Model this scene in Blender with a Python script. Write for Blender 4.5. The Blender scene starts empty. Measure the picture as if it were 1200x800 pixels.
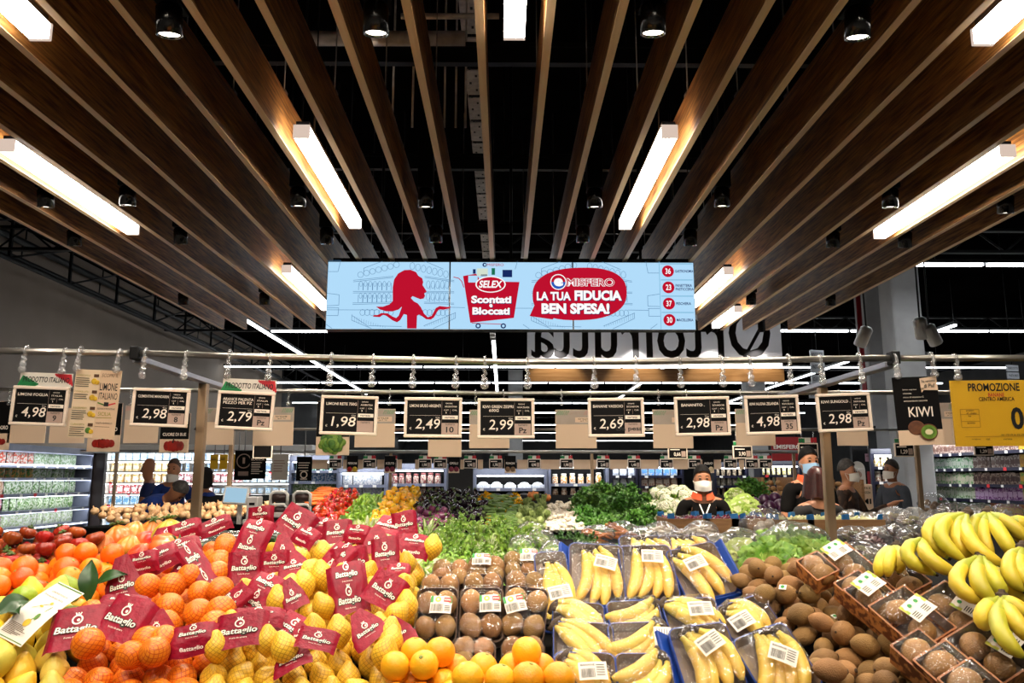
import bpy, bmesh, math, random
from mathutils import Vector, Matrix, noise
R = random.Random(11)
SC = bpy.context.scene
COL = SC.collection
PI = math.pi
rad = math.radians

# ---------------------------------------------------------------- camera, light, exposure
EYE, FOC, PITCH, YAW = 1.55, 950.0, rad(9.56), rad(-0.603)
cam = bpy.data.cameras.new('camera'); cam.sensor_width = 36.0; cam.lens = 36.0 * FOC / 1200.0
cam.clip_start = 0.05; cam.clip_end = 300
camo = bpy.data.objects.new('camera', cam); COL.objects.link(camo)
camo.location = (0, 0, EYE); camo.rotation_euler = (PI / 2 + PITCH, 0, YAW)
SC.camera = camo
SC.view_settings.view_transform = 'Standard'; SC.view_settings.look = 'None'
SC.view_settings.gamma = 1.0; SC.view_settings.use_curve_mapping = False
EXPO = 0.8
SC.view_settings.exposure = EXPO
try:
    SC.cycles.transparent_max_bounces = 12; SC.cycles.max_bounces = 6
    SC.cycles.sample_clamp_indirect = 6.0
    SC.cycles.use_light_tree = True
except Exception: pass
wd = bpy.data.worlds.new('store_dark'); SC.world = wd; wd.use_nodes = True
wd.node_tree.nodes['Background'].inputs[0].default_value = (1.0, 0.88, 0.75, 1)
wd.node_tree.nodes['Background'].inputs[1].default_value = 0.002
SPOT_W, SPOT_COL = 37.0, (1.0, 0.87, 0.70)
STRIP_E, HALL_E = 17.0, 7.0
HALL_W = 35.0
SLAT_H = EYE + 1.8            # underside of the timber slats
# lamps that the hall strips give off (their fixtures are built further down)
def area(name, loc, sx, sy, w, col, rot=(0, 0, 0)):
    l = bpy.data.lights.new(name, 'AREA'); l.shape = 'RECTANGLE'; l.size = sx; l.size_y = sy; l.energy = w; l.color = col
    o = bpy.data.objects.new(name, l); COL.objects.link(o); o.location = loc; o.rotation_euler = rot
    return o
for d_ in (12.9, 19.0, 27.0, 36.0):
    area('hall_strip_light', (2.5, d_, 4.93), 19, 0.10, HALL_W * 3, (0.95, 0.98, 1.0))

# ---------------------------------------------------------------- pixel -> place
CM = Matrix.Translation((0, 0, EYE)) @ Matrix.Rotation(YAW, 4, 'Z') @ Matrix.Rotation(PI / 2 + PITCH, 4, 'X')
CMI = CM.inverted()
CR = CM.to_3x3()
def ray(px, py): return CR @ Vector(((px - 600) / FOC, (400 - py) / FOC, -1))
def W(px, py, d):
    v = ray(px, py); return Vector((0, 0, EYE)) + v * (d / v.y)
def on_plane(px, py, d0, z0, s):       # z = z0 + (y-d0)*s
    v = ray(px, py); t = (z0 - d0 * s - EYE) / (v.z - s * v.y)
    return Vector((0, 0, EYE)) + v * t
def proj(p):
    q = CMI @ Vector(p); return (600 + FOC * q.x / -q.z, 400 - FOC * q.y / -q.z)
def zc(p): return -(CMI @ Vector(p)).z
BED = (1.8, 1.126, 0.317); MID = (3.0, 1.262, 0.097); FAR = (7.5, 1.019, 0.178)
def B(px, py): return on_plane(px, py, *BED)
def M_(px, py): return on_plane(px, py, *MID)
def F_(px, py): return on_plane(px, py, *FAR)
def mpp(p): return zc(p) / FOC          # metres per pixel at a place

# ---------------------------------------------------------------- words
ONES = 'zeroth first second third fourth fifth sixth seventh eighth ninth tenth eleventh twelfth thirteenth fourteenth fifteenth sixteenth seventeenth eighteenth nineteenth'.split()
TENS = ['', '', 'twenty', 'thirty', 'forty', 'fifty', 'sixty', 'seventy', 'eighty', 'ninety']
def nth(n):
    if n < 20: return ONES[n]
    if n % 10 == 0: return TENS[n // 10][:-1] + 'ieth'
    return TENS[n // 10] + '-' + ONES[n % 10]
def tag(o, label=None, cat=None, group=None, kind=None):
    if label: o['label'] = label
    if cat: o['category'] = cat
    if group: o['group'] = group
    if kind: o['kind'] = kind
    return o
def empty(name, label=None, cat=None, mat=None, group=None, kind=None):
    o = bpy.data.objects.new(name, None); o.empty_display_size = 0.05; COL.objects.link(o)
    if mat is not None: o.matrix_world = mat
    return tag(o, label, cat, group, kind)
KIDS = {}
def par(o, p):
    o.parent = p; KIDS.setdefault(p.name, []).append(o)
def clone(o, parent=None):
    c = o.copy(); COL.objects.link(c)
    if parent: par(c, parent)
    for ch in KIDS.get(o.name, []): clone(ch, c)
    return c
def TRS(loc, yaw=0, tilt=0, roll=0, s=1):
    m = Matrix.Translation(loc) @ Matrix.Rotation(yaw, 4, 'Z') @ Matrix.Rotation(tilt, 4, 'X') @ Matrix.Rotation(roll, 4, 'Z')
    if s != 1: m = m @ Matrix.Diagonal((s, s, s, 1) if not isinstance(s, tuple) else (*s, 1))
    return m

# ---------------------------------------------------------------- materials
def lin(h):
    if isinstance(h, tuple): return h
    h = h.lstrip('#'); c = [int(h[i:i + 2], 16) / 255 for i in (0, 2, 4)]
    return tuple(x / 12.92 if x <= .04045 else ((x + .055) / 1.055) ** 2.4 for x in c)
MATS = {}
def mat(name, c1, c2=None, scale=8, rough=.5, metal=0, bump=0, bscale=60, rnd=0, hue=0, spec=.5, coat=0, stretch=None, contrast=(.35, .65), sss=0, detail=3):
    if name in MATS: return MATS[name]
    m = bpy.data.materials.new(name); m.use_nodes = True; N = m.node_tree.nodes; L = m.node_tree.links
    b = N['Principled BSDF']; c1 = lin(c1)
    b.inputs['Roughness'].default_value = rough; b.inputs['Metallic'].default_value = metal
    b.inputs['Specular IOR Level'].default_value = spec; b.inputs['Coat Weight'].default_value = coat
    b.inputs['Coat Roughness'].default_value = .12
    if sss:
        b.inputs['Subsurface Weight'].default_value = sss; b.inputs['Subsurface Scale'].default_value = .01
    tc = N.new('ShaderNodeTexCoord'); src = tc.outputs['Object']
    if stretch:
        mp = N.new('ShaderNodeMapping'); mp.inputs['Scale'].default_value = stretch
        L.new(src, mp.inputs[0]); src = mp.outputs[0]
    oi = N.new('ShaderNodeObjectInfo')
    col = None
    if c2 is not None:
        n = N.new('ShaderNodeTexNoise'); n.inputs['Scale'].default_value = scale; n.inputs['Detail'].default_value = detail
        add = N.new('ShaderNodeVectorMath'); add.operation = 'ADD'; L.new(src, add.inputs[0])
        sc = N.new('ShaderNodeVectorMath'); sc.operation = 'SCALE'; cmb = N.new('ShaderNodeCombineXYZ')
        for i in range(3): L.new(oi.outputs['Random'], cmb.inputs[i])
        L.new(cmb.outputs[0], sc.inputs[0]); sc.inputs['Scale'].default_value = 37.0
        L.new(sc.outputs[0], add.inputs[1]); L.new(add.outputs[0], n.inputs['Vector'])
        r = N.new('ShaderNodeValToRGB'); r.color_ramp.elements[0].position = contrast[0]; r.color_ramp.elements[1].position = contrast[1]
        r.color_ramp.elements[0].color = (*c1, 1); r.color_ramp.elements[1].color = (*lin(c2), 1)
        L.new(n.outputs['Fac'], r.inputs[0]); col = r.outputs[0]
    else:
        rg = N.new('ShaderNodeRGB'); rg.outputs[0].default_value = (*c1, 1); col = rg.outputs[0]
    if rnd or hue:
        h = N.new('ShaderNodeHueSaturation'); L.new(col, h.inputs['Color'])
        for sock, amt, base, mul in (('Value', rnd, 1.0, 1.0), ('Hue', hue, .5, 7.31)):
            if amt:
                fr = N.new('ShaderNodeMath'); fr.operation = 'MULTIPLY'; L.new(oi.outputs['Random'], fr.inputs[0]); fr.inputs[1].default_value = mul
                f2 = N.new('ShaderNodeMath'); f2.operation = 'FRACT'; L.new(fr.outputs[0], f2.inputs[0])
                mr = N.new('ShaderNodeMapRange'); L.new(f2.outputs[0], mr.inputs[0])
                mr.inputs[3].default_value = base - amt; mr.inputs[4].default_value = base + amt
                L.new(mr.outputs[0], h.inputs[sock])
        col = h.outputs[0]
    L.new(col, b.inputs['Base Color'])
    if bump:
        n2 = N.new('ShaderNodeTexNoise'); n2.inputs['Scale'].default_value = bscale; n2.inputs['Detail'].default_value = 2
        L.new(src, n2.inputs['Vector'])
        bp = N.new('ShaderNodeBump'); bp.inputs['Strength'].default_value = bump; bp.inputs['Distance'].default_value = .004
        L.new(n2.outputs['Fac'], bp.inputs['Height']); L.new(bp.outputs[0], b.inputs['Normal'])
    MATS[name] = m; return m
def emit(name, c, e):
    if name in MATS: return MATS[name]
    m = bpy.data.materials.new(name); m.use_nodes = True; b = m.node_tree.nodes['Principled BSDF']
    b.inputs['Base Color'].default_value = (0, 0, 0, 1); b.inputs['Emission Color'].default_value = (*lin(c), 1)
    b.inputs['Emission Strength'].default_value = e; b.inputs['Specular IOR Level'].default_value = 0.0
    MATS[name] = m; return m
def film(name, tint='#FFFFFF', lo=.05, hi=.55, rough=.08, bump=.6, bscale=22, haze=0.0):
    if name in MATS: return MATS[name]
    m = bpy.data.materials.new(name); m.use_nodes = True; N = m.node_tree.nodes; L = m.node_tree.links
    N.remove(N['Principled BSDF']); out = N['Material Output']
    t = N.new('ShaderNodeBsdfTransparent'); t.inputs[0].default_value = (*lin(tint), 1)
    g = N.new('ShaderNodeBsdfGlossy'); g.inputs['Roughness'].default_value = rough
    lw = N.new('ShaderNodeLayerWeight'); lw.inputs[0].default_value = .35
    tc = N.new('ShaderNodeTexCoord')
    n = N.new('ShaderNodeTexNoise'); n.inputs['Scale'].default_value = bscale; n.inputs['Detail'].default_value = 2; n.inputs['Distortion'].default_value = 1.2
    L.new(tc.outputs['Object'], n.inputs['Vector'])
    bp = N.new('ShaderNodeBump'); bp.inputs['Strength'].default_value = bump; bp.inputs['Distance'].default_value = .02
    L.new(n.outputs['Fac'], bp.inputs['Height']); L.new(bp.outputs[0], g.inputs['Normal']); L.new(bp.outputs[0], lw.inputs['Normal'])
    mr = N.new('ShaderNodeMapRange'); mr.inputs[3].default_value = lo; mr.inputs[4].default_value = hi; L.new(lw.outputs['Facing'], mr.inputs[0])
    mx = N.new('ShaderNodeMixShader'); L.new(mr.outputs[0], mx.inputs[0]); L.new(t.outputs[0], mx.inputs[1]); L.new(g.outputs[0], mx.inputs[2])
    last = mx
    if haze:
        df = N.new('ShaderNodeBsdfDiffuse'); df.inputs[0].default_value = (.85, .85, .85, 1)
        m2 = N.new('ShaderNodeMixShader'); m2.inputs[0].default_value = haze
        L.new(mx.outputs[0], m2.inputs[1]); L.new(df.outputs[0], m2.inputs[2]); last = m2
    L.new(last.outputs[0], out.inputs[0]); MATS[name] = m; return m
def netted(name, c1, c2, netc, sc=(17, 17), rough=.4):
    """fruit seen through the fine net of its bag: two families of diagonal threads around the fruit"""
    if name in MATS: return MATS[name]
    m = mat(name, c1, c2, 14, rough, bump=.25, bscale=220, rnd=.1)
    N = m.node_tree.nodes; L = m.node_tree.links; b = N['Principled BSDF']
    old = b.inputs['Base Color'].links[0].from_socket
    tc = N.new('ShaderNodeTexCoord'); sp = N.new('ShaderNodeSeparateXYZ'); L.new(tc.outputs['Object'], sp.inputs[0])
    at = N.new('ShaderNodeMath'); at.operation = 'ARCTAN2'; L.new(sp.outputs[1], at.inputs[0]); L.new(sp.outputs[0], at.inputs[1])
    outs = []
    for sgn in (1, -1):
        a = N.new('ShaderNodeMath'); a.operation = 'MULTIPLY'; L.new(at.outputs[0], a.inputs[0]); a.inputs[1].default_value = sgn * 13.0
        z = N.new('ShaderNodeMath'); z.operation = 'MULTIPLY_ADD'; L.new(sp.outputs[2], z.inputs[0]); z.inputs[1].default_value = 620.0; L.new(a.outputs[0], z.inputs[2])
        s = N.new('ShaderNodeMath'); s.operation = 'SINE'; L.new(z.outputs[0], s.inputs[0])
        g = N.new('ShaderNodeMath'); g.operation = 'GREATER_THAN'; L.new(s.outputs[0], g.inputs[0]); g.inputs[1].default_value = .86
        outs.append(g)
    mx = N.new('ShaderNodeMath'); mx.operation = 'MAXIMUM'; L.new(outs[0].outputs[0], mx.inputs[0]); L.new(outs[1].outputs[0], mx.inputs[1])
    mc = N.new('ShaderNodeMix'); mc.data_type = 'RGBA'; L.new(mx.outputs[0], mc.inputs[0]); L.new(old, mc.inputs[6]); mc.inputs[7].default_value = (*lin(netc), 1)
    L.new(mc.outputs[2], b.inputs['Base Color'])
    return m

# ---------------------------------------------------------------- mesh builder
TXT = {}
def text_mesh(s, bold=0.0, shear=0.0):
    k = (s, bold, shear)
    if k not in TXT:
        cu = bpy.data.curves.new('text', 'FONT'); cu.body = s; cu.size = 1; cu.offset = bold; cu.shear = shear
        cu.resolution_u = 3; cu.fill_mode = 'FRONT'
        ob = bpy.data.objects.new('text', cu); COL.objects.link(ob)
        dg = bpy.context.evaluated_depsgraph_get()
        me = ob.evaluated_get(dg).to_mesh()
        vs = [v.co.copy() for v in me.vertices]; fs = [tuple(p.vertices) for p in me.polygons]
        ob.evaluated_get(dg).to_mesh_clear()
        bpy.data.objects.remove(ob); bpy.data.curves.remove(cu)
        TXT[k] = (vs, fs)
    return TXT[k]
class MB:
    def __init__(s): s.v = []; s.f = []; s.m = []; s.sm = []
    def add(s, vs, fs, mi=0, smooth=True, M=None):
        o = len(s.v)
        s.v += [(M @ Vector(v)) if M is not None else Vector(v) for v in vs]
        for f in fs: s.f.append(tuple(i + o for i in f)); s.m.append(mi); s.sm.append(smooth)
        return s
    def box(s, c, size, mi=0, M=None, bev=0):
        x, y, z = [a / 2 for a in size]
        if bev:
            bm = bmesh.new(); bmesh.ops.create_cube(bm, size=1)
            for v in bm.verts: v.co = Vector((v.co.x * size[0], v.co.y * size[1], v.co.z * size[2]))
            bmesh.ops.bevel(bm, geom=bm.edges[:], offset=bev, segments=2, affect='EDGES', profile=.5)
            bm.verts.index_update()
            vs = [v.co + Vector(c) for v in bm.verts]; fs = [tuple(v.index for v in f.verts) for f in bm.faces]; bm.free()
            return s.add(vs, fs, mi, False, M)
        vs = [(c[0] + a * x, c[1] + b * y, c[2] + d * z) for a in (-1, 1) for b in (-1, 1) for d in (-1, 1)]
        return s.add(vs, [(0, 1, 3, 2), (4, 6, 7, 5), (0, 4, 5, 1), (2, 3, 7, 6), (0, 2, 6, 4), (1, 5, 7, 3)], mi, False, M)
    def tube(s, pts, rads, n=8, mi=0, caps=True, mis=None, M=None, prof=None, smooth=True):
        pts = [Vector(p) for p in pts]
        if not isinstance(rads, (list, tuple)): rads = [rads] * len(pts)
        t0 = (pts[1] - pts[0]).normalized(); up = Vector((0, 0, 1)) if abs(t0.z) < .9 else Vector((1, 0, 0))
        a = t0.cross(up).normalized(); rings = []
        for i, p in enumerate(pts):
            t = (pts[min(i + 1, len(pts) - 1)] - pts[max(i - 1, 0)]).normalized()
            a = (a - t * a.dot(t)).normalized(); b = t.cross(a)
            rings.append([p + (a * math.cos(2 * PI * k / n) + b * math.sin(2 * PI * k / n)) * rads[i] * (prof[k % len(prof)] if prof else 1) for k in range(n)])
        o = len(s.v); mm = (lambda v: M @ v) if M is not None else (lambda v: v)
        for r in rings: s.v += [mm(v) for v in r]
        for i in range(len(pts) - 1):
            for k in range(n):
                s.f.append((o + i * n + k, o + i * n + (k + 1) % n, o + (i + 1) * n + (k + 1) % n, o + (i + 1) * n + k))
                s.m.append(mis[i] if mis else mi); s.sm.append(smooth)
        if caps:
            s.f.append(tuple(o + k for k in reversed(range(n)))); s.m.append(mis[0] if mis else mi); s.sm.append(False)
            s.f.append(tuple(o + (len(pts) - 1) * n + k for k in range(n))); s.m.append(mis[-1] if mis else mi); s.sm.append(False)
        return s
    def lathe(s, prof, n=16, mi=0, rib=None, M=None, mis=None):
        """prof: list of (r, z) from bottom to top; rib(theta, t) multiplies r"""
        vs = []; fs = []; L = len(prof)
        for i, (r, z) in enumerate(prof):
            for k in range(n):
                th = 2 * PI * k / n; q = r * (rib(th, i / (L - 1)) if rib else 1)
                vs.append((q * math.cos(th), q * math.sin(th), z))
        o = len(s.v); s.v += [(M @ Vector(v)) if M is not None else Vector(v) for v in vs]
        for i in range(L - 1):
            for k in range(n):
                s.f.append((o + i * n + k, o + i * n + (k + 1) % n, o + (i + 1) * n + (k + 1) % n, o + (i + 1) * n + k)); s.m.append(mis[i] if mis else mi); s.sm.append(True)
        s.f.append(tuple(o + k for k in reversed(range(n)))); s.m.append(mis[0] if mis else mi); s.sm.append(True)
        s.f.append(tuple(o + (L - 1) * n + k for k in range(n))); s.m.append(mis[-1] if mis else mi); s.sm.append(True)
        return s
    def ball(s, c, r, n=14, mi=0, M=None, sx=1, sy=1, sz=1):
        k = max(5, n * 2 // 3)
        pr = [(max(.02, math.sin(PI * i / k)) * r, -math.cos(PI * i / k) * r) for i in range(k + 1)]
        T = Matrix.Translation(c) @ Matrix.Diagonal((sx, sy, sz, 1))
        return s.lathe(pr, n, mi, M=(M @ T) if M is not None else T)
    def poly(s, pts, z=0, mi=0, th=0, fn=None):
        """flat outline in XZ (front -Y) at y=z; th>0 gives it thickness"""
        from mathutils.geometry import tessellate_polygon
        P = [Vector((p[0], z, p[1])) for p in pts]
        tr = tessellate_polygon([[Vector((p[0], p[1], 0)) for p in pts]])
        fs = []
        for t in tr:
            a, b, c = [pts[i] for i in t]
            cr = (b[0] - a[0]) * (c[1] - a[1]) - (b[1] - a[1]) * (c[0] - a[0])
            fs.append(tuple(t) if cr > 0 else (t[0], t[2], t[1]))
        if fn: P = [fn(p) for p in P]
        s.add(P, fs, mi, False)
        if th:
            n = len(P); Q = [p + Vector((0, th, 0)) for p in P]
            s.add(P + Q, [(i, (i + 1) % n, n + (i + 1) % n, n + i) for i in range(n)], mi, False)
            s.add(Q, [tuple(reversed(f)) for f in fs], mi, False)
        return s
    def rect(s, x0, z0, x1, z1, y=0, mi=0, fn=None): return s.poly([(x0, z0), (x1, z0), (x1, z1), (x0, z1)], y, mi, fn=fn)
    def disc(s, x, z, r, y=0, mi=0, n=20, sz=1, fn=None): return s.poly([(x + r * math.cos(2 * PI * k / n), z + r * sz * math.sin(2 * PI * k / n)) for k in range(n)], y, mi, fn=fn)
    def line(s, x0, z0, x1, z1, w, y=0, mi=0, fn=None):
        dx, dz = x1 - x0, z1 - z0; l = math.hypot(dx, dz) or 1; nx, nz = -dz / l * w / 2, dx / l * w / 2
        return s.poly([(x0 + nx, z0 + nz), (x0 - nx, z0 - nz), (x1 - nx, z1 - nz), (x1 + nx, z1 + nz)], y, mi, fn=fn)
    def text(s, t, x0, z0, w, h, y=0, mi=0, bold=0.0, shear=0.0, rot=0, fn=None, mirror=False):
        """text fitted into the box w x h whose lower left corner is (x0, z0), in XZ at y"""
        vs, fs = text_mesh(t, bold, shear)
        if not vs: return s
        ax = min(v.x for v in vs); bx = max(v.x for v in vs); az = min(v.y for v in vs); bz = max(v.y for v in vs)
        kx = w / max(bx - ax, 1e-6); kz = h / max(bz - az, 1e-6) if h else kx
        cx, cz = x0 + w / 2, z0 + h / 2; out = []
        for v in vs:
            px = (v.x - ax) * kx - w / 2; pz = (v.y - az) * kz - h / 2
            if mirror: px = -px
            q = Vector((cx + px * math.cos(rot) - pz * math.sin(rot), y, cz + px * math.sin(rot) + pz * math.cos(rot)))
            out.append(fn(q) if fn else q)
        return s.add(out, [tuple(reversed(f)) for f in fs] if mirror else fs, mi, False)
    def grid(s, nx, ny, fn, mi=0, M=None, smooth=True, th=0):
        vs = [fn(i / nx, j / ny) for j in range(ny + 1) for i in range(nx + 1)]
        fs = [(j * (nx + 1) + i, j * (nx + 1) + i + 1, (j + 1) * (nx + 1) + i + 1, (j + 1) * (nx + 1) + i) for j in range(ny) for i in range(nx)]
        return s.add(vs, fs, mi, smooth, M)
    def mesh(s, name, mats):
        me = bpy.data.meshes.new(name); me.from_pydata([tuple(v) for v in s.v], [], s.f)
        for m in (mats if isinstance(mats, (list, tuple)) else [mats]): me.materials.append(m)
        me.polygons.foreach_set('material_index', s.m); me.polygons.foreach_set('use_smooth', s.sm); me.update()
        return me
    def build(s, name, mats, parent=None, M=None, **kw):
        return obj(name, s.mesh(name, mats), parent, M, **kw)
def obj(name, me, parent=None, M=None, label=None, cat=None, group=None, kind=None):
    o = bpy.data.objects.new(name, me); COL.objects.link(o)
    if M is not None: o.matrix_world = M
    if parent is not None: par(o, parent)       # a part's matrix is local to its thing
    return tag(o, label, cat, group, kind)
def rot3(): return Matrix.Rotation(R.uniform(0, 2 * PI), 4, 'Z') @ Matrix.Rotation(R.uniform(-.9, .9), 4, 'X') @ Matrix.Rotation(R.uniform(0, 2 * PI), 4, 'Z')
def inpoly(x, y, P):
    c = False; n = len(P)
    for i in range(n):
        x1, y1 = P[i]; x2, y2 = P[i - 1]
        if (y1 > y) != (y2 > y) and x < (x2 - x1) * (y - y1) / (y2 - y1) + x1: c = not c
    return c
def rows_of(items, band):
    """items [(x, y, payload)] -> list of rows (top of the photo first), each sorted from the left"""
    its = sorted(items, key=lambda t: t[1]); rows = []
    for t in its:
        if rows and t[1] - rows[-1][0][1] < band: rows[-1].append(t)
        else: rows.append([t])
    return [sorted(r, key=lambda t: t[0]) for r in rows]

# ================================================================ THE HALL
m_floor = mat('floor_tile', '#b3ada4', '#a39d94', 3, .35)
m_black = mat('ceiling_black', '#060505', '#090808', 2, .95, spec=0)
m_wall = mat('wall_taupe', '#94867a', '#8c7f73', 1.2, .8)
m_wallg = mat('wall_grey', '#4b4a4a', '#434242', 1.2, .8)
m_bk = mat('black_metal', '#0a0a0b', rough=.5, spec=.25)
m_bkg = mat('black_gloss', '#0a0a0b', rough=.2)
m_steel = mat('steel', '#b9b4ac', '#a8a39c', 5, .28, metal=.9, stretch=(1, 1, .1))
m_galv = mat('galvanised', '#c0b8b0', '#a59d96', 20, .5, metal=.3)
m_white = mat('white_plastic', '#e6e2dc', rough=.45)
m_concrete = mat('column_grey', '#a3a2a1', '#989796', 3, .7)
MB().box((4, 40, -.05), (44, 96, .1)).build('floor', m_floor, kind='structure')
MB().box((4, 40, 6.35), (44, 96, .1)).build('ceiling', m_black, kind='structure')
MB().box((-9.4, 13, 3.15), (.2, 42, 6.3)).build('wall_left', m_wall, kind='structure')
MB().box((-10.5, 60, 3.15), (.2, 56, 6.3)).build('wall_left', m_wallg, kind='structure')
MB().box((20, 40, 3.15), (.2, 96, 6.3)).build('wall_right', m_wallg, kind='structure')
MB().box((4, 86, 3.15), (44, .2, 6.3)).build('wall_back', m_wallg, kind='structure')
MB().box((4, -6, 3.15), (44, .2, 6.3)).build('wall_front', m_wallg, kind='structure')
# pipe and truss lines along the left wall
for k, (x, z, r, nm) in enumerate([(-9.15, 5.62, .05, 'lower'), (-9.1, 5.95, .07, 'upper')]):
    mb = MB().tube([(x, -3, z), (x, 33, z)], r, 10)
    for y in range(0, 32, 3): mb.tube([(x, y, z), (x, y, z + .4)], .015, 6)
    mb.build('pipe', m_bk, label='%s long black pipe along the top of the taupe left wall' % nm, cat='pipe', group='pipes on the left wall')
mb = MB()
for y in range(6, 40, 2):
    mb.box((-8.75, y, 5.75), (.05, .05, .8)); mb.tube([(-8.75, y, 5.4), (-8.75, y + 2, 6.1)], .02, 6)
mb.tube([(-8.75, -3, 5.38), (-8.75, 40, 5.38)], .05, 8).tube([(-8.75, -3, 6.12), (-8.75, 40, 6.12)], .05, 8)
mb.build('roof_truss', m_bk, label='black roof truss running high along the left side of the hall', cat='truss')
# columns
def column(px, d, w, lab):
    p = W(px, 500, d); mb = MB()
    mb.box((p.x, d, 3.1), (w, w, 6.2), bev=.05)
    mb.box((p.x, d, .1), (w + .06, w + .06, .2), bev=.01)
    return mb.build('column', m_concrete, label=lab, cat='column')
column(1032, 17.5, .56, 'square grey concrete column, left of the two behind the wall phone post')
column(1066, 14.6, .54, 'square grey concrete column behind the man in the grey suit')
column(885, 30, .7, 'distant grey column left of the tall shop worker in black')
column(604, 34, .6, 'distant pale column behind the middle of the hall')
column(1085, 30, .7, 'distant grey column at right behind the grocery shelves')
# red pipe beside the columns
MB().tube([Vector((W(1018, 520, 16.6).x, 16.6, 0)), Vector((W(1018, 520, 16.6).x, 16.6, 6.3))], .05, 10).build('sprinkler_pipe', mat('red_pipe', '#7c0f14', rough=.4), label='thin dark red sprinkler pipe beside the grey columns', cat='pipe')
# ceiling services above the slats
def bar(name, p0, p1, r, m, lab, cat, n=8, box=None):
    return MB().tube([p0, p1], r, n).build(name, m, label=lab, cat=cat)
for y, z, lab in ((3.3, 4.3, 'nearest black crossbeam above the timber slats'), (5.15, 4.35, 'second black crossbeam above the timber slats'), (7.2, 4.4, 'third black crossbeam above the timber slats'), (9.2, 4.4, 'far black crossbeam above the timber slats')):
    mb = MB(); mb.box((0, y, z), (9, .06, .03)); mb.box((0, y, z + .12), (9, .06, .03)); mb.box((0, y, z + .06), (9, .02, .12))
    for x in (-4, -2, 0, 2, 4): mb.tube([(x, y, z + .1), (x, y, 6.28)], .008, 6)
    mb.build('crossbeam', m_bk, label=lab, cat='beam')
tray = MB(); xt = -.262
for y in [a * 0.5 for a in range(2, 40)]:
    tray.box((xt, y, 4.9), (.115, .44, .012)); tray.box((xt - .06, y, 4.93), (.006, .44, .06)); tray.box((xt + .06, y, 4.93), (.006, .44, .06))
for y in [a * 0.125 for a in range(8, 160)]: tray.box((xt + .025 * (1 if int(y * 8) % 2 else -1), y, 4.892), (.018, .03, .004), 1)
t_ = empty('cable_tray', 'perforated galvanised cable tray running away above the slats', 'cable tray')
for y in (2, 6, 10, 14, 18): tray.tube([(xt, y, 4.95), (xt, y, 6.3)], .006, 6, 1)
tray.build('channel', [m_galv, m_bk], t_)
p0, p1 = W(362, 45, 4.6), W(545, 45, 4.6)
MB().tube([p0, p1], .045, 12).build('conduit', m_galv, label='pale grey conduit crossing above the left middle slats', cat='conduit')
p0, p1 = W(470, 19, 4.4), W(585, 19, 4.4)
MB().tube([p0, p1], .018, 8).build('conduit', m_galv, label='thin pale rod crossing near the top of the photo', cat='conduit')
for i, (px, py) in enumerate([(462, 60), (485, 60), (522, 60), (535, 60), (546, 90)]):
    p = W(px, py, 5.2); q = p.copy(); q.z = 6.2; p2 = p.copy(); p2.z = 3.9
    MB().tube([p2, q], .008, 6).build('hanger_cable', m_galv, label='%s thin hanger cable from the left beside the cable tray' % nth(i + 1), cat='cable', group='hanger cables by the tray')

# ---- timber slats
m_wood = mat('slat_wood', '#5c3616', '#b27c40', 5, .45, bump=.15, bscale=30, rnd=.16, stretch=(14, .8, 14), contrast=(.36, .66), detail=6)
m_underlit = mat('slat_underside_lit', '#e8be8e', '#f2d0a4', 5, .5, rnd=.08, stretch=(9, .55, 9), contrast=(.3, .7))  # light bounced up onto the slat undersides, painted as a paler wood
m_wire = mat('wire', '#8a8580', rough=.4, metal=.8)
S0, SP, HS = -30.0, 85.7, .285
D_END = 9.83
def slat_x(k): return (S0 + SP * k) / 560.0 * 1.8 / math.cos(PITCH)
slat_b = None
for i, k in enumerate(range(-12, 14)):
    x = slat_x(k)
    t = empty('ceiling_slat', 'long brown timber ceiling slat, %s of the row counted from the left' % nth(i + 1), 'ceiling slat', Matrix.Translation((x, 0, SLAT_H)), 'timber slats of the dropped ceiling')
    if slat_b is None:
        slat_b = MB().box((0, (D_END - 1.8) / 2, HS / 2 + .001), (.034, D_END + 1.8, HS - .002), 0).box((0, (D_END - 1.8) / 2, .0015), (.0355, D_END + 1.802, .003), 1).mesh('board', [m_wood, m_underlit])
        slat_h = [MB().tube([(0, y, HS - .02), (0, y, 1.6)], .004, 6).box((0, y, HS + .01), (.03, .05, .02)).mesh('hanger', m_wire) for y in (1.2, 4.2, 7.2)]
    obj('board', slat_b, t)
    for h in slat_h: obj('hanger', h, t)

# ---- linear lamps between the slats (each with the light it gives)
m_strip = emit('lamp_diffuser', '#FFF6EA', STRIP_E)
m_cap = emit('lamp_cap', '#F2D9C8', .45)
def strip_lamp(px, py0, py1, lab, L=None, left=None):
    z = SLAT_H - .02
    def at(py):
        v = ray(px if py is py0 else 0, py); return (z - EYE) / v.z * v.y
    v = ray(px, py0); t = (z - EYE) / v.z; x = v.x * t; d0 = v.y * t
    # between which slats
    k = math.floor((x / 1.8 * math.cos(PITCH) * 560 - S0) / SP); x = (slat_x(k) + slat_x(k + 1)) / 2
    v1 = ray(590, py1); d1 = (z - EYE) / v1.z * v1.y
    if L: d1 = d0 + L
    o = empty('linear_lamp', lab, 'lamp', Matrix.Translation((x, (d0 + d1) / 2, z)), 'linear lamps between the timber slats')
    ln = abs(d1 - d0)
    MB().box((0, 0, .035), (.085, ln, .07), bev=.006).build('diffuser', m_strip, o)
    mb = MB()
    mb.box((0, 0, .085), (.07, ln - .02, .03)); mb.tube([(0, -ln / 3, .11), (0, -ln / 3, 6.3 - z)], .004, 6); mb.tube([(0, ln / 3, .11), (0, ln / 3, 6.3 - z)], .004, 6)
    mb.build('housing', m_bk, o)
    for s in (-1, 1): MB().box((0, s * (ln / 2 + .006), .035), (.088, .012, .074)).build('end_cap', m_cap, o)
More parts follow.
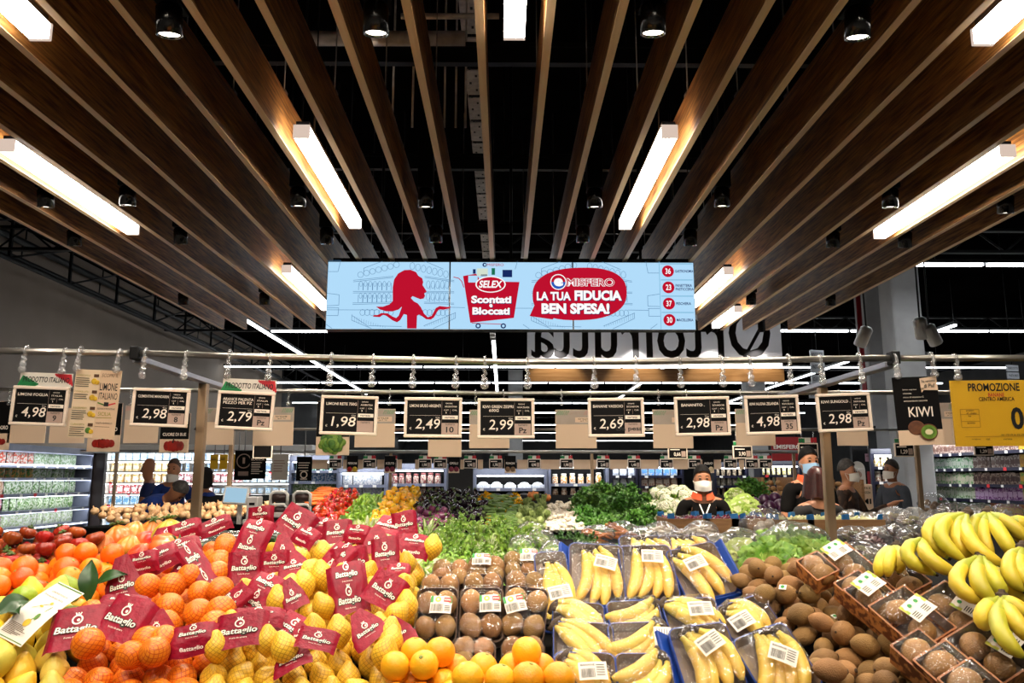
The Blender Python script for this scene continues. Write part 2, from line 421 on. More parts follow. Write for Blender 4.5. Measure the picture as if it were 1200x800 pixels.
for px, a, b, L, lab in [(352, 162, 268, None, 'bright linear lamp between the slats, middle left above the screen'),
        (783, 162, 268, None, 'bright linear lamp between the slats, middle right above the screen'),
        (28, 178, 276, None, 'bright linear lamp between the slats at far left'),
        (1165, 184, 278, None, 'bright linear lamp between the slats at far right'),
        (340, 320, 364, None, 'linear lamp between the slats just left of the screen'),
        (850, 322, 364, None, 'linear lamp between the slats just right of the screen'),
        (870, 366, 384, None, 'farthest short linear lamp right of the screen')]:
    strip_lamp(px, a, b, lab, L)
for px, y_end, lab in [(604, 45, 'linear lamp over the middle of the aisle at the top edge'), (48, 46, 'linear lamp at the top left corner'), (1152, 52, 'linear lamp at the top right corner')]:
    strip_lamp(px, y_end, 0, lab, L=-1.66)

for x_, y_, lab in [(x, y, 'added unseen fill lamp overhead behind the camera, %s of its row, %s row' % (a, b)) for y, b in ((.1, 'front'), (-1.3, 'rear')) for x, a in ((-2.1, 'leftmost'), (-1.0, 'second'), (.12, 'middle'), (1.05, 'fourth'), (2.2, 'rightmost'))]:  # unseen strips, added to brighten the sign fronts and the timber
    o = empty('linear_lamp', lab, 'lamp', Matrix.Translation((x_, y_, SLAT_H + .02)), 'linear lamps between the timber slats')
    MB().box((0, 0, .04), (.085, 1.2, .08), bev=.006).build('diffuser', m_strip, o); MB().box((0, 0, .10), (.07, 1.18, .035)).tube([(0, 0, .1), (0, 0, 6.3 - SLAT_H)], .004, 6).build('housing', m_bk, o)
# ---- spotlights
m_bulb = emit('spot_bulb', '#FFF3DF', 6.0)
m_refl = mat('reflector', '#d8d4cc', rough=.15, metal=1)
spot_me = {}
def spot(px, py, lab, d=None, x=None, aim=None, w=1.0, z=SLAT_H - .035):
    if d is None:
        v = ray(px, py); t = (z - EYE) / v.z; x, d = v.x * t, v.y * t
        k = math.floor((x / 1.8 * math.cos(PITCH) * 560 - S0) / SP); x = (slat_x(k) + slat_x(k + 1)) / 2
    o = empty('spotlight', lab, 'spotlight', Matrix.Translation((x, d, z)), 'black spotlights between the slats')
    if not spot_me:
        spot_me['b'] = MB().box((0, 0, .29), (.10, .13, .34), bev=.004).box((0, 0, .46), (.02, .02, .06)).tube([(0, 0, .46), (0, 0, 2.95)], .005, 6).mesh('body', m_bk)
        spot_me['r'] = MB().lathe([(.034, .030), (.046, .0), (.051, .0), (.051, .11), (.03, .13)], 24, mis=[1, 0, 0, 0]).mesh('ring', [m_bkg, m_refl])
        spot_me['e'] = MB().lathe([(.041, .008), (.040, .014)], 20).mesh('bulb', m_bulb)
    T = Matrix.Rotation(rad(12), 4, 'X')
    obj('body', spot_me['b'], o); obj('ring', spot_me['r'], o, T); obj('bulb', spot_me['e'], o, T)
    if aim:
        l = bpy.data.lights.new('spot_light', 'SPOT'); l.energy = SPOT_W * w; l.color = SPOT_COL
        l.spot_size = rad(66); l.spot_blend = .7; l.shadow_soft_size = .06
        lo = bpy.data.objects.new('spot_light', l); COL.objects.link(lo)
        dirv = Vector(aim) - Vector((x, d, z - .03))
        lo.matrix_world = Matrix.Translation((x, d, z - .03)) @ dirv.to_track_quat('-Z', 'Y').to_matrix().to_4x4()
    return o
SPOTS = [(213, 42, (-1.0, 2.3, 1.2)), (443, 40, (-.4, 2.2, 1.2)), (762, 40, (.5, 2.2, 1.2)), (993, 45, (1.1, 2.3, 1.2)),
         (166, 241, (-2.0, 3.9, 1.2)), (357, 242, (-1.0, 3.6, 1.3)), (499, 243, (-.3, 3.6, 1.3)), (697, 243, (.4, 3.6, 1.3)), (838, 242, (1.0, 3.7, 1.3)), (1027, 243, (1.6, 4.0, 1.3)),
         (30, 243, (-3, 5, 1.0)), (1155, 250, (2.8, 4.5, 1.2)), (107, 288, None), (225, 286, (-2.6, 7.5, 1.2)), (386, 286, (-1.6, 7.8, 1.2)), (801, 288, (1.6, 7.8, 1.2)), (966, 290, (2.4, 6.5, 1.2)), (1080, 290, None),
         (225, 357, None), (317, 357, (-2.2, 8.6, 1.2)), (512, 284, (-.5, 8.3, 1.2)), (690, 284, (.7, 8.3, 1.2)), (870, 357, (1.6, 9.4, 1.2)), (958, 358, None)]
for i, (px, py, aim) in enumerate(sorted(SPOTS, key=lambda t: (round(t[1] / 40), t[0]))):
    rowi = [s for s in sorted(SPOTS, key=lambda t: (round(t[1] / 40), t[0])) if round(s[1] / 40) == round(py / 40)]
    rn = {1: 'nearest', 6: 'second', 7: 'third', 9: 'farthest'}[round(py / 40)]
    spot(px, py, 'black round spotlight, %s from the left in the %s row between the slats' % (nth(rowi.index((px, py, aim)) + 1), rn), aim=aim, w=4.4 if py > 250 else 1.2)
for i, (x, d, ax, ay) in enumerate([(-1.25, 1.3, -1.0, 2.1), (-.38, 1.3, -.45, 2.1), (.5, 1.3, .45, 2.1), (1.35, 1.3, 1.0, 2.1)]):
    spot(0, 0, 'black round spotlight above the front of the display, %s from the left' % nth(i + 1), d=d, x=x, aim=(ax, ay, 1.2))

for i, x in enumerate((-1.9, -.95, 0.15, .95, 2.2)):  # extra spots out of view, added only to brighten the hanging signs
    spot(0, 0, 'added unseen black spotlight aimed at the hanging signs from behind the viewer, %s from the left' % nth(i + 1), d=-.4, x=x, aim=(x * .8, 3.1, 1.95), w=1.25)
# ---- hall light lines
m_hall = emit('hall_tube', '#F4FAFF', HALL_E)
m_hstr = mat('hall_rail', '#3a3a3c', rough=.5)
HCEIL = 6.3
def hall_line(p0, p1, lab, n=1, w=.07):
    p0, p1 = Vector(p0), Vector(p1); c = (p0 + p1) / 2; d = p1 - p0; ln = d.length
    o = empty('hall_light_line', lab, 'light line', Matrix.Translation(c) @ Matrix.Rotation(math.atan2(d.y, d.x), 4, 'Z'), 'long light lines under the hall ceiling')
    mb = MB()
    for i in range(n):
        a = -ln / 2 + ln * i / n; mb.box((a + ln / n / 2, 0, .02), (ln / n - .08, w, .04))
    mb.build('tubes', m_hall, o)
    mb = MB().box((0, 0, .075), (ln, w + .02, .06))
    for t in range(5): mb.tube([(-ln / 2 + ln * (t + .5) / 5, 0, .1), (-ln / 2 + ln * (t + .5) / 5, 0, HCEIL - p0.z)], .006, 6)
    mb.build('trunking', m_hstr, o)
HZ = 5.0
hall_line((-5.75, 17.5, HZ), (-5.75, 34, HZ), 'long light line running away at left under the hall ceiling', 8)
hall_line((-.26, 18, HZ), (-.26, 33, HZ), 'long light line running away at the middle under the hall ceiling', 8, .09)
hall_line((10.4, 18.2, HZ), (10.4, 40, HZ), 'long light line running away at far right under the hall ceiling', 9)
hall_line((5.1, 24, HZ), (5.1, 38, HZ), 'long light line running away behind the mirrored sign', 7)
hall_line((6.3, 12.9, HZ), (14.5, 12.9, HZ), 'nearest cross light line at upper right', 5)
hall_line((6.6, 19.0, HZ), (15, 19.0, HZ), 'second cross light line at right behind the columns', 5)
hall_line((-5.6, 19.2, HZ), (-4.2, 19.2, HZ), 'short cross light line left of the screen', 1)
for d, nm in ((26.5, 'third'), (31.0, 'fourth'), (39.5, 'fifth'), (45.5, 'sixth'), (56, 'seventh'), (66, 'eighth'), (80, 'farthest')):
    hall_line((-9.2 if d < 33 else -10.3, d, HZ + .14), (17, d, HZ + .14), '%s cross light line spanning the hall under the ceiling' % nm, 12, .07 if d < 50 else .1)
# dark ceiling beams of the hall
for i, d in enumerate((14, 22, 30, 42, 54)):
    mb = MB(); mb.box((4, d, 5.95), (27, .12, .05)); mb.box((4, d, 5.55), (27, .12, .05))
    for j in range(26): mb.tube([(-9 + j, d, 5.55), (-8.5 + j, d, 5.95), ], .02, 5).tube([(-8.5 + j, d, 5.95), (-8 + j, d, 5.55)], .02, 5)
    mb.build('ceiling_girder', m_bk, label='black lattice girder under the ceiling, %s from the front' % nth(i + 1), cat='girder', group='black ceiling girders')
# white track spots near the columns
def track_spot(px, py, d, lab, yaw):
    p = W(px, py, d); o = empty('track_spot', lab, 'spotlight', TRS(p, yaw, rad(35)))
    MB().lathe([(.085, -.15), (.09, -.14), (.09, .12), (.06, .15)], 18).build('head', m_white, o)
    MB().lathe([(.07, -.155), (.07, -.148)], 18).build('lens', m_bkg, o)
    q = o.matrix_world.inverted() @ Vector((p.x, p.y, 6.3)); MB().tube([(0, 0, .1), q], .012, 6).build('stem', m_bk, o)
track_spot(1012, 394, 11.5, 'white cylinder track spot left of the grey columns', .4)
track_spot(1079, 384, 11.0, 'white cylinder track spot in front of the right column, upper of a pair', -.6)
track_spot(1092, 392, 11.0, 'white cylinder track spot right of the right column, lower of a pair', -1.1)

# ---- hanging plexiglass sign, read from behind, with its wood band
p = W(618, 447, 12.0); q = W(918, 447, 12.0); zt = W(600, 330, 12.0).z; zb = W(600, 429, 12.0).z
m_gp = mat('grey_panel', '#dcdbdd', '#d4d3d5', 2, .6)
_N = m_gp.node_tree.nodes; _L = m_gp.node_tree.links; _t = _N.new('ShaderNodeBsdfTranslucent'); _t.inputs[0].default_value = (.85, .85, .87, 1); _m = _N.new('ShaderNodeMixShader'); _m.inputs[0].default_value = .55
_L.new(_N['Principled BSDF'].outputs[0], _m.inputs[1]); _L.new(_t.outputs[0], _m.inputs[2]); _L.new(_m.outputs[0], _N['Material Output'].inputs[0])   # milky acrylic
sg = empty('hanging_sign', 'hanging grey panel sign with dark letters read from behind over a wood band', 'sign', Matrix.Translation((p.x, 12.0, p.z)))
wS = q.x - p.x; h0 = zb - p.z; h1 = zt - p.z
MB().box((wS / 2, 0, (h0 + h1) / 2 + .01), (wS, .03, h1 - h0), bev=.004).build('panel', m_gp, sg)
hL = (W(600, 372, 12).z - W(600, 419.5, 12).z)
tb = MB().text('Ortofrutta', .06, h0 + .12, wS - .22, hL * 1.25, -.018, 0, bold=.012, mirror=True)
tb.line(wS - .62, h0 + .05, wS - .22, h0 + .12 + hL, .05, -.0185)
tb.build('lettering', mat('dark_letter', '#2a2728', rough=.5), sg)
MB().box((wS / 2, .0, h0 / 2 - .02), (wS, .12, h0 - .04), bev=.004).build('wood_band', mat('sign_oak', '#b98752', '#a2713f', 4, .4, stretch=(.6, 9, 9), bump=.05), sg)
MB().box((wS / 2, .05, h0 + .02), (wS, .03, .04)).build('light_gap', m_strip, sg)
for s in (.25, .75): MB().tube([(wS * s, 0, h1), (wS * s, 0, 6.3 - p.z)], .006, 6).build('cable', m_wire, sg)
for i, s in enumerate((.11, .42, .72, .9)):
    l = bpy.data.lights.new('sign_spot', 'SPOT'); l.energy = 30; l.spot_size = rad(76); l.spot_blend = .5; l.shadow_soft_size = .02; l.color = (1, .97, .92)
    lo = bpy.data.objects.new('sign_spot', l); COL.objects.link(lo); lo.location = (p.x + wS * s, 11.72, p.z + h0 + .45)
    lo.rotation_euler = (rad(16), 0, 0)
    MB().lathe([(.03, .06), (.04, .0), (.045, .0), (.045, .14), (.02, .16)], 16).tube([(0, 0, .15), (0, .30, .17)], .012, 6).build('sign_lamp', m_bk, sg, Matrix.Translation((wS * s, -.28, h0 + .48)))

# ================================================================ LED SCREEN
dS = 6.55
pc = W(599, 346, dS); sS = mpp(pc)
scr = empty('video_screen', 'wide light blue three panel video screen with red advertising graphics under the slats', 'screen', Matrix.Translation(pc))
def SX(px, py): return ((px - 599) * sS, (346 - py) * sS)
SE = .5 ** EXPO
em_ = emit
def emit(n, c, e): return em_(n, c, e * SE)
e_blue = emit('screen_blue', '#B2DCFA', 1.0); e_red = emit('screen_red', '#C2122F', .95); e_wht = emit('screen_white', '#FFFFFF', 1.0)
e_ink = emit('screen_ink', '#4C7CA6', .9); e_navy = emit('screen_navy', '#1B2F6B', .8); e_teal = emit('screen_teal', '#7FB9D8', 1.0); e_green = emit('screen_green', '#1E7C5A', .8); e_pale = emit('screen_pale', '#DDEBD8', .9)
for i, (a, b) in enumerate(((383, 527), (527, 671.5), (671.5, 815))):
    x0, z0 = SX(a, 387.5); x1, z1 = SX(b, 305)
    ph = empty('panel', mat=None); par(ph, scr); ph.location = ((x0 + x1) / 2, 0, (z0 + z1) / 2)
    MB().box((0, .05, 0), (x1 - x0, .10, z1 - z0), bev=.003).build('housing', m_bk, ph)
    MB().rect(x0 - (x0 + x1) / 2 + .006, -(z1 - z0) / 2 + .008, (x1 - x0) / 2 - .006, (z1 - z0) / 2 - .008, -.002).build('display', e_blue, ph)
mb = MB(); mb.box((0, .12, .31), (3.0, .06, .06))
for x in (-1.1, 0, 1.1): mb.tube([(x, .12, .3), (x, .12, 2.2)], .012, 8)
mb.build('bracket', m_bk, scr)
def C1(cx, cy): return SX(380 + cx / 5.4545, 300 + cy / 5.4545)
def C2(cx, cy): return SX(600 + cx / 5.4545, 300 + cy / 5.4545)
k5 = sS / 5.4545
# pale line drawing of stocked shelves
mb = MB()
def ln(C, x0, y0, x1, y1, w=2.6): mb.line(*C(x0, y0), *C(x1, y1), w * k5, -.003)
def ring(C, x, y, r, n=10, w=2.4, sy=1.0):
    for i in range(n):
        a, b = 2 * PI * i / n, 2 * PI * (i + 1) / n
        ln(C, x + r * math.cos(a), y + r * sy * math.sin(a), x + r * math.cos(b), y + r * sy * math.sin(b), w)
def shelfart(C, ox, mir=1):
    f = lambda x: ox + mir * (x - 500)
    for y0, y1 in ((155, 100), (228, 225), (303, 290)):
        ln(C, f(185), y0, f(440), (y0 + y1) / 2); ln(C, f(185), y0 + 10, f(440), (y0 + y1) / 2 + 8)
        ln(C, f(640), (y0 + y1) / 2, f(830), y0); ln(C, f(640), (y0 + y1) / 2 + 8, f(830), y0 + 8)
    for i in range(7):
        ring(C, f(230 + i * 38), 118 - i * 11, 19, w=2.2); ring(C, f(560 + i * 36), 60 + i * 9, 16, 8, 2.2, 1.5)
        for yy in (190, 268):
            ln(C, f(220 + i * 30), yy + 30, f(220 + i * 30), yy - 18); ring(C, f(234 + i * 30), yy - 12, 9, 7, 2, 2.0); ln(C, f(248 + i * 30), yy + 30, f(248 + i * 30), yy - 18)
        if i < 5:
            for yy in (190, 268): ring(C, f(664 + i * 30), yy - 8, 12, 8, 2.2, 2.2); ln(C, f(676 + i * 30), yy + 26, f(676 + i * 30), yy - 10)
        ring(C, f(250 + i * 30), 365, 17, 8, 2.2, 1.2); ring(C, f(620 + i * 28), 365, 16, 8, 2.2, 1.3)
    ln(C, f(250), 75, f(370), 28); ln(C, f(250), 75, f(250), 100); ln(C, f(640), 28, f(760), 80)
    for a, b in ((185, 290), (290, 500), (640, 840)): ln(C, f(a), 385 if a == 185 else 450, f(b), 455 if a < 600 else 365)
    ln(C, f(183), 378, f(183), 415); ln(C, f(183), 415, f(310), 468); ln(C, f(840), 362, f(840), 400); ln(C, f(840), 400, f(700), 468)
    for i in range(14): ln(C, f(200 + i * 15), 390 + i * 5, f(200 + i * 15), 425 + i * 3, 1.6); ln(C, f(830 - i * 14), 370 + i * 6, f(830 - i * 14), 405 + i * 4, 1.6)
shelfart(C1, 500); shelfart(C2, 440)
for C, xs in ((C1, ((20, 25, 100, 25), (100, 25, 85, 98), (85, 98, 20, 98), (20, 240, 98, 250), (98, 250, 98, 318), (98, 318, 20, 322), (20, 335, 98, 335), (98, 335, 95, 385), (95, 385, 20, 385), (20, 348, 340, 348), (810, 330, 900, 332), (20, 440, 60, 468))),
              (C2, ((862, 25, 875, 102), (875, 102, 945, 102), (945, 240, 868, 252), (868, 252, 868, 320), (868, 320, 945, 322), (868, 335, 945, 335), (872, 335, 872, 385), (872, 385, 945, 385), (20, 335, 130, 335), (740, 345, 870, 347), (880, 468, 925, 435), (70, 440, 110, 468), (35, 25, 20, 80)))):
    for l in xs: ln(C, *l)
mb.build('shelf_drawing', e_ink, scr)
girl = [(440,290),(438,200),(445,150),(470,110),(510,87),(550,85),(585,100),(600,125),(625,140),(632,165),(628,185),(656,228),(640,240),(645,256),(638,273),(615,278),(590,268),(565,258),(555,270),(575,292),(600,305),(620,330),(640,370),(665,395),(690,385),(715,335),(740,322),(790,328),(812,325),(800,338),(770,345),(735,345),(720,365),(705,395),(685,410),(655,408),(630,390),(610,378),(597,385),(595,468),(535,468),(532,380),(512,375),(490,415),(470,428),(440,415),(400,385),(380,380),(360,395),(318,392),(320,382),(350,380),(370,368),(410,370),(440,390),(465,400),(480,385),(500,325),(480,345),(440,358),(400,357),(360,345),(335,327),(380,327),(420,312)]
MB().poly([C1(x, y) for x, y in reversed(girl)], -.004).build('figure_silhouette', e_red, scr)
# trolley advert
mb = MB()
tro = [C1(886, 125), C1(970, 110), C1(1000, 160), SX(608.8, 330), SX(602.2, 373), C1(935, 430)]
mb.poly(list(reversed(tro)), -.004, 0)
P_ = [C1(825, 132), C1(858, 140), C1(878, 160), C1(892, 200)]
for a, b in zip(P_, P_[1:]): mb.line(*a, *b, 5 * k5, -.0042, 0)
mb.line(*C1(945, 432), *C1(1160, 440), 4 * k5, -.0042, 0)
for cx, cy, w, h, mi in ((950, 145, 60, 45, 2), (1010, 100, 70, 50, 4), (958, 95, 18, 30, 3), (1080, 95, 22, 44, 5), (1170, 108, 62, 48, 3), (1020, 120, 40, 12, 3)):
    x, z = C1(cx, cy); mb.rect(x - w * k5 / 2, z - h * k5 / 2, x + w * k5 / 2, z + h * k5 / 2, -.0045, mi)
for cx in (985, 1145): mb.disc(*C1(cx, 450), 17 * k5, -.005, 3); mb.disc(*C1(cx, 450), 9 * k5, -.0054, 2)
mb.disc(*C1(1063, 180), 97 * k5, -.005, 1, 28, .56); mb.disc(*C1(1063, 180), 89 * k5, -.0054, 0, 28, .54)
def stext(t, C, x0, y0, x1, y1, mi, bold=.02, y=-.006, shear=0, shadow=None):
    a = C(x0, y1); b = C(x1, y0)
    if shadow is not None: mb.text(t, a[0] + 4 * k5, a[1] - 4 * k5, b[0] - a[0], b[1] - a[1], y + .0004, shadow, bold, shear)
    mb.text(t, a[0], a[1], b[0] - a[0], b[1] - a[1], y, mi, bold, shear)
stext('SELEX', C1, 988, 155, 1140, 203, 1, .03, shear=.2)
stext('Scontati', C1, 940, 254, 1196, 304, 1, .045, shadow=3)
stext('e', C1, 1055, 308, 1076, 330, 1, .04, shadow=3)
stext('Bloccati', C1, 948, 330, 1186, 378, 1, .045, shadow=3)
stext('MISFERO', C1, 1040, 42, 1146, 60, 0, .0)
mb.disc(*C1(1024, 51), 14 * k5, -.005, 3); mb.disc(*C1(1026, 51), 7 * k5, -.0054, 2)
mb.build('trolley_advert', [e_red, e_wht, e_blue, e_navy, e_pale, e_green], scr)
# speech bubble
mb = MB(); pts = []
for i in range(44):
    a = 2 * PI * i / 44; c, s_ = math.cos(a), math.sin(a); e = .82
    pts.append(C2(433 + 302 * abs(c) ** e * (1 if c > 0 else -1), 240 - 172 * abs(s_) ** e * (1 if s_ > 0 else -1) - 12 * c))
mb.poly(pts, -.004, 0); mb.poly([C2(112, 386), C2(260, 408), C2(300, 330), C2(150, 300)], -.0041, 0)
mb.disc(*C2(297, 163), 52 * k5, -.005, 1); mb.disc(*C2(297, 163), 46 * k5, -.0054, 0)
x, z = C2(297, 163); mb.poly([(x + 46 * k5 * math.cos(PI + PI * i / 14), z + 46 * k5 * math.sin(PI + PI * i / 14)) for i in range(15)], -.0058, 2)
stext('e', C2, 268, 138, 328, 192, 1, .06, y=-.0064)
stext('MISFERO', C2, 350, 138, 658, 192, 1, .05, y=-.0055); stext('MISFERO', C2, 352, 141, 656, 189, 0, .0, y=-.0062)
stext('LA TUA', C2, 158, 228, 376, 285, 1, .04, shadow=3); stext('FIDUCIA', C2, 400, 218, 702, 285, 1, .05, shadow=3)
stext('BEN SPESA!', C2, 188, 302, 622, 372, 1, .05, shadow=3)
mb.build('speech_bubble', [e_red, e_wht, emit('screen_blue_logo', '#2B5FC0', .9), e_navy], scr)
# queue numbers
mb = MB(); mb.line(*C2(948, 25), *C2(948, 470), 4 * k5, -.0035, 3)
for i, (n, t) in enumerate((('36', ['GASTRONOMIA']), ('23', ['PANETTERIA', 'PASTICCERIA']), ('37', ['PESCHERIA']), ('30', ['MACELLERIA']))):
    cy = 90 + i * 106.5; mb.line(*C2(955, cy - 49), *C2(1160, cy - 49), 6 * k5, -.0035, 3)
    mb.disc(*C2(1003, cy), 39 * k5, -.004, 0, 24); stext(n, C2, 986, cy - 19, 1021, cy + 19, 1, .02)
    for j, s_ in enumerate(t):
        yc = cy + (j - (len(t) - 1) / 2) * 24; stext(s_, C2, 1049, yc - 9, 1049 + 10.6 * len(s_), yc + 9, 2, .02)
mb.build('queue_numbers', [e_red, e_wht, e_navy, e_teal], scr)

# ================================================================ PRODUCE GONDOLA AND ITS SIGN RAILS
m_board = mat('board_dark', '#0c0a08', rough=.9, spec=.1)
m_arm = mat('arm_metal', '#a9abb8', '#9a9ca8', 3, .35, metal=.5)
m_post = mat('post_metal', '#b59a7c', '#a68a6c', 2, .35, metal=.55, stretch=(8, 8, .5))
gon = empty('produce_gondola', 'long dark produce display stand with steel posts and hanging rails in the foreground', 'display stand', Matrix.Translation((0, 2.9, 0)))
def gl(v): return Vector(v) - Vector((0, 2.9, 0))
th = math.atan(BED[2]); ln_ = 1.30
mb = MB(); mb.box((0, 0, 0), (4.9, ln_, .02), M=Matrix.Translation(gl((0, 1.82, 1.126 + .02 * BED[2] - .095))) @ Matrix.Rotation(th, 4, 'X'))
mb.build('front_bed', m_board, gon)
mb = MB(); mb.box((0, 0, 0), (2.9, 1.15, .02), M=Matrix.Translation(gl((-1.12, 3.38, 1.262 + .38 * MID[2] - .10))) @ Matrix.Rotation(math.atan(MID[2]), 4, 'X'))
mb.build('rear_bed', m_board, gon)
MB().box(gl((2.25, 4.4, 1.13)), (3.9, 3.3, .02)).build('rear_bed', m_board, gon)
MB().box(gl((.9, 3.6, .45)), (6.4, 4.4, .9), bev=.01).box(gl((2.25, 4.4, 1.0)), (3.7, 3.1, .24)).build('base', m_board, gon)
RD, RR = 3.10, 4.38
r1 = W(160, 414, RD); r2 = W(1047, 419.5, RD)
def rail(pts, d, r, name, m=m_steel):
    P = [gl(W(x, y, d)) for x, y in pts]
    return MB().tube(P, r, 12).build(name, m, gon)
rail([(-110, 409.5), (0, 411), (160, 414)], RD, .0125, 'sign_rail')
rail([(160, 414), (300, 417.5), (440, 420.5), (600, 424), (740, 423.6), (880, 421.8), (1047, 419.5)], RD, .0125, 'sign_rail')
rail([(1047, 419.5), (1200, 419.5), (1330, 420)], RD, .0125, 'sign_rail')
zr = r1.z
rail([(-60, 456), (150, 457), (290, 457.6), (600, 461), (900, 460), (1045, 460), (1280, 459.5)], RR, .0115, 'sign_rail')
for p in (r1, r2):
    MB().box(gl(p), (.034, .05, .05), bev=.004).build('connector', m_bk, gon)
    q = Vector((p.x, RR, p.z)); a = gl(p + Vector((0, .02, -.022))); b = gl(q + Vector((0, 0, -.022)))
    MB().box((a + b) / 2, (.05, (b - a).length, .022), bev=.003).build('arm', m_arm, gon)
    px_ = p.x; dp = 3.82; MB().box(gl((px_, dp, (p.z - .035 + .9) / 2)), (.040, .040, p.z - .035 - .9), bev=.004).build('post', m_post, gon)

# ================================================================ SIGNS ON THE RAILS
m_cream = mat('cream_plastic', '#f8e4d0', rough=.4); m_card = mat('cream_card', '#ebcdae', '#e6c6a6', 2, .7)
m_blk = mat('sign_black', '#090707', rough=.6, spec=.15); m_chalk = mat('chalk_print', '#fff0de', rough=.6); m_tagg = mat('tag_grey', '#b79c8d', rough=.6)
m_ink = mat('print_black', '#151313', rough=.6); m_paper = mat('paper_white', '#e4ddd0', rough=.7)
m_clear = film('clear_plastic', lo=.22, hi=.85, bump=.6, bscale=60, haze=.12)
m_sheet = film('clear_sheet', lo=.015, hi=.12, bump=.05)
m_gflag = mat('flag_green', '#1c8a4a', rough=.6); m_rflag = mat('flag_red', '#c8202c', rough=.6)
m_yel = mat('promo_yellow', '#eab61e', '#e2ac14', 3, .5)
def rail_y(px):
    pts = [(-110, 409.5), (0, 411), (160, 414), (300, 417.5), (440, 420.5), (600, 424), (740, 423.6), (880, 421.8), (1047, 419.5), (1330, 420)]
    for (a, b), (c, d) in zip(pts, pts[1:]):
        if a <= px <= c: return b + (d - b) * (px - a) / (c - a)
    return 420
def hook(parent, org, px, ry, ytop, d, s):
    """clear plastic clip from the rail down to the sheet, at column px"""
    a = W(px, ry, d) - org; z1 = (W(px, ytop, d) - org).z
    mb = MB(); n = 10
    mb.tube([a + Vector((0, .017 * math.cos(t), .017 * math.sin(t))) for t in [PI * 1.35 * i / n - .25 for i in range(n + 1)]], .005, 6)
    L = a.z - z1
    mb.tube([a + Vector((.006 * math.sin(i * 2.1), -.012 - .004 * math.cos(i * 2.1), -.012 - (L - .045) * i / 6)) for i in range(7)], .0075, 6)
    mb.ball((a.x, -.014, z1 + .026), .013, 8); mb.ball((a.x, -.014, z1 + .004), .016, 8, sz=.9)
    mb.build('hook', m_clear, parent)
def pins(s, w, h): return s
FLAG = [0]
def flag_header(parent, x0, z0, w, h, y=-.004, mirror=False):
    mb = MB(); mb.rect(x0, z0, x0 + w, z0 + h, y, 0)
    for i in range(9):
        a = x0 + w * .0 + i * w * .036; mb.line(a - w * .02, z0 + h * .02, a + w * .05 + .004, z0 + h * (.75 - .07 * i), w * .04, y - .0005, 1)
        a = x0 + w * .66 + i * w * .036; mb.line(a, z0 + h * (.95 - .0 * i), a + w * .05, z0 + h * (.75 - .08 * i), w * .035, y - .0005, 2)
    mb.text('PRODOTTO ITALIANO', x0 + w * .06, z0 + h * .3, w * .88, h * .4, y - .001, 3, .02, .15, mirror=mirror)
    return mb.build('header_card', [m_paper, m_gflag, m_rflag, m_ink], parent)
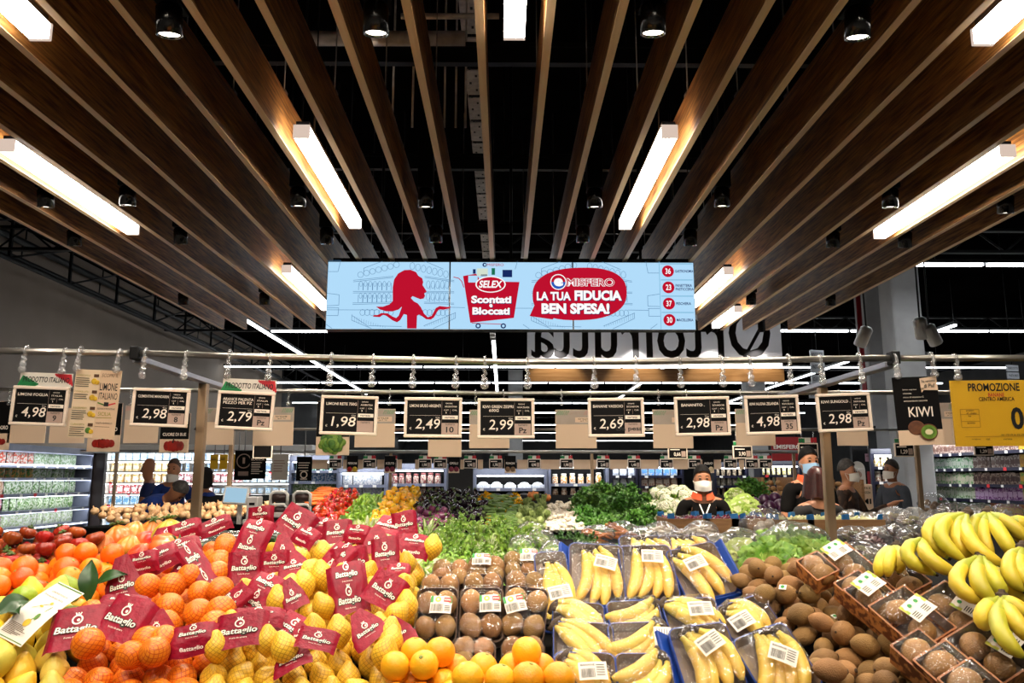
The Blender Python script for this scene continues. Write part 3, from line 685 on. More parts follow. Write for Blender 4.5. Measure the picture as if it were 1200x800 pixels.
def price_sign(cx, cy, w, h, title, price, unit, roll=0, flag=None, hooks=(), origin='', lines=1, label=''):
    d = RD; org = W(cx, cy, d); s = mpp(org); d_y = .012
    o = empty('price_sign', label, 'price sign', Matrix.Translation(org) @ Matrix.Rotation(rad(roll), 4, 'Y'), 'price signs on the front rail')
    w, h = w * s, h * s; b = .012
    mb = MB()
    for c, sz in (((0, 0, h / 2 - b / 2), (w, .014, b)), ((0, 0, -h / 2 + b / 2), (w, .014, b)), ((-w / 2 + b / 2, 0, 0), (b, .014, h - 2 * b)), ((w / 2 - b / 2, 0, 0), (b, .014, h - 2 * b))): mb.box(c, sz, bev=.003)
    mb.build('frame', m_cream, o)
    MB().box((0, .002, 0), (w - 2 * b + .002, .006, h - 2 * b + .002)).build('chalkboard', m_blk, o)
    x0, z0, iw, ih = -w / 2 + b, -h / 2 + b, w - 2 * b, h - 2 * b; y = -.0022
    mb = MB(); sp = .68
    tl = title if isinstance(title, list) else [title]
    for i, t in enumerate(tl):
        tw = min(iw * .60, iw * .047 * len(t)); mb.text(t, x0 + iw * .05 + (iw * .58 - tw) / 2 * .6, z0 + ih * (.80 - .11 * i), tw, ih * .085, y, 0, .008)
    mb.rect(x0 + iw * .05, z0 + ih * .555, x0 + iw * .64, z0 + ih * .56, y, 0)
    mb.text('€/kg', x0 + iw * .55, z0 + ih * .47, iw * .08, ih * .05, y, 0)
    mb.text(price, x0 + iw * .16, z0 + ih * .12, iw * .48, ih * .34, y, 0, .004, .12)
    mb.text('€', x0 + iw * .05, z0 + ih * .14, iw * .04, ih * .07, y, 0)
    mb.text('ORIGINE', x0 + iw * .74, z0 + ih * .90, iw * .13, ih * .035, y, 0)
    mb.text(origin, x0 + iw * .72, z0 + ih * .80, iw * min(.24, .035 * len(origin)), ih * .05, y, 0)
    mb.text('CAT', x0 + iw * .71, z0 + ih * .70, iw * .09, ih * .04, y, 0); mb.text('CAL', x0 + iw * .87, z0 + ih * .70, iw * .09, ih * .04, y, 0); mb.text('I', x0 + iw * .745, z0 + ih * .62, iw * .012, ih * .05, y, 0)
    mb.rect(x0 + iw * .665, z0, x0 + iw * .669, z0 + ih, y, 1); mb.rect(x0 + iw * .83, z0 + ih * .6, x0 + iw * .834, z0 + ih * .75, y, 1)
    mb.build('lettering', [m_chalk, m_tagg], o)
    mb = MB(); mb.rect(x0 + iw * .68, z0 + ih * .45, x0 + iw * .98, z0 + ih * .56, y - .0002, 1); mb.rect(x0 + iw * .67, z0 + ih * .01, x0 + iw * .985, z0 + ih * .34, y - .0002, 0)
    mb.text('varieta', x0 + iw * .72, z0 + ih * .475, iw * .2, ih * .06, y - .0008, 2, .01); mb.text('numero', x0 + iw * .74, z0 + ih * .27, iw * .18, ih * .05, y - .0008, 2)
    if unit: mb.text(unit, x0 + iw * (.83 - .037 * len(unit)), z0 + ih * .06, iw * .074 * len(unit), ih * .17, y - .0008, 2, .02)
    mb.build('info_tag', [m_tagg, m_chalk, m_ink], o)
    mb = MB(); mb.rect(-w * .46, h / 2 - .004, w * .46, h / 2 + (13 if not flag else 18) * s, .006); mb.build('clear_sheet', m_sheet, o)
    if flag: flag_header(o, (flag[0] - cx - flag[2] / 2) * s, (cy - flag[1] - flag[3] / 2) * s, flag[2] * s, flag[3] * s)
    for hx in hooks: hook(o, org, hx, rail_y(hx), (flag[1] - flag[3] / 2 - 1) if flag else cy - h / s / 2 - 13, d, s)
    return o
PS = [(46.5, 475.5, 66, 46, 'LIMONI FOGLIA', '4,98', '9', 2, (51, 444.5, 62, 16), (29, 75), 'ITALIA', 'price sign reading 4,98 for LIMONI FOGLIA with Italian flag header, far left'),
      (188, 477.5, 67, 45, 'CLEMENTINE MANDARIN', '2,98', '8', 2, None, (169, 217), 'SPAGNA', 'price sign reading 2,98 CLEMENTINE with tag 8, left of the left post'),
      (287.5, 481, 67, 45, ['ARANCE PALENTA', 'PEZZO PER PZ'], '2,79', 'Pz', 2.5, (290, 452, 63, 16), (267, 315), 'ITALIA', 'price sign reading 2,79 with Italian flag header, right of the left post'),
      (409, 486.5, 67, 46, 'LIMONI RETE 750G', '1,98', '', 1.5, None, (387, 436), 'ARGENTINA', 'price sign reading 1,98 LIMONI RETE above the lettuce card'),
      (507.5, 489, 68, 47, 'LIMONI SFUSO ARGENTI', '2,49', '10', .5, None, (484, 534), 'ARGENTINA', 'price sign reading 2,49 LIMONI SFUSO with tag 10'),
      (593, 490, 67, 47, ['KIWI GREEN ZESPRI', '600G'], '2,99', 'Pz', 0, None, (568, 618), 'NUOVA ZELANDA', 'price sign reading 2,99 KIWI GREEN, just left of the middle'),
      (722, 489, 66, 46, 'BANANE VASSOIO', '2,69', 'Da pesare', -.5, None, (696, 745), 'ECUADOR', 'price sign reading 2,69 BANANE VASSOIO with Da pesare tag'),
      (823, 487.5, 65, 46, 'BANANITO .', '2,98', 'Pz', -1, None, (797, 846), 'ECUADOR', 'price sign reading 2,98 BANANITO'),
      (905, 486, 64, 46, 'KIWI NUOVA ZELANDA', '4,98', '35', -1.5, None, (879, 925), 'NUOVA ZELANDA', 'price sign reading 4,98 KIWI NUOVA ZELANDA with tag 35'),
      (989, 483, 64, 45, 'KIWI SUNGOLD .', '2,98', 'Pz', -2, None, (962, 1008), 'NUOVA ZELANDA', 'price sign reading 2,98 KIWI SUNGOLD in front of the right post')]
for a in PS: price_sign(*a[:8], flag=a[8], hooks=a[9], origin=a[10], label=a[11])

# ---- lemon poster
m_kraft = mat('poster_kraft', '#e2c9a6', rough=.7); m_kraft2 = mat('poster_grey', '#d9b997', rough=.7); m_lem = mat('print_lemon', '#e0b92a', '#c99a1e', 60, .6); m_olive = mat('print_olive', '#9a8f3a', rough=.6); m_brn = mat('print_brown', '#5a3a20', rough=.6); m_grn = mat('print_green', '#5d8a2c', '#3c6a1e', 40, .6)
org = W(111, 473, RD - .03); s = mpp(org)
o = empty('poster', 'tall cream LIMONE ITALIANO poster hanging from the front rail at left', 'poster', Matrix.Translation(org) @ Matrix.Rotation(rad(2.5), 4, 'Y'))
w, h = 54 * s, 80 * s; MB().box((0, .003, 0), (w, .004, h), bev=.001).build('sheet', m_kraft, o)
mb = MB(); y = -.001; mb.rect(w * .04, -h / 2, w / 2, h / 2, y + .0006, 5)
for i in range(4):
    zt = h * (.40 - .24 * i); mb.text(('CONOSCIAMOLO', 'CONSIGLI UTILI', 'SUGGERIMENTI', 'CURIOSITA')[i], -w * .46, zt, w * .3, h * .025, y, 1)
    for j in range(5 if i != 1 else 3): mb.rect(-w * .47, zt - h * .035 - j * h * .03, -w * .47 + w * R.uniform(.25, .33), zt - h * .025 - j * h * .03, y, 0)
    mb.rect(-w * .09, zt - h * .01, w * .02, zt + h * .035, y, 2); mb.ball((-w * .07, -.001, zt - h * .07), w * .065, 10, 3 if i < 3 else 4, sy=.05); mb.ball((w * .0, -.002, zt - h * .085), w * .05, 10, 3, sy=.05)
mb.text('LIMONE', w * .07, h * .20, w * .38, h * .11, y, 0, .01); mb.text('ITALIANO', w * .07, h * .07, w * .40, h * .10, y, 0, .005)
mb.text('SCOPRI IL', w * .08, h * .40, w * .36, h * .05, y, 2, 0, .2)
mb.line(w * .06, h * .02, w * .2, h * -.01, h * .02, y, 4); mb.line(w * .3, h * -.01, w * .45, h * .02, h * .02, y, 6); mb.rect(w * .2, -h * .03, w * .3, h * .03, y, 0)
mb.text('REGIONE DI PRODUZIONE', w * .07, -h * .08, w * .38, h * .025, y, 0); mb.text('SICILIA', w * .1, -h * .17, w * .28, h * .055, y, 1, .01); mb.line(w * .06, -h * .2, w * .4, -h * .195, h * .01, y, 1); mb.text('VARIETA FEMMINELLO', w * .07, -h * .29, w * .36, h * .025, y, 0); mb.line(w * .06, -h * .33, w * .38, -h * .33, h * .006, y, 2)
mb.build('print', [m_ink, m_olive, m_brn, m_lem, m_grn, m_kraft2, m_rflag], o)
for hx in (92, 138): hook(o, org, hx, rail_y(hx), 434, RD - .03, s)
# ---- kiwi poster
m_kb = mat('print_kiwi_brown', '#7a4a2c', '#5e3620', 50, .7); m_kg = mat('print_kiwi_green', '#7ea23a', '#5d8a22', 40, .5); m_kc = mat('print_kiwi_core', '#e9ddb0', rough=.6)
org = W(1076, 481, RD - .02); s = mpp(org)
o = empty('poster', 'black KIWI poster with a cut kiwi hanging from the front rail at right', 'poster', Matrix.Translation(org) @ Matrix.Rotation(rad(-2), 4, 'Y'))
w, h = 53 * s, 80 * s
mb = MB().box((0, .003, 0), (w, .004, h), 0, bev=.001); mb.rect(-w / 2, -h / 2, w / 2, -h * .28, .0004, 1); mb.build('sheet', [m_blk, m_card], o)
mb = MB(); mb.text('KIWI', -w * .22, -h * .09, w * .54, h * .145, y, 0, .008)
for i, t in enumerate(('Senza segreto', 'vitamine', 'ricco di vitamina C', 'antiossidante naturale')): mb.text(t, -w * .3, h * (.30 - .055 * i), w * .024 * len(t), h * .022, y, 0)
mb.ball((-w * .08, 0, -h * .25), w * .19, 16, 1, sy=.03, sz=.85); mb.disc(w * .16, -h * .315, w * .2, -.008, 1, 24, .9); mb.disc(w * .16, -h * .315, w * .175, -.0085, 2, 24, .88); mb.disc(w * .16, -h * .315, w * .085, -.009, 3, 20, .7)
for i in range(18): mb.disc(w * .16 + w * .11 * math.cos(i * PI / 9), -h * .315 + w * .095 * math.sin(i * PI / 9), w * .010, -.0092, 4, 6)
mb.build('print', [m_chalk, m_kb, m_kg, m_kc, m_ink], o)
mb = MB(); mb.poly([(w * .10, h * .30), (w * .48, h * .29), (w * .47, h * .50), (w * .09, h * .47)], -.006, 0); mb.poly([(w * .1, h * .33), (w * .11, h * .26), (w * .18, h * .32)], -.006, 0)
mb.text('Fai ventotto', w * .13, h * .41, w * .3, h * .04, -.007, 1, .01, rot=.05); mb.text('di Piu!', w * .17, h * .33, w * .24, h * .06, -.007, 1, .02, rot=.05); mb.build('speech_tag', [m_card, m_ink], o)
for hx in (1050, 1093): hook(o, org, hx, rail_y(hx), 441, RD - .02, s)
# ---- yellow promo sign
org = W(1181, 483.5, RD); s = mpp(org)
o = empty('promo_sign', 'yellow PROMOZIONE sheet for BANANE in a clear holder at right edge', 'promo sign', Matrix.Translation(org) @ Matrix.Rotation(rad(-.6), 4, 'Y'))
w, h = 130 * s, 77 * s; MB().box((0, .003, 0), (w, .004, h), bev=.001).build('sheet', m_yel, o)
mb = MB(); X = lambda px: (px - 1181) * s; Z = lambda py: (483.5 - py) * s
mb.text('PROMOZIONE', X(1137), Z(458), 61 * s, 9.5 * s, y, 0, .02); mb.text('BANANE', X(1160), Z(464.5), 19 * s, 4.5 * s, y, 1, .01); mb.text('CENTRO AMERICA', X(1148.5), Z(469.5), 42 * s, 4.6 * s, y, 0, .01); mb.text('0', X(1184), Z(503), 15 * s, 26 * s, y, 0, .03);
for a, b, c, d in ((1125, 479, 1147, 479), (1125, 485, 1147, 485), (1125, 493, 1147, 493), (1125, 500, 1147, 500), (1125, 479, 1125, 500), (1147, 479, 1147, 500), (1128, 511, 1240, 510.5)): mb.line(X(a), Z(b), X(c), Z(d), .7 * s, y, 2)
for i, (a, b, t) in enumerate(((1132, 482, 'prezzo'), (1132, 484.5, 'al chilo'), (1134, 488, 'kg'), (1132, 496, 'sconto'), (1170, 510, 'dal 15/10 al 25/10'), (1135, 515, 'origine'), (1152, 515, 'cat'), (1172, 515, 'varieta'))): mb.text(t, X(a), Z(b), 1.5 * len(t) * s, 2 * s, y, 0)
mb.build('lettering', [m_ink, m_rflag, mat('promo_line', '#b8891a', rough=.6)], o)
mb = MB(); mb.box((0, -.003, 0), (w + .02, .001, h + .014)); mb.box((-w / 2 - .006, .0, 0), (.008, .008, h + .014)); mb.build('clear_holder', m_sheet, o)
for hx in (1119, 1240): hook(o, org, hx, rail_y(hx), 443, RD, s)

# ---- cards on the rear rail, seen from behind or edge on
m_ghost = mat('ghost_print', '#bfae9f', '#b4a393', 10, .6); m_gg = mat('ghost_green', '#86a07c', rough=.6); m_gr = mat('ghost_red', '#c79a8c', rough=.6)
def rear_card(x0, y0, x1, y1, label, kind='back', hd=16, d=RR, flip=1):
    org = W((x0 + x1) / 2, (y0 + y1) / 2, d); s = mpp(org); w, h = (x1 - x0) * s, (y1 - y0) * s
    o = empty('hanging_card', label, 'hanging card', Matrix.Translation(org), 'cards on the rear rail')
    zt = (W((x0 + x1) / 2, 460, d) - org).z
    MB().box((0, 0, 0), (w, .006, h), bev=.0015).build('card', [m_card], o)
    mb = MB(); nm = 'print'
    if kind == 'back':
        mb.rect(-w / 2 + .002, h * .12, w / 2 - .002, h / 2 - .001, -.004, 0)
        for i in range(6): mb.line(-w * .48 + i * w * .05, h * .36, -w * .42 + i * w * .05, h * .47, w * .03, -.0045, 2 if flip > 0 else 1); mb.line(w * .2 + i * w * .045, h * .36, w * .25 + i * w * .045, h * .47, w * .03, -.0045, 1 if flip > 0 else 2)
        mb.text('PRODOTTO ITALIANO', -w * .3, h * .37, w * .6, h * .07, -.005, 3, .01, .15, mirror=True)
        mb.rect(-w * .02, h * .17, w * .42, h * .30, -.0045, 4); mb.text('euro', w * .05, h * .24, w * .28, h * .035, -.005, 5, mirror=True); mb.text('al kg', w * .1, h * .19, w * .2, h * .035, -.005, 5, mirror=True)
        mb.build(nm, [m_ghost, m_gg, m_gr, m_tagg, m_card, m_ink], o)
    elif kind in ('tomato', 'tomato2', 'lettuce', 'pot'):
        mb.rect(-w / 2 + .001, -h * .16, w / 2 - .001, h / 2 - .001, -.004, 0)
        if kind.startswith('tomato'):
            mb.text('CUORE DI BUE' if kind == 'tomato2' else 'POMODORO', -w * .40, -h * .08, w * .8, h * .08, -.005, 1, .02)
            for i in range(-2, 3): mb.ball((i * w * .12, -.005 - .002 * (2 - abs(i)), -h * .33), w * (.2 - .02 * abs(i)), 10, 2, sy=.04, sx=.7, sz=.75 if kind == 'tomato' else 1.0)
            mb.line(0, -h * .26, .004, -h * .14, w * .04, -.02, 3)
        elif kind == 'lettuce':
            for i in range(26):
                a = i * 2.4; r = w * .34 * math.sqrt(i / 26); mb.ball((r * math.cos(a), -.004 - .0008 * (26 - i), -h * .33 + r * .72 * math.sin(a) + h * .05), w * .11, 8, 4 + i % 2, sy=.05)
        else:
            for i in range(14): mb.line(w * .02, -h * .06, w * (-.2 + .03 * i), h * (.12 + .05 * math.sin(i)), w * .04, -.005, 4)
        mb.build(nm, [m_blk, m_chalk, mat('print_tomato', '#b8281a', '#8e1c12', 20, .4), m_ink, m_grn, mat('print_salad', '#86a83c', '#6b8f2a', 30, .5)], o)
    elif kind == 'strap':
        mb.box((0, -.005, 0), (.018, .004, h * 1.1)); mb.build('strap', m_blk, o)
    if y0 > 461:
        sh = MB().rect(-w * .45, h / 2 - .002, w * .45, zt - .045, .004); sh.build('clear_sheet', m_sheet, o)
        for q in (-.35, .35):
            mb = MB(); L = zt - h / 2
            mb.tube([(w * q, .017 * math.cos(t), zt + .017 * math.sin(t)) for t in [PI * 1.35 * i / 8 - .25 for i in range(9)]], .003, 6)
            mb.tube([(w * q + .005 * math.sin(i * 2), -.01, zt - .012 - (.045) * i / 5) for i in range(6)], .0045, 6); mb.ball((w * q, -.008, zt - .06), .011, 8)
            mb.build('hook', m_clear, o)
    return o
rear_card(-16, 470, 13, 527, 'dark tomato card cut off by the left edge of the photo', 'tomato')
rear_card(10, 478, 54, 519, 'blank cream card back behind the LIMONI FOGLIA price sign', 'plain')
rear_card(59, 478, 100, 519, 'blank cream card back just left of the lemon poster', 'plain')
rear_card(104, 472, 142, 529, 'black and cream card with ribbed red tomato behind the lemon poster', 'tomato')
rear_card(146, 475, 186, 519, 'cream card back behind the CLEMENTINE price sign')
rear_card(188, 484, 222, 530, 'CUORE DI BUE card with a red tomato beside the left post', 'tomato2')
rear_card(235, 478, 274, 521, 'cream card back right of the left post', flip=-1)
rear_card(297, 477, 344, 522, 'cream card back behind the 2,79 price sign')
rear_card(371, 470, 410, 533, 'black and cream card with a green lettuce head', 'lettuce')
rear_card(416, 479, 463, 524, 'cream card back between the 1,98 and 2,49 price signs')
rear_card(502, 476, 541, 535, 'card with a potted herb below the 2,49 price sign', 'pot')
rear_card(550, 480, 597, 525, 'cream card back behind the 2,99 kiwi price sign', flip=-1)
rear_card(651, 480, 699, 525, 'cream card back left of the BANANE price sign', flip=-1)
rear_card(765, 480, 812, 525, 'cream card back left of the BANANITO price sign', flip=-1)
rear_card(862, 479, 908, 522, 'cream card back behind the 4,98 kiwi price sign', flip=-1)
rear_card(980, 478, 1016, 522, 'cream card back behind the KIWI SUNGOLD price sign')
rear_card(1094, 472, 1121, 521, 'cream card back between the kiwi poster and the yellow sheet')

# ---- small electronic tags hanging lower, and the far rail with its tags
def mini(px, py, w, h, d, price, label, zr=None, flag=False, group='small price tags on the far rail'):
    org = W(px, py, d); s = mpp(org); o = empty('price_tag', label, 'price tag', Matrix.Translation(org), group); w, h = w * s, h * s
    MB().box((0, 0, 0), (w, .02, h), bev=.004).build('frame', m_cream, o)
    mb = MB(); mb.rect(-w * .44, -h * .42, w * .44, h * .42, -.0115, 0)
    if price: mb.text(price, -w * .2, -h * .32, w * .34, h * .34, -.013, 1, .02); mb.rect(-w * .38, h * .18, w * .1, h * .26, -.013, 1); mb.rect(w * .18, -h * .34, w * .4, h * .1, -.013, 2)
    mb.build('display', [m_blk, m_chalk, m_tagg], o)
    if flag:
        mb = MB(); mb.rect(-w * .45, h * .52, w * .45, h * .85, 0, 0); mb.rect(-w * .45, h * .52, -w * .15, h * .8, -.003, 1); mb.rect(w * .15, h * .52, w * .45, h * .85, -.003, 2); mb.build('header_card', [m_paper, m_gflag, m_rflag], o)
    if zr:
        L = zr - org.z; MB().tube([(-w * .3, 0, h / 2), (-w * .3, 0, L)], .006, 6).tube([(w * .3, 0, h / 2), (w * .3, 0, L)], .006, 6).build('hook', m_clear, o)
    return o
for px, py, w, h, pr, lab in ((308, 529, 23, 16, '', 'blank dark price tag below the 2,79 price sign'), (794, 530, 23, 15, '0,66', 'small price tag reading 0,66 below the BANANITO price sign'), (870, 529.5, 23, 15, '3,90', 'small price tag reading 3,90 below the 4,98 kiwi sign'), (947, 528, 23.5, 18, '3,90', 'small price tag reading 3,90 in front of the tall worker'), (1059.5, 527, 23.5, 16, '1,29', 'small price tag reading 1,29 below the kiwi poster'), (1152.5, 527, 23, 13, '1,29', 'small price tag reading 1,29 below the yellow sheet')):
    mini(px, py, w, h, 9.0, pr, lab, 2.08, pr in ('3,90', '1,29'), 'price tags on the middle rail')
def far_rail(d, x0, x1, z, posts, lab, r=.016):
    o = empty('sign_rail', lab, 'rail', Matrix.Translation((0, d, 0)))
    MB().tube([(x0, 0, z), (x1, 0, z)], r, 10).build('tube', m_steel, o)
    for x in posts: MB().box((x, .05, z / 2), (.05, .05, z), bev=.005).build('post', m_post, o)
far_rail(9.0, -3.4, 6.2, 2.08, (-3.0, 4.6), 'steel sign rail above the pepper display')
zf = W(600, 529, 14.0).z
far_rail(14.0, -7.2, 5.3, zf, (W(694, 540, 14).x, W(457, 560, 14).x, -6.6, 5.0), 'long steel sign rail across the far end of the produce hall', .03)
prs = ['1,98', '2,48', '1,48', '1,98', '3,98', '2,98', '1,78', '0,98']
for i, px in enumerate((393, 433, 458, 498, 516, 551, 581, 626, 664, 707, 743, 781, 814, 856, 881, 897)):
    mini(px, 543, 15.5, 11, 14.0, prs[i % 8], 'small dark price tag on the far rail, %s from the left' % nth(i + 1), zf, True)
for i, (a, b) in enumerate(((352, 384), (402, 411), (418, 425), (442, 450), (466, 471), (488, 489), (526, 530), (540, 543), (560, 566), (591, 597), (606, 618), (634, 656), (672, 690), (690, 699), (715, 735), (751, 772), (789, 806), (822, 845), (866, 872))):
    org = W((a + b) / 2, 544, 14.05); s = mpp(org)
    o = empty('hanging_card', 'pale card hanging from the far rail, %s from the left' % nth(i + 1), 'hanging card', Matrix.Translation(org), 'pale cards on the far rail')
    w = max(b - a, 4) * s; MB().box((0, 0, 0), (w, .01, 11 * s)).build('card', m_card, o); MB().rect(-w * .45, 5.5 * s, w * .45, 14 * s, .002).build('clear_sheet', m_sheet, o)
for i, (px, kind) in enumerate(((413, 0), (532, 1), (598, 2), (830, 3), (457, 1))):
    org = W(px, 544, 13.95); s = mpp(org)
    o = empty('hanging_card', 'small black picture card on the far rail, %s' % ('with red and yellow peppers', 'with red onions', 'with mushrooms', 'with garlic beside the masked woman', 'with a small white emblem')[i], 'hanging card', Matrix.Translation(org), 'picture cards on the far rail')
    MB().box((0, 0, 0), (13 * s, .012, 20 * s)).build('card', m_blk, o); mb = MB(); mb.rect(-6.4 * s, -9.9 * s, 6.4 * s, -5 * s, -.007, 0)
    for j in (-1, 1): mb.ball((j * 3 * s, -.01, -5.5 * s), 3 * s, 8, 1 + (kind if j < 0 else (kind + (1 if kind == 0 else 0))), sy=.1)
    mb.text(('PEPERONI', 'CIPOLLE', 'FUNGHI', 'AGLIO', 'SCELTO')[i], -5 * s, 0, 10 * s, 2.6 * s, -.008, 5, .02)
    mb.build('print', [m_card, mat('pr1', '#b81c14'), mat('pr2', '#7c1f34') if kind else m_lem, mat('pr3', '#7a5a3c'), mat('pr4', '#d9c19a'), m_chalk], o)

# ================================================================ FRUIT OF THE FRONT BED
NB = Vector((0, -BED[2], 1)).normalized()            # normal of the sloping front bed
def pole_ids(n): return None
def lemonprof(L, r):
    return [(r * max(.04, math.sin(PI * t) ** .62), (t - .5) * L) for t in [i / 14 for i in range(15)]]
m_orange = mat('orange_peel', '#f08a12', '#e56a06', 9, .38, bump=.25, bscale=260, rnd=.12, hue=.012, coat=.15)
m_button = mat('stem_button', '#7d8a3a', rough=.7)
m_lemon = mat('lemon_peel', '#ecc433', '#dbb128', 10, .42, bump=.3, bscale=150, rnd=.1, hue=.012)
m_lemong = mat('lemon_peel_pale', '#e2cf5c', '#d2bb42', 10, .42, bump=.3, bscale=150, rnd=.1, hue=.02)
m_lime = mat('lime_peel', '#8fae2e', '#6f9420', 12, .4, bump=.3, bscale=170, rnd=.12, hue=.015)
m_yorange = mat('yellow_orange_peel', '#f5ae1c', '#ec9a10', 8, .4, bump=.22, bscale=240, rnd=.08, hue=.008)
m_kiwi = mat('kiwi_skin', '#9a7340', '#76552b', 14, .75, bump=.5, bscale=420, rnd=.18, hue=.012)
m_kiwit = mat('kiwi_tip', '#3d2a17', rough=.9)
m_tom = mat('tomato_skin', '#b8441e', '#7a2e14', 12, .25, rnd=.2, hue=.02, coat=.3)
m_heir = mat('heirloom_skin', '#ea5c2a', '#d8923c', 9, .25, rnd=.12, hue=.022, coat=.3)
m_heir2 = mat('heirloom_skin_green', '#d9a63e', '#a99c3a', 9, .25, rnd=.12, hue=.015, coat=.3)
m_sepal = mat('sepal', '#4f6b22', '#3a4d18', 30, .6)
m_onet = netted('orange_in_net', '#ee8c1c', '#e0740e', '#c2480e')
m_lnet = netted('lemon_in_net', '#eec43c', '#dcae2a', '#b98a22')
m_leaf = mat('citrus_leaf', '#33592a', '#213d1c', 14, .35, rnd=.15)
def orange_me(r, m, name='orange', n=18):
    pr = [(r * max(.03, math.sin(PI * t)), -r * .95 * math.cos(PI * t)) for t in [i / 12 for i in range(13)]]
    pr[-1] = (.004, r * .92); pr[-2] = (pr[-2][0], r * .93)
    mb = MB().lathe(pr, n)
    if m is m_orange or m is m_yorange: mb.lathe([(.0036, r * .915), (.0044, r * .945), (.002, r * .955)], 8, 1)
    return mb.mesh(name, [m, m_button])
def lemon_me(m, L=.085, r=.031, name='lemon'):
    pr = lemonprof(L, r); pr[0] = (.004, -L * .52); pr[-1] = (.005, L * .545); pr[-2] = (.010, L * .485)
    return MB().lathe(pr, 16).mesh(name, [m])
def kiwi_me(L=.069, r=.0255, m=m_kiwi, n=16, sq=.92):
    pr = [(r * max(.10, math.sin(PI * t) ** .58), (t - .5) * L) for t in [i / 12 for i in range(13)]]
    T = Matrix.Diagonal((1.06, sq, 1, 1))
    mb = MB().lathe(pr, n, M=T); mb.lathe([(.0035, L * .485), (.005, L * .505), (.003, L * .515)], 8, 1); mb.lathe([(.002, -L * .515), (.003, -L * .50)], 7, 1)
    return mb.mesh('kiwi', [m, m_kiwit])
def ribbed_me(r, h, nr, amp, m, pear=0.0, sep=True, name='tomato'):
    pr = []
    for i in range(13):
        t = i / 12; rr = r * max(.05, math.sin(PI * min(1, t * .97 + .015)) ** .7) * (1 - pear * (t - .35)); pr.append((rr, -h / 2 + h * t - (.22 * h * max(0, t - .8) / .2 if not pear else 0)))
    def rib(th, t): return 1 - amp * (abs(math.sin(th * nr / 2 + .4 * math.sin(th))) ** .5 * -1 + 1) * (.35 + .65 * t)
    mb = MB().lathe(pr, nr * 6, rib=rib)
    if sep:
        zt = pr[-1][1]
        for k in range(6):
            a = k * PI / 3; mb.tube([(0, 0, zt), (r * .3 * math.cos(a), r * .3 * math.sin(a), zt + .006), (r * .5 * math.cos(a), r * .5 * math.sin(a), zt + .002)], [.0035, .003, .0008], 5, 1)
        mb.tube([(0, 0, zt - .002), (.003, 0, zt + .012)], [.003, .004], 6, 1)
    return mb.mesh(name, [m, m_sepal])
COUNT = {}
def heap(name, mes, P, sp, label, cat, group, plane=BED, lift=0.0, second=.3, jit=.16, axis=None, shared=False, scale=(.93, 1.07), under=0, what='heap', rot=None, flat=.87):
    """fruit packed in rows over the slope, with some lying on top of the rest"""
    d0, z0, s = plane; cs = math.cos(math.atan(s)); nrm = Vector((0, -s, 1)).normalized()
    ws = [on_plane(x, y, *plane) for x, y in P]
    xa, xb = min(w.x for w in ws), max(w.x for w in ws); ya, yb = min(w.y for w in ws), max(w.y for w in ws)
    out = []; dy = sp * flat * cs; row = 0; y = yb
    while y > ya - dy:
        x = xa + (sp / 2 if row % 2 else 0)
        while x < xb + sp:
            for lay in ((0, 1) if second else (0,)):
                q = Vector((x, y, z0 + (y - d0) * s))
                if lay: q += Vector((sp / 2, -dy * .35, -dy * .35 * s))
                u, v = proj(q)
                if inpoly(u, v, P) and (lay == 0 or (row > 0 and R.random() < second)):
                    q += Vector((R.uniform(-jit, jit) * sp * .5, R.uniform(-jit, jit) * sp * .5, 0)) + nrm * (lift + lay * sp * .74 + R.uniform(-.06, .06) * sp)
                    out.append((row, lay, q))
            x += sp
        y -= dy; row += 1
    rows = sorted({(r, l) for r, l, q in out}); made = []
    for r, l in rows:
        its = sorted([q for a, b, q in out if (a, b) == (r, l)], key=lambda q: q.x)
        for c, q in enumerate(its):
            me = R.choice(mes); o = bpy.data.objects.new(name, me); COL.objects.link(o)
            k = R.uniform(*scale)
            M = rot(q) if rot else rot3()
            o.matrix_world = Matrix.Translation(q) @ M @ Matrix.Diagonal((k, k, k, 1))
            if shared: lb = label
            elif l: lb = '%s on top of the %s row, %s from left' % (label, nth(r + 1), nth(c + 1))
            else: lb = '%s in the %s row from the back, %s from left' % (label, nth(r + 1), nth(c + 1))
            tag(o, lb, cat, group); made.append(o)
    return made
# ---- tomatoes and heirloom tomatoes at the back left
toms = [ribbed_me(.026, .042, 9, .17, m_tom, sep=s) for s in (True, False)]
heap('tomato', toms, [(-30, 648), (-10, 628), (30, 636), (95, 628), (125, 650), (112, 668), (60, 664), (20, 676), (-30, 678)], .0495, 'dark red ribbed tomato', 'tomato', 'ribbed tomatoes at the back left', second=.5, rot=lambda q: Matrix.Rotation(R.uniform(0, 6), 4, 'Z') @ Matrix.Rotation(R.uniform(-.2, .6), 4, 'X') @ Matrix.Rotation(R.uniform(0, 6), 4, 'Z'))
heir = [ribbed_me(.048, .082, 10, .26, m, pear=.25, sep=s, name='heirloom_tomato') for m, s in ((m_heir, True), (m_heir, False), (m_heir2, True))]
def upr(q): return Matrix.Rotation(R.uniform(0, 6.3), 4, 'Z') @ Matrix.Rotation(R.uniform(-1.0, 1.0), 4, 'X')
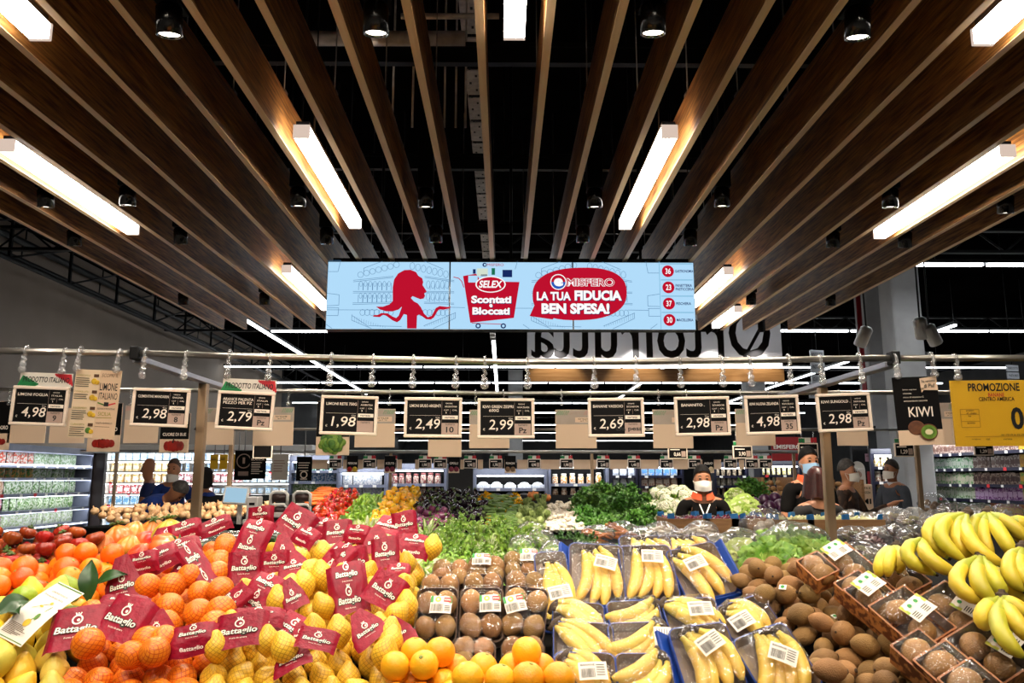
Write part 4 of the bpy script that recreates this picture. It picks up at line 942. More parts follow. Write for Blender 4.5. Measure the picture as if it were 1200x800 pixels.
for i, (px, py, k, rz, lab) in enumerate([(199, 626, 1.15, .1, 'large yellow green ribbed heirloom tomato beside the left post'), (180, 622, .95, .5, 'orange ribbed heirloom tomato left of the yellow green one'), (157, 626, 1.0, -.2, 'upright orange heirloom tomato at the back of the pile'), (139, 632, 1.1, -.3, 'orange and yellow ribbed heirloom tomato, leftmost large one'),
        (175, 637, 1.0, .9, 'orange heirloom tomato in the middle of the heirloom pile'), (196, 644, 1.15, 1.1, 'deep orange ribbed heirloom tomato facing forward below the yellow green one'), (152, 642, .95, .2, 'small orange heirloom tomato above the loose oranges'), (167, 650, .9, -.6, 'red orange heirloom tomato low in the heirloom pile'), (124, 638, .8, .5, 'small orange heirloom tomato beside the dark tomatoes'), (215, 633, .8, .3, 'yellow orange heirloom tomato tucked behind the left post')]):
    p = W(px, py, B(px, py).y * (.97 if i in (0, 5) else 1.0)); o = obj('heirloom_tomato', heir[2 if i in (0,) else (0 if i in (3, 5, 1) else 1)], None, TRS(p, R.uniform(0, 6), rz, 0, k), label=lab, cat='tomato', group='heirloom tomatoes')
# ---- loose oranges
om = [orange_me(.0315, m_orange), orange_me(.030, m_orange)]
heap('orange', om, [(-30, 688), (20, 674), (60, 664), (100, 654), (150, 664), (205, 662), (205, 676), (165, 688), (128, 702), (60, 712), (-30, 708)], .0605, 'loose orange', 'orange', 'loose oranges', second=.36)
# ---- lemons with leaves, limes
lm = [lemon_me(m_lemong), lemon_me(m_lemon), lemon_me(m_lemong, .078, .033)]
heap('lemon', lm, [(-40, 705), (20, 703), (60, 706), (105, 712), (112, 740), (85, 775), (70, 815), (-40, 815)], .068, 'pale yellow loose lemon', 'lemon', 'loose lemons', second=.35)
li = lemon_me(m_lime, .076, .031, 'lime')
for px, py, rz, lab in ((30, 726, .4, 'round green lime among the lemons at left'), (82, 716, -.5, 'yellow green lime behind the citrus leaf'), (86, 752, 1.0, 'green lime beside the lemon leaflet'), (92, 757, 2.0, 'small green lime just right of the leaflet')):
    p = B(px, py) + NB * .055; obj('lime', li, None, TRS(p, rz, .9 + rz), label=lab, cat='lime', group='green limes')
def leaf_me(L=.10, w=.045, curl=.02, name='citrus_leaf', m=m_leaf, th=0):
    def f(u, v):
        x = (u - .5) * w * math.sin(PI * min(.98, max(.03, v)) ** .85) * 1.0; return (x, v * L, curl * math.sin(PI * v) + abs(u - .5) * .012)
    return MB().grid(6, 10, f).mesh(name, m)
lf = leaf_me()
for px, py, dd, yaw, tilt, roll, k, lab in ((107, 738, .07, .2, 1.2, 0.1, 1.0, 'dark citrus leaf standing beside the lemons'), (116, 716, .07, -.3, .9, -1.2, .8, 'dark green citrus leaf next to the red triangle label'), (-2, 778, .11, 1.2, .7, -1.3, 1.0, 'pale green leaf at the left edge'), (24, 772, .1, -1.3, .5, -1.2, .7, 'small leaf over the lemons near the left edge'), (98, 745, .05, .5, .8, -2.4, .6, 'curled green leaf under the leaflet')):
    obj('citrus_leaf', lf, None, TRS(B(px, py) + NB * dd, yaw, tilt, roll, k), label=lab, cat='leaf', group='citrus leaves')
# leaflet
p = B(52, 768) + NB * .10; s = mpp(p)
o = empty('leaflet', 'white leaflet with a small lemon flower drawing lying on the lemons', 'leaflet', TRS(p, .15, rad(40), -.52))
w, h = 40 * s, 88 * s
def fl(q): return Vector((q.x, q.z, -q.y + .012 * math.cos(q.z / h * 3)))
MB().grid(6, 10, lambda u, v: ((u - .5) * w, (v - .5) * h, .012 * math.cos((v - .5) * 3))).build('sheet', m_paper, o)
mb = MB()
for a, b in ((.48, .02), (-.47, .012)): mb.rect(-w * .48, h * a - h * b, w * .48, h * a, -.001, 1, fn=fl)
mb.text('LIMONE FOGLIA', -w * .3, h * .30, w * .6, h * .03, -.001, 0, fn=fl); mb.text('Provenienza Italia', -w * .38, h * .22, w * .7, h * .03, -.001, 0, fn=fl)
mb.line(-w * .25, -h * .02, w * .1, h * .13, h * .008, -.001, 2, fn=fl); mb.disc(w * .12, h * .14, w * .05, -.0012, 3, 10, fn=fl); mb.disc(-w * .05, h * .05, w * .06, -.0012, 3, 10, .6, fn=fl)
mb.line(w * .25, h * .1, w * .05, -h * .2, h * .012, -.001, 4, fn=fl); mb.disc(w * .05, -h * .22, w * .1, -.0012, 3, 12, 1.3, fn=fl); mb.disc(w * .15, -h * .1, w * .06, -.0014, 4, 10, 2, fn=fl)
for i in range(9): mb.rect(-w * .42, -h * (.28 + .018 * i), w * R.uniform(-.1, .3), -h * (.272 + .018 * i), -.001, 0, fn=fl)
mb.build('print', [m_brn, m_grn, m_olive, m_lem, m_grn], o)

# ---- net bags of oranges and lemons with red paper labels
m_red = mat('label_red', '#98082c', '#850726', 6, .45, rnd=.12, bump=.6, bscale=7, spec=.35)
m_lwh = mat('label_white', '#f6efe2', rough=.5); m_ldk = mat('label_dark', '#1f2414', rough=.5)
def warpA(u, v): return .05 * math.cos(2.2 * u + .5) + .04 * math.sin(3.1 * v + u) + (-.9 * max(0, abs(u) - .5) ** 1.0)
def warpB(u, v): return .10 * math.cos(3 * u) * (1 - v) * .5 - 1.0 * max(0, abs(u) - (.42 - .3 * max(v, -.5)))
def warpC(u, v): return .09 * math.sin(5.0 * v + .6) + .05 * math.cos(3 * u) - .8 * max(0, abs(u) - .48)
def warpD(u, v): return -.6 * max(0, -v - .05) + .05 * math.sin(4 * u + 2 * v) - .9 * max(0, abs(u) - .5)
def label_parts(kind):
    wf = {'A': warpA, 'B': warpB, 'C': warpC, 'D': warpD}[kind]
    def sheet(u, v):
        x = (u - .5) * 1.3; y = v - .5
        if kind == 'B': x *= (1.05 - .8 * (v)) if v > .25 else .85
        return (x * (1 if abs(x) < .5 else .92), y + .03 * math.sin(5 * x), wf(x, y) - .03 * abs(noise.noise(Vector((x * 3, y * 3, ord(kind))))))
    sh = MB().grid(14, 12, sheet).mesh('red_label', m_red)
    fn = lambda q: Vector((q.x, q.z, -q.y + wf(q.x, q.z) + .012))
    tx = MB(); em = MB()
    def logo(cx, cy, k, rot=0):
        for b, mi, dy in ((.07, 1, 0), (.018, 0, -.006)): tx.text('Battaglio', cx - .36 * k - (.02 if b > .05 else 0), cy - .075 * k - (.015 if b > .05 else 0), .72 * k + (.04 if b > .05 else 0), .17 * k + (.03 if b > .05 else 0), dy, mi, b, .1, fn=fn)
        tx.text('frutta da amare', cx - .17 * k, cy - .15 * k, .34 * k, .035 * k, -.004, 0, fn=fn)
        ez = cy + .21 * k
        n = 16
        for i in range(n):
            a, b2 = 2 * PI * i / n, 2 * PI * (i + 1) / n
            em.line(cx + .085 * k * math.cos(a), ez + .085 * k * math.sin(a), cx + .085 * k * math.cos(b2), ez + .085 * k * math.sin(b2), .03 * k, -.002, 0, fn=fn)
        for j in (-1, 0, 1): em.line(cx + j * .02 * k, ez + .08 * k, cx + j * .05 * k, ez + .145 * k, .022 * k, -.002, 0, fn=fn)
        em.disc(cx + .02 * k, ez - .01 * k, .03 * k, -.003, 0, 8, fn=fn)
    if kind == 'A': logo(0, -.08, 1.15)
    elif kind == 'B': logo(0, -.16, .85)
    elif kind == 'C': logo(0, .22, .9); logo(0, -.28, .9)
    else: logo(0, .14, .95); tx.text('Battaglio', -.3, -.38, .6, .14, -.002, 0, .02, fn=fn)
    return sh, tx.mesh('lettering', [m_lwh, m_ldk]), em.mesh('emblem', [m_lwh])
LAB = {k: label_parts(k) for k in 'ABCD'}
onm = orange_me(.0315, m_onet); lnm = lemon_me(m_lnet, .068, .0275)
BAGS = [  # px, py, w, h, roll deg, kind, fruit, lean
 (219, 650, 34, 22, 18, 'D', 'o', 62), (254, 648, 34, 17, 24, 'D', 'o', 55), (306, 641, 28, 26, 4, 'D', 'l', 80), (346, 640, 42, 36, -30, 'A', 'l', 60), (297, 667, 36, 46, -14, 'C', 'o', 55), (288, 699, 37, 36, 3, 'A', 'l', 70), (323, 697, 31, 25, 4, 'A', 'l', 75),
 (333, 679, 34, 40, 14, 'B', 'l', 60), (358, 658, 32, 20, -30, 'D', 'l', 45), (396, 654, 31, 27, 6, 'A', 'l', 62), (418, 660, 29, 19, -8, 'D', 'l', 55), (442, 663, 36, 32, 4, 'B', 'l', 60), (391, 692, 30, 50, -32, 'C', 'l', 55), (409, 727, 42, 58, 10, 'C', 'l', 58), (452, 687, 30, 36, 8, 'A', 'l', 66),
 (474, 649, 27, 28, 9, 'A', 'l', 75), (485, 668, 36, 25, -16, 'D', 'l', 45), (452, 735, 40, 40, -32, 'A', 'l', 66), (429, 778, 48, 42, 36, 'B', 'l', 58), (306, 730, 40, 46, -24, 'C', 'l', 52), (344, 737, 32, 40, 28, 'B', 'l', 60), (303, 757, 56, 19, -4, 'D', 'l', 35), (283, 783, 58, 40, 10, 'A', 'l', 55), (275, 737, 26, 40, -42, 'A', 'o', 60),
 (238, 704, 24, 78, 36, 'C', 'o', 55), (212, 676, 44, 24, 20, 'D', 'o', 45), (146, 716, 48, 58, 16, 'B', 'o', 68), (147, 772, 54, 50, -16, 'A', 'o', 52), (93, 777, 60, 48, 8, 'A', 'o', 45), (147, 746, 52, 16, -10, 'D', 'o', 30), (186, 685, 46, 26, 28, 'D', 'o', 50), (168, 690, 34, 24, 10, 'D', 'o', 70), (227, 789, 50, 32, 8, 'D', 'o', 50), (373, 795, 44, 24, -14, 'A', 'l', 50), (353, 779, 26, 24, 20, 'B', 'l', 55), (467, 706, 26, 20, -6, 'D', 'l', 40)]
FR = [(x / 4.444, 620 + y / 4.444, 'o') for x, y in ((775, 420), (905, 410), (1000, 370), (890, 510), (1040, 555), (1140, 345), (1150, 260), (1180, 180), (870, 620), (1150, 450), (1125, 640), (775, 720), (865, 720), (815, 790), (490, 570), (1160, 550), (690, 780), (470, 740))]
FR += [(200 + x / 4.444, 620 + y / 4.444, 'o') for x, y in ((290, 195), (255, 275), (245, 345), (270, 420), (270, 560), (240, 640), (160, 440))]
FR += [(200 + x / 4.444, 620 + y / 4.444, 'l') for x, y in ((680, 255), (725, 330), (800, 250), (790, 360), (620, 430), (570, 510), (410, 450), (320, 660), (245, 740), (600, 770), (510, 730), (750, 640), (880, 660), (800, 510), (960, 265), (1030, 335), (890, 370), (1150, 690), (700, 400), (1160, 280))]
FR += [(400 + x / 4.444, 620 + y / 4.444, 'l') for x, y in ((340, 290), (475, 205), (320, 420), (340, 520), (290, 570), (200, 640), (260, 720), (160, 440), (230, 780), (330, 400), (260, 210))]
zone = [(80, 792), (112, 745), (150, 690), (215, 655), (240, 640), (300, 632), (370, 640), (430, 650), (500, 655), (500, 690), (482, 720), (480, 760), (462, 800), (440, 828), (50, 828)]
fr = [(x, y, t, B(x, y) + NB * R.uniform(.052, .066)) for x, y, t in FR]
ws = [B(x, y) for x, y in zone]; y = max(w.y for w in ws); rr = 0
while y > min(w.y for w in ws) - .1:
    x = -1.2 + (.035 if rr % 2 else 0)
    while x < .2:
        q = Vector((x + R.uniform(-.008, .008), y, BED[1] + (y - BED[0]) * BED[2])); u, v = proj(q)
        if inpoly(u, v, zone): fr.append((u, v, 'o' if u < 262 - (v - 640) * .12 else 'l', q - NB * R.uniform(.012, .02)))
        x += .060
    y -= .055; rr += 1
bagfr = [[] for _ in BAGS]
for f in fr:
    c = min(range(len(BAGS)), key=lambda i: (BAGS[i][0] - f[0]) ** 2 + (BAGS[i][1] + 6 - f[1]) ** 2 + (0 if BAGS[i][6] == f[2] else 9e3))
    bagfr[c].append(f)
order = rows_of([(b[0], b[1], i) for i, b in enumerate(BAGS)], 30); names = {}
rn = ['back', 'second', 'third', 'fourth', 'front', 'frontmost']
for ri, r in enumerate(order):
    for ci, t in enumerate(r): names[t[2]] = 'red labelled net bag of %s, %s from left in the %s row of bags' % ('oranges' if BAGS[t[2]][6] == 'o' else 'lemons', nth(ci + 1), 'back' if ri == 0 else nth(ri + 1))
for i, (px, py, w, h, roll, kind, ft, lean) in enumerate(BAGS):
    p = B(px, py) + NB * R.uniform(.075, .095); s = mpp(p)
    o = empty('net_bag', names[i], 'net bag', Matrix.Translation(p), 'net bags of %s' % ('oranges' if ft == 'o' else 'lemons'))
    sh, tx, em = LAB[kind]; sw = w * s / 1.08; shh = h * s / math.sin(min(PI / 2, rad(lean + 14)))
    L_ = obj('red_label', sh, o, Matrix.Rotation(R.uniform(-.22, .22), 4, 'Z') @ Matrix.Rotation(rad(lean), 4, 'X') @ Matrix.Rotation(rad(roll), 4, 'Z') @ Matrix.Diagonal((sw, shh, min(sw, shh) * 1.0, 1)))
    obj('lettering', tx, L_); obj('emblem', em, L_)
    if i % 3 == 0:
        side = R.choice((-1, 1)); sh2, tx2, em2 = LAB[R.choice('ADB')]
        L2 = obj('red_label', sh2, o, Matrix.Translation((side * sw * .75, .01, -.018 + R.uniform(-.02, .02))) @ Matrix.Rotation(R.uniform(-.5, .5), 4, 'Z') @ Matrix.Rotation(rad(R.uniform(30, 70)), 4, 'X') @ Matrix.Rotation(rad(roll + R.uniform(-50, 50)), 4, 'Z') @ Matrix.Diagonal((.085, .075, .075, 1)))
        obj('lettering', tx2, L2); obj('emblem', em2, L2)
    for f in bagfr[i]:
        c = obj('orange' if f[2] == 'o' else 'lemon', onm if f[2] == 'o' else lnm, o, Matrix.Translation(f[3] - p) @ rot3() @ Matrix.Diagonal([R.uniform(.95, 1.1)] * 3 + [1]))

# ---- yellow oranges along the front edge
ym = [orange_me(.0315, m_yorange, 'yellow_orange'), orange_me(.030, m_yorange, 'yellow_orange')]
heap('yellow_orange', ym, [(462, 784), (520, 774), (545, 772), (590, 774), (655, 780), (662, 835), (440, 835)], .0605, 'yellow orange', 'orange', 'yellow oranges at the front edge', second=.35, lift=.01)

# ---- trays
def rrect(w, l, r, n=4):
    P = []
    for sx, sy, a0 in ((1, 1, 0), (-1, 1, PI / 2), (-1, -1, PI), (1, -1, 1.5 * PI)):
        for i in range(n + 1):
            a = a0 + PI / 2 * i / n; P.append((sx * (w / 2 - r) + r * math.cos(a), sy * (l / 2 - r) + r * math.sin(a)))
    return P
def loft(mb, rings, mi=0, mis=None, cap0=True, cap1=True, wob=None):
    Rg = [[(x, y, z + (wob(x, y) if wob else 0)) for x, y in rrect(w, l, r)] for w, l, r, z in rings]; n = len(Rg[0]); o = len(mb.v)
    for r in Rg: mb.v += [Vector(v) for v in r]
    for i in range(len(Rg) - 1):
        for k in range(n): mb.f.append((o + i * n + k, o + i * n + (k + 1) % n, o + (i + 1) * n + (k + 1) % n, o + (i + 1) * n + k)); mb.m.append(mis[i] if mis else mi); mb.sm.append(False)
    if cap0: mb.f.append(tuple(o + k for k in reversed(range(n)))); mb.m.append(mis[0] if mis else mi); mb.sm.append(False)
    if cap1: mb.f.append(tuple(o + (len(Rg) - 1) * n + k for k in range(n))); mb.m.append(mis[-1] if mis else mi); mb.sm.append(False)
    return mb
m_foam = mat('tray_brown', '#5a4436', '#4c382c', 6, .5); m_foamb = mat('tray_taupe', '#8a7868', '#7d6b5c', 5, .5); m_blue = mat('tray_blue', '#14429c', '#0f3784', 5, .4)
m_film = film('wrap_film', lo=.0, hi=.38, rough=.05, bump=.9, bscale=26)
m_barc = mat('barcode', '#2b2b2b', rough=.6); m_lg = mat('label_green', '#2f8f3e', rough=.5); m_ly = mat('label_yellow', '#d5c24a', '#8fae3a', 60, .5); m_lr = mat('label_redspot', '#c8232c', rough=.5)
def tray_me(w, l, hgt, outer, inner, blue=None):
    mb = MB(); loft(mb, [(w * .97, l * .97, .015, 0), (w, l, .018, hgt), (w - .006, l - .006, .017, hgt + .002), (w * .85, l * .87, .014, .005)], mis=[0, 0, 1])
    return mb.mesh('tray', [outer, inner])
def film_me(w, l, hgt, top, seed=0):
    mb = MB(); loft(mb, [(w + .002, l + .002, .018, hgt * .4), (w + .003, l + .003, .018, hgt + .003), (w * .93, l * .94, .02, top * .86), (w * .80, l * .82, .03, top)], cap0=False, cap1=False)
    mb.grid(10, 14, lambda u, v: ((u - .5) * w * .79, (v - .5) * l * .81, top + .004 * noise.noise(Vector((u * 6, v * 7, seed * 3.1)))))
    return mb.mesh('film', m_film)
def label_me(w, h, kind):
    mb = MB(); f = lambda u, v: ((u - .5) * w, (v - .5) * h, .003 * math.cos((u - .5) * 2.5))
    mb.grid(6, 4, f, 0); fn = lambda q: Vector((q.x, q.z, -q.y + .003 * math.cos(q.x / w * 2.5) + .0006))
    if kind == 'kiwi':
        mb.rect(-w * .5, h * .10, w * .5, h * .5, -.0002, 1, fn=fn); mb.disc(-w * .15, h * .28, h * .16, -.0005, 2, 14, fn=fn); mb.disc(-w * .15, h * .28, h * .07, -.0008, 0, 10, fn=fn); mb.rect(w * .12, h * .15, w * .46, h * .42, -.0005, 3, fn=fn); mb.text('KIWI', w * .16, h * .22, w * .26, h * .12, -.0009, 0, .02, fn=fn)
        x = -w * .46
        while x < w * .12: b = R.choice((.004, .008, .012)) * w * 1.6; mb.rect(x, -h * .42, x + b, h * .02, -.0004, 4, fn=fn); x += b + R.choice((.01, .016)) * w
        for j in range(4): mb.rect(w * .18, -h * (.1 + .09 * j), w * .44, -h * (.06 + .09 * j), -.0004, 4, fn=fn)
    elif kind == 'plain':
        x = -w * .42
        while x < w * .05: b = R.choice((.006, .01, .014)) * w * 1.3; mb.rect(x, -h * .38, x + b, h * .12, -.0004, 4, fn=fn); x += b + R.choice((.012, .018)) * w
        mb.text('BANANE', -w * .42, h * .26, w * .5, h * .12, -.0004, 4, .01, fn=fn)
        for j in range(5): mb.rect(w * .12, h * (.3 - .14 * j), w * .42, h * (.34 - .14 * j), -.0004, 4, fn=fn)
    else:
        mb.rect(-w * .5, h * .0, w * .5, h * .5, -.0002, 2, fn=fn)
        for j in range(5): mb.disc(-w * .35 + j * w * .17, h * .26, h * .10, -.0004, 1 if j % 2 else 5, 10, fn=fn)
        for j in range(4): mb.rect(-w * .42, -h * (.1 + .09 * j), w * .3, -h * (.06 + .09 * j), -.0004, 4, fn=fn)
    return mb.mesh('sticker', [m_paper, m_lg, m_ly, m_paper if kind == 'x' else m_lr, m_barc, m_lwh])
kiA = [kiwi_me(.066, .0255), kiwi_me(.070, .0265, sq=.98)]
st_k = label_me(.052, .046, 'kiwi'); st_b = label_me(.06, .04, 'plain'); st_g = label_me(.062, .05, 'gold')
KT = {}
def kiwi_tray(px, py, w, h, tilt, roll, stick, label, yaw=0, dd=0.0, n=(2, 3)):
    p = W(px, py, B(px, py).y + dd); s = mpp(p); wm = w * s; lm_ = h * s / math.sin(rad(min(90, tilt + 14)))
    key = (round(wm, 2), round(lm_, 2))
    if key not in KT: KT[key] = (tray_me(wm, lm_, .032, m_foam, m_foam), film_me(wm, lm_, .032, .060, len(KT)))
    o = empty('kiwi_tray', label, 'kiwi tray', TRS(p, yaw, rad(tilt), rad(roll)), 'film wrapped kiwi trays')
    C_ = Matrix.Translation((0, 0, -.045))
    obj('tray', KT[key][0], o, C_)
    nx = 2; ny = max(2, int(round(lm_ / .062)))
    for a in range(nx):
        for b in range(ny):
            q = Vector(((a - .5) * (wm * .46), (b - (ny - 1) / 2) * (lm_ * .88 / ny), -.045 + .032 + R.uniform(0, .004)))
            obj('kiwi', R.choice(kiA), o, Matrix.Translation(q) @ Matrix.Rotation(R.uniform(-.5, .5) + (PI / 2 if wm > .12 else 0), 4, 'Z') @ Matrix.Rotation(PI / 2 + R.uniform(-.2, .2), 4, 'X') @ Matrix.Diagonal([min(1.0, wm / .112)] * 3 + [1]))
    f = obj('film', KT[key][1], o, C_)
    if stick: obj('sticker', st_k, o, Matrix.Translation((stick[0] * wm, stick[1] * lm_, .0195)) @ Matrix.Rotation(rad(stick[2]), 4, 'Z'), label='white and green kiwi sticker')
    return o
for a in [(528, 667, 44, 24, 35, 0, None, 'film wrapped kiwi tray in the back row, leftmost', 0, .0), (569, 664, 46, 26, 35, 0, (-.1, .1, 0), 'film wrapped kiwi tray in the back row, second from left', 0, 0), (611, 659, 42, 32, 40, 0, (.22, .1, 0), 'film wrapped kiwi tray in the back row, rightmost', 0, 0),
          (515, 690, 46, 40, 50, 0, None, 'kiwi tray half hidden behind the left sticker tray', 0, .02), (566, 688, 46, 40, 50, 0, None, 'kiwi tray half hidden behind the middle sticker tray', 0, .02), (616, 687, 46, 40, 50, 0, None, 'kiwi tray half hidden behind the right sticker tray', 0, .02),
          (511, 717, 50, 66, 50, 0, (.12, .05, -3), 'upright kiwi tray with white sticker, left of the three', 0, -.03), (564, 716, 52, 64, 50, 0, (.20, .06, 2), 'upright kiwi tray with white sticker, middle of the three', 0, -.03), (615, 715, 54, 66, 50, -8, (-.22, .02, 22), 'upright kiwi tray with tilted sticker, right of the three', 0, -.03),
          (502, 766, 52, 34, 45, 0, None, 'low kiwi tray behind the yellow oranges at left', 0, 0), (555, 764, 50, 34, 45, 0, None, 'low kiwi tray behind the yellow oranges in the middle', 0, 0), (613, 764, 52, 34, 45, 2, None, 'low kiwi tray behind the yellow oranges at right', 0, 0)]:
    kiwi_tray(*a)

# ---- bananas
m_ban = mat('banana_peel', '#e9c458', '#ddb041', 5, .42, rnd=.07, hue=.008, bump=.08, bscale=40)
m_bang = mat('banana_green', '#d8c036', '#a8a82a', 4, .42, rnd=.08, hue=.012, bump=.08, bscale=40, contrast=(.45, .75))
m_neck = mat('banana_neck', '#cfb43e', '#b49c34', 8, .5); m_tip = mat('banana_tip', '#3a2a18', rough=.8)
BPROF = [(0, .36), (.05, .38), (.11, .44), (.17, .70), (.26, .92), (.40, 1.0), (.55, 1.0), (.70, .97), (.82, .84), (.90, .62), (.95, .38), (.975, .24), (1, .22)]
def banana_mesh(fn, r, mats, name='banana'):
    pts = [fn(t) for t, k in BPROF]; rr = [r * k for t, k in BPROF]
    return MB().tube(pts, rr, 10, mis=[2, 1, 1, 1] + [0] * 6 + [1, 2], prof=[1.05, .96]).mesh(name, mats)
def arc_ban(L, ang, r, mats, name='banana'):
    Rr = L / ang
    return banana_mesh(lambda t: Vector((Rr * (math.cos((t - .5) * ang) - math.cos(ang / 2)), -(t - .5) * L * .96, 0)), r, mats, name)
bm = [m_ban, m_neck, m_tip]; bg = [m_bang, mat('banana_neck_green', '#a9ad34', '#8f9a2e', 8, .45), m_tip]
abs_ = [arc_ban(.175, 1.1, .0178, bm), arc_ban(.165, 1.35, .0170, bm), arc_ban(.180, .85, .0180, bm)]
m_bfilm = film('banana_film', lo=.0, hi=.36, rough=.06, bump=1.0, bscale=18, haze=.015)
BT = {}
def banana_tray(px, py, w, h, tilt, roll, flip, stick, label, dd=0.0, yaw=0, nb=4, ang=0):
    p = W(px, py, B(px, py).y + dd) ; s = mpp(p); wm = w * s; lm_ = h * s / math.sin(rad(min(90, tilt + 12)))
    key = (round(wm, 2), round(lm_, 2))
    if key not in BT:
        mbf = MB(); loft(mbf, [(wm + .002, lm_ + .002, .018, .012), (wm + .003, lm_ + .003, .018, .032), (wm * .9, lm_ * .92, .025, .058), (wm * .7, lm_ * .75, .03, .066)], cap0=False, cap1=False)
        mbf.grid(10, 14, lambda u, v: ((u - .5) * wm * .69, (v - .5) * lm_ * .74, .066 + .005 * noise.noise(Vector((u * 5, v * 6, len(BT) * 2.3)))))
        BT[key] = (tray_me(wm, lm_, .036, m_blue, m_foamb), mbf.mesh('film', m_bfilm))
    o = empty('banana_tray', label, 'banana tray', TRS(p, yaw, rad(tilt), rad(roll)), 'film wrapped banana trays')
    C_ = Matrix.Translation((0, 0, -.04)); obj('tray', BT[key][0], o, C_)
    k = min(1.05, lm_ / .175, )
    kx = min(1.0, wm / .15)
    G = Matrix.Rotation(rad(ang), 4, 'Z'); ext = min(lm_ / max(.3, abs(math.cos(rad(ang)))), wm / max(.3, abs(math.sin(rad(ang))))) if ang else lm_
    k = min(1.08, ext * .98 / .175); wid = wm if abs(ang) < 30 else max(wm * .6, lm_ * .95); nn = nb if abs(ang) < 30 else 3
    for i in range(nn):
        f = i - (nn - 1) / 2; u = f * wid * .78 / nn
        M = Matrix.Translation((0, 0, -.04 + .031 + .005 * math.cos(i * 2.1))) @ G @ Matrix.Translation((u * .9 - flip * .010, R.uniform(-.005, .005), 0)) @ Matrix.Rotation(R.uniform(-.06, .06) - .10 * flip + f * .13, 4, 'Z') @ Matrix.Rotation(R.uniform(-.06, .06), 4, 'X')
        obj('banana', R.choice(abs_), o, M @ Matrix.Diagonal((flip, k, min(1, .6 + .4 * k), 1)))
    q = G @ Vector((0, k * .084, 0)); q.z = -.012; dx_ = G.to_3x3() @ Vector((.022, 0, 0))
    MB().tube([q - dx_, q + Vector((0, 0, .003)), q + dx_], [.006, .010, .006], 8).build('crown', m_tip, o)
    for wd_, on in (('left', 'leftmost in the back row' in label or 'left of two' in label and 'large' in label), ('front', 'back row' in label and 'blue' in label), ('right', 'right of the back row' in label)):
        if on:
            if wd_ == 'front': mb = MB().box((0, 0, 0), (wm + .006, .012, .050), bev=.003); Q = Matrix.Translation((0, -lm_ / 2 - .010, -.030)) @ Matrix.Rotation(-.5, 4, 'X')
            else: sg_ = -1 if wd_ == 'left' else 1; mb = MB().box((0, 0, 0), (.010, lm_, .052), bev=.003); Q = Matrix.Translation((sg_ * (wm / 2 + .008), 0, -.022)) @ Matrix.Rotation(sg_ * .75, 4, 'Y')
            mb.build('side_flap', m_blue, o, Q, label='blue cardboard flap')
    obj('film', BT[key][1], o, C_)
    if stick: obj('sticker', st_b, o, Matrix.Translation((stick[0] * wm, stick[1] * lm_, .0285)) @ Matrix.Rotation(rad(stick[2]), 4, 'Z'), label='white barcode sticker')
    return o
for a in [(757, 640, 62, 30, 40, 0, 1, None, 'banana tray at the very back, left of two half hidden', .06), (803, 640, 60, 30, 40, 0, 1, None, 'banana tray at the very back, right of two half hidden', .06),
          (650, 690, 40, 95, 48, 4, 1, (.1, -.12, 8), 'narrow greenish banana tray at the left of the tray stack', .02),
          (699, 671, 66, 74, 50, -4, 1, (.15, .08, -14), 'upright banana tray with blue sides, leftmost in the back row', 0, 0, 4, 12), (760, 669, 64, 66, 50, 2, 1, (.08, .16, -6), 'upright banana tray with blue sides, middle of the back row'), (822, 668, 64, 64, 50, 14, 1, (-.12, .06, 8), 'tilted banana tray with blue front, right of the back row', 0, 0, 4, 32),
          (678, 722, 62, 36, 45, -4, 1, None, 'banana tray in the middle row, leftmost', 0, 0, 4, 62), (744, 720, 64, 36, 45, 3, 1, None, 'banana tray in the middle row, second from left', 0, 0, 4, -60), (812, 720, 66, 40, 45, 6, 1, (.1, -.05, -4), 'banana tray in the middle row, third from left', 0, 0, 4, 55), (876, 722, 66, 42, 48, 18, 1, (-.25, -.2, 10), 'banana tray in the middle row beside the loose kiwis', 0, 0, 4, 35),
          (684, 752, 72, 48, 48, -3, 1, None, 'banana tray in the front middle, left', 0, 0, 4, 52), (750, 752, 70, 50, 48, 2, 1, (.35, -.1, 85), 'banana tray in the front middle, second from left', 0, 0, 4, -48),
          (686, 788, 74, 48, 48, -2, 1, (.1, -.12, 4), 'banana tray cut by the bottom edge, leftmost', -.02, 0, 4, 40), (756, 788, 68, 46, 48, 0, 1, None, 'banana tray cut by the bottom edge, second from left', -.02, 0, 4, -45),
          (829, 770, 74, 76, 52, 8, 1, (.05, .12, 24), 'large banana tray in front with tilted barcode sticker, left of two', -.04, 0, 4, 18), (911, 775, 74, 76, 52, 20, 1, (.05, .0, -44), 'large banana tray in front with tilted barcode sticker, right of two', -.04, 0, 4, -14)]:
    banana_tray(*a)

# ---- loose kiwis
km = [kiwi_me(.068, .0242), kiwi_me(.064, .0248, sq=.98), kiwi_me(.072, .0245)]
krot = lambda q: Matrix.Rotation(R.uniform(-1.5, 1.5) + PI / 2, 4, 'Z') @ Matrix.Rotation(PI / 2 + R.uniform(-.5, .5), 4, 'X') @ Matrix.Rotation(R.uniform(0, 6), 4, 'Z')
stk = MB().grid(4, 4, lambda u, v: ((u - .5) * .014, (v - .5) * .018, .002 * math.cos((u - .5) * 2) * math.cos((v - .5) * 2))).disc(0, 0, .005, -.0 , 1, 10, fn=lambda q: Vector((q.x, q.z, .0026))).mesh('sticker', [m_lwh, m_lg])
ks = heap('kiwi', km, [(862, 668), (880, 652), (920, 655), (950, 668), (985, 690), (1012, 700), (1030, 725), (1062, 750), (1080, 780), (1085, 830), (985, 830), (960, 790), (945, 770), (935, 745), (905, 720), (880, 705), (866, 690)], .058, 'loose brown kiwi', 'kiwi', 'loose kiwis', second=.4, lift=-.006, rot=krot)
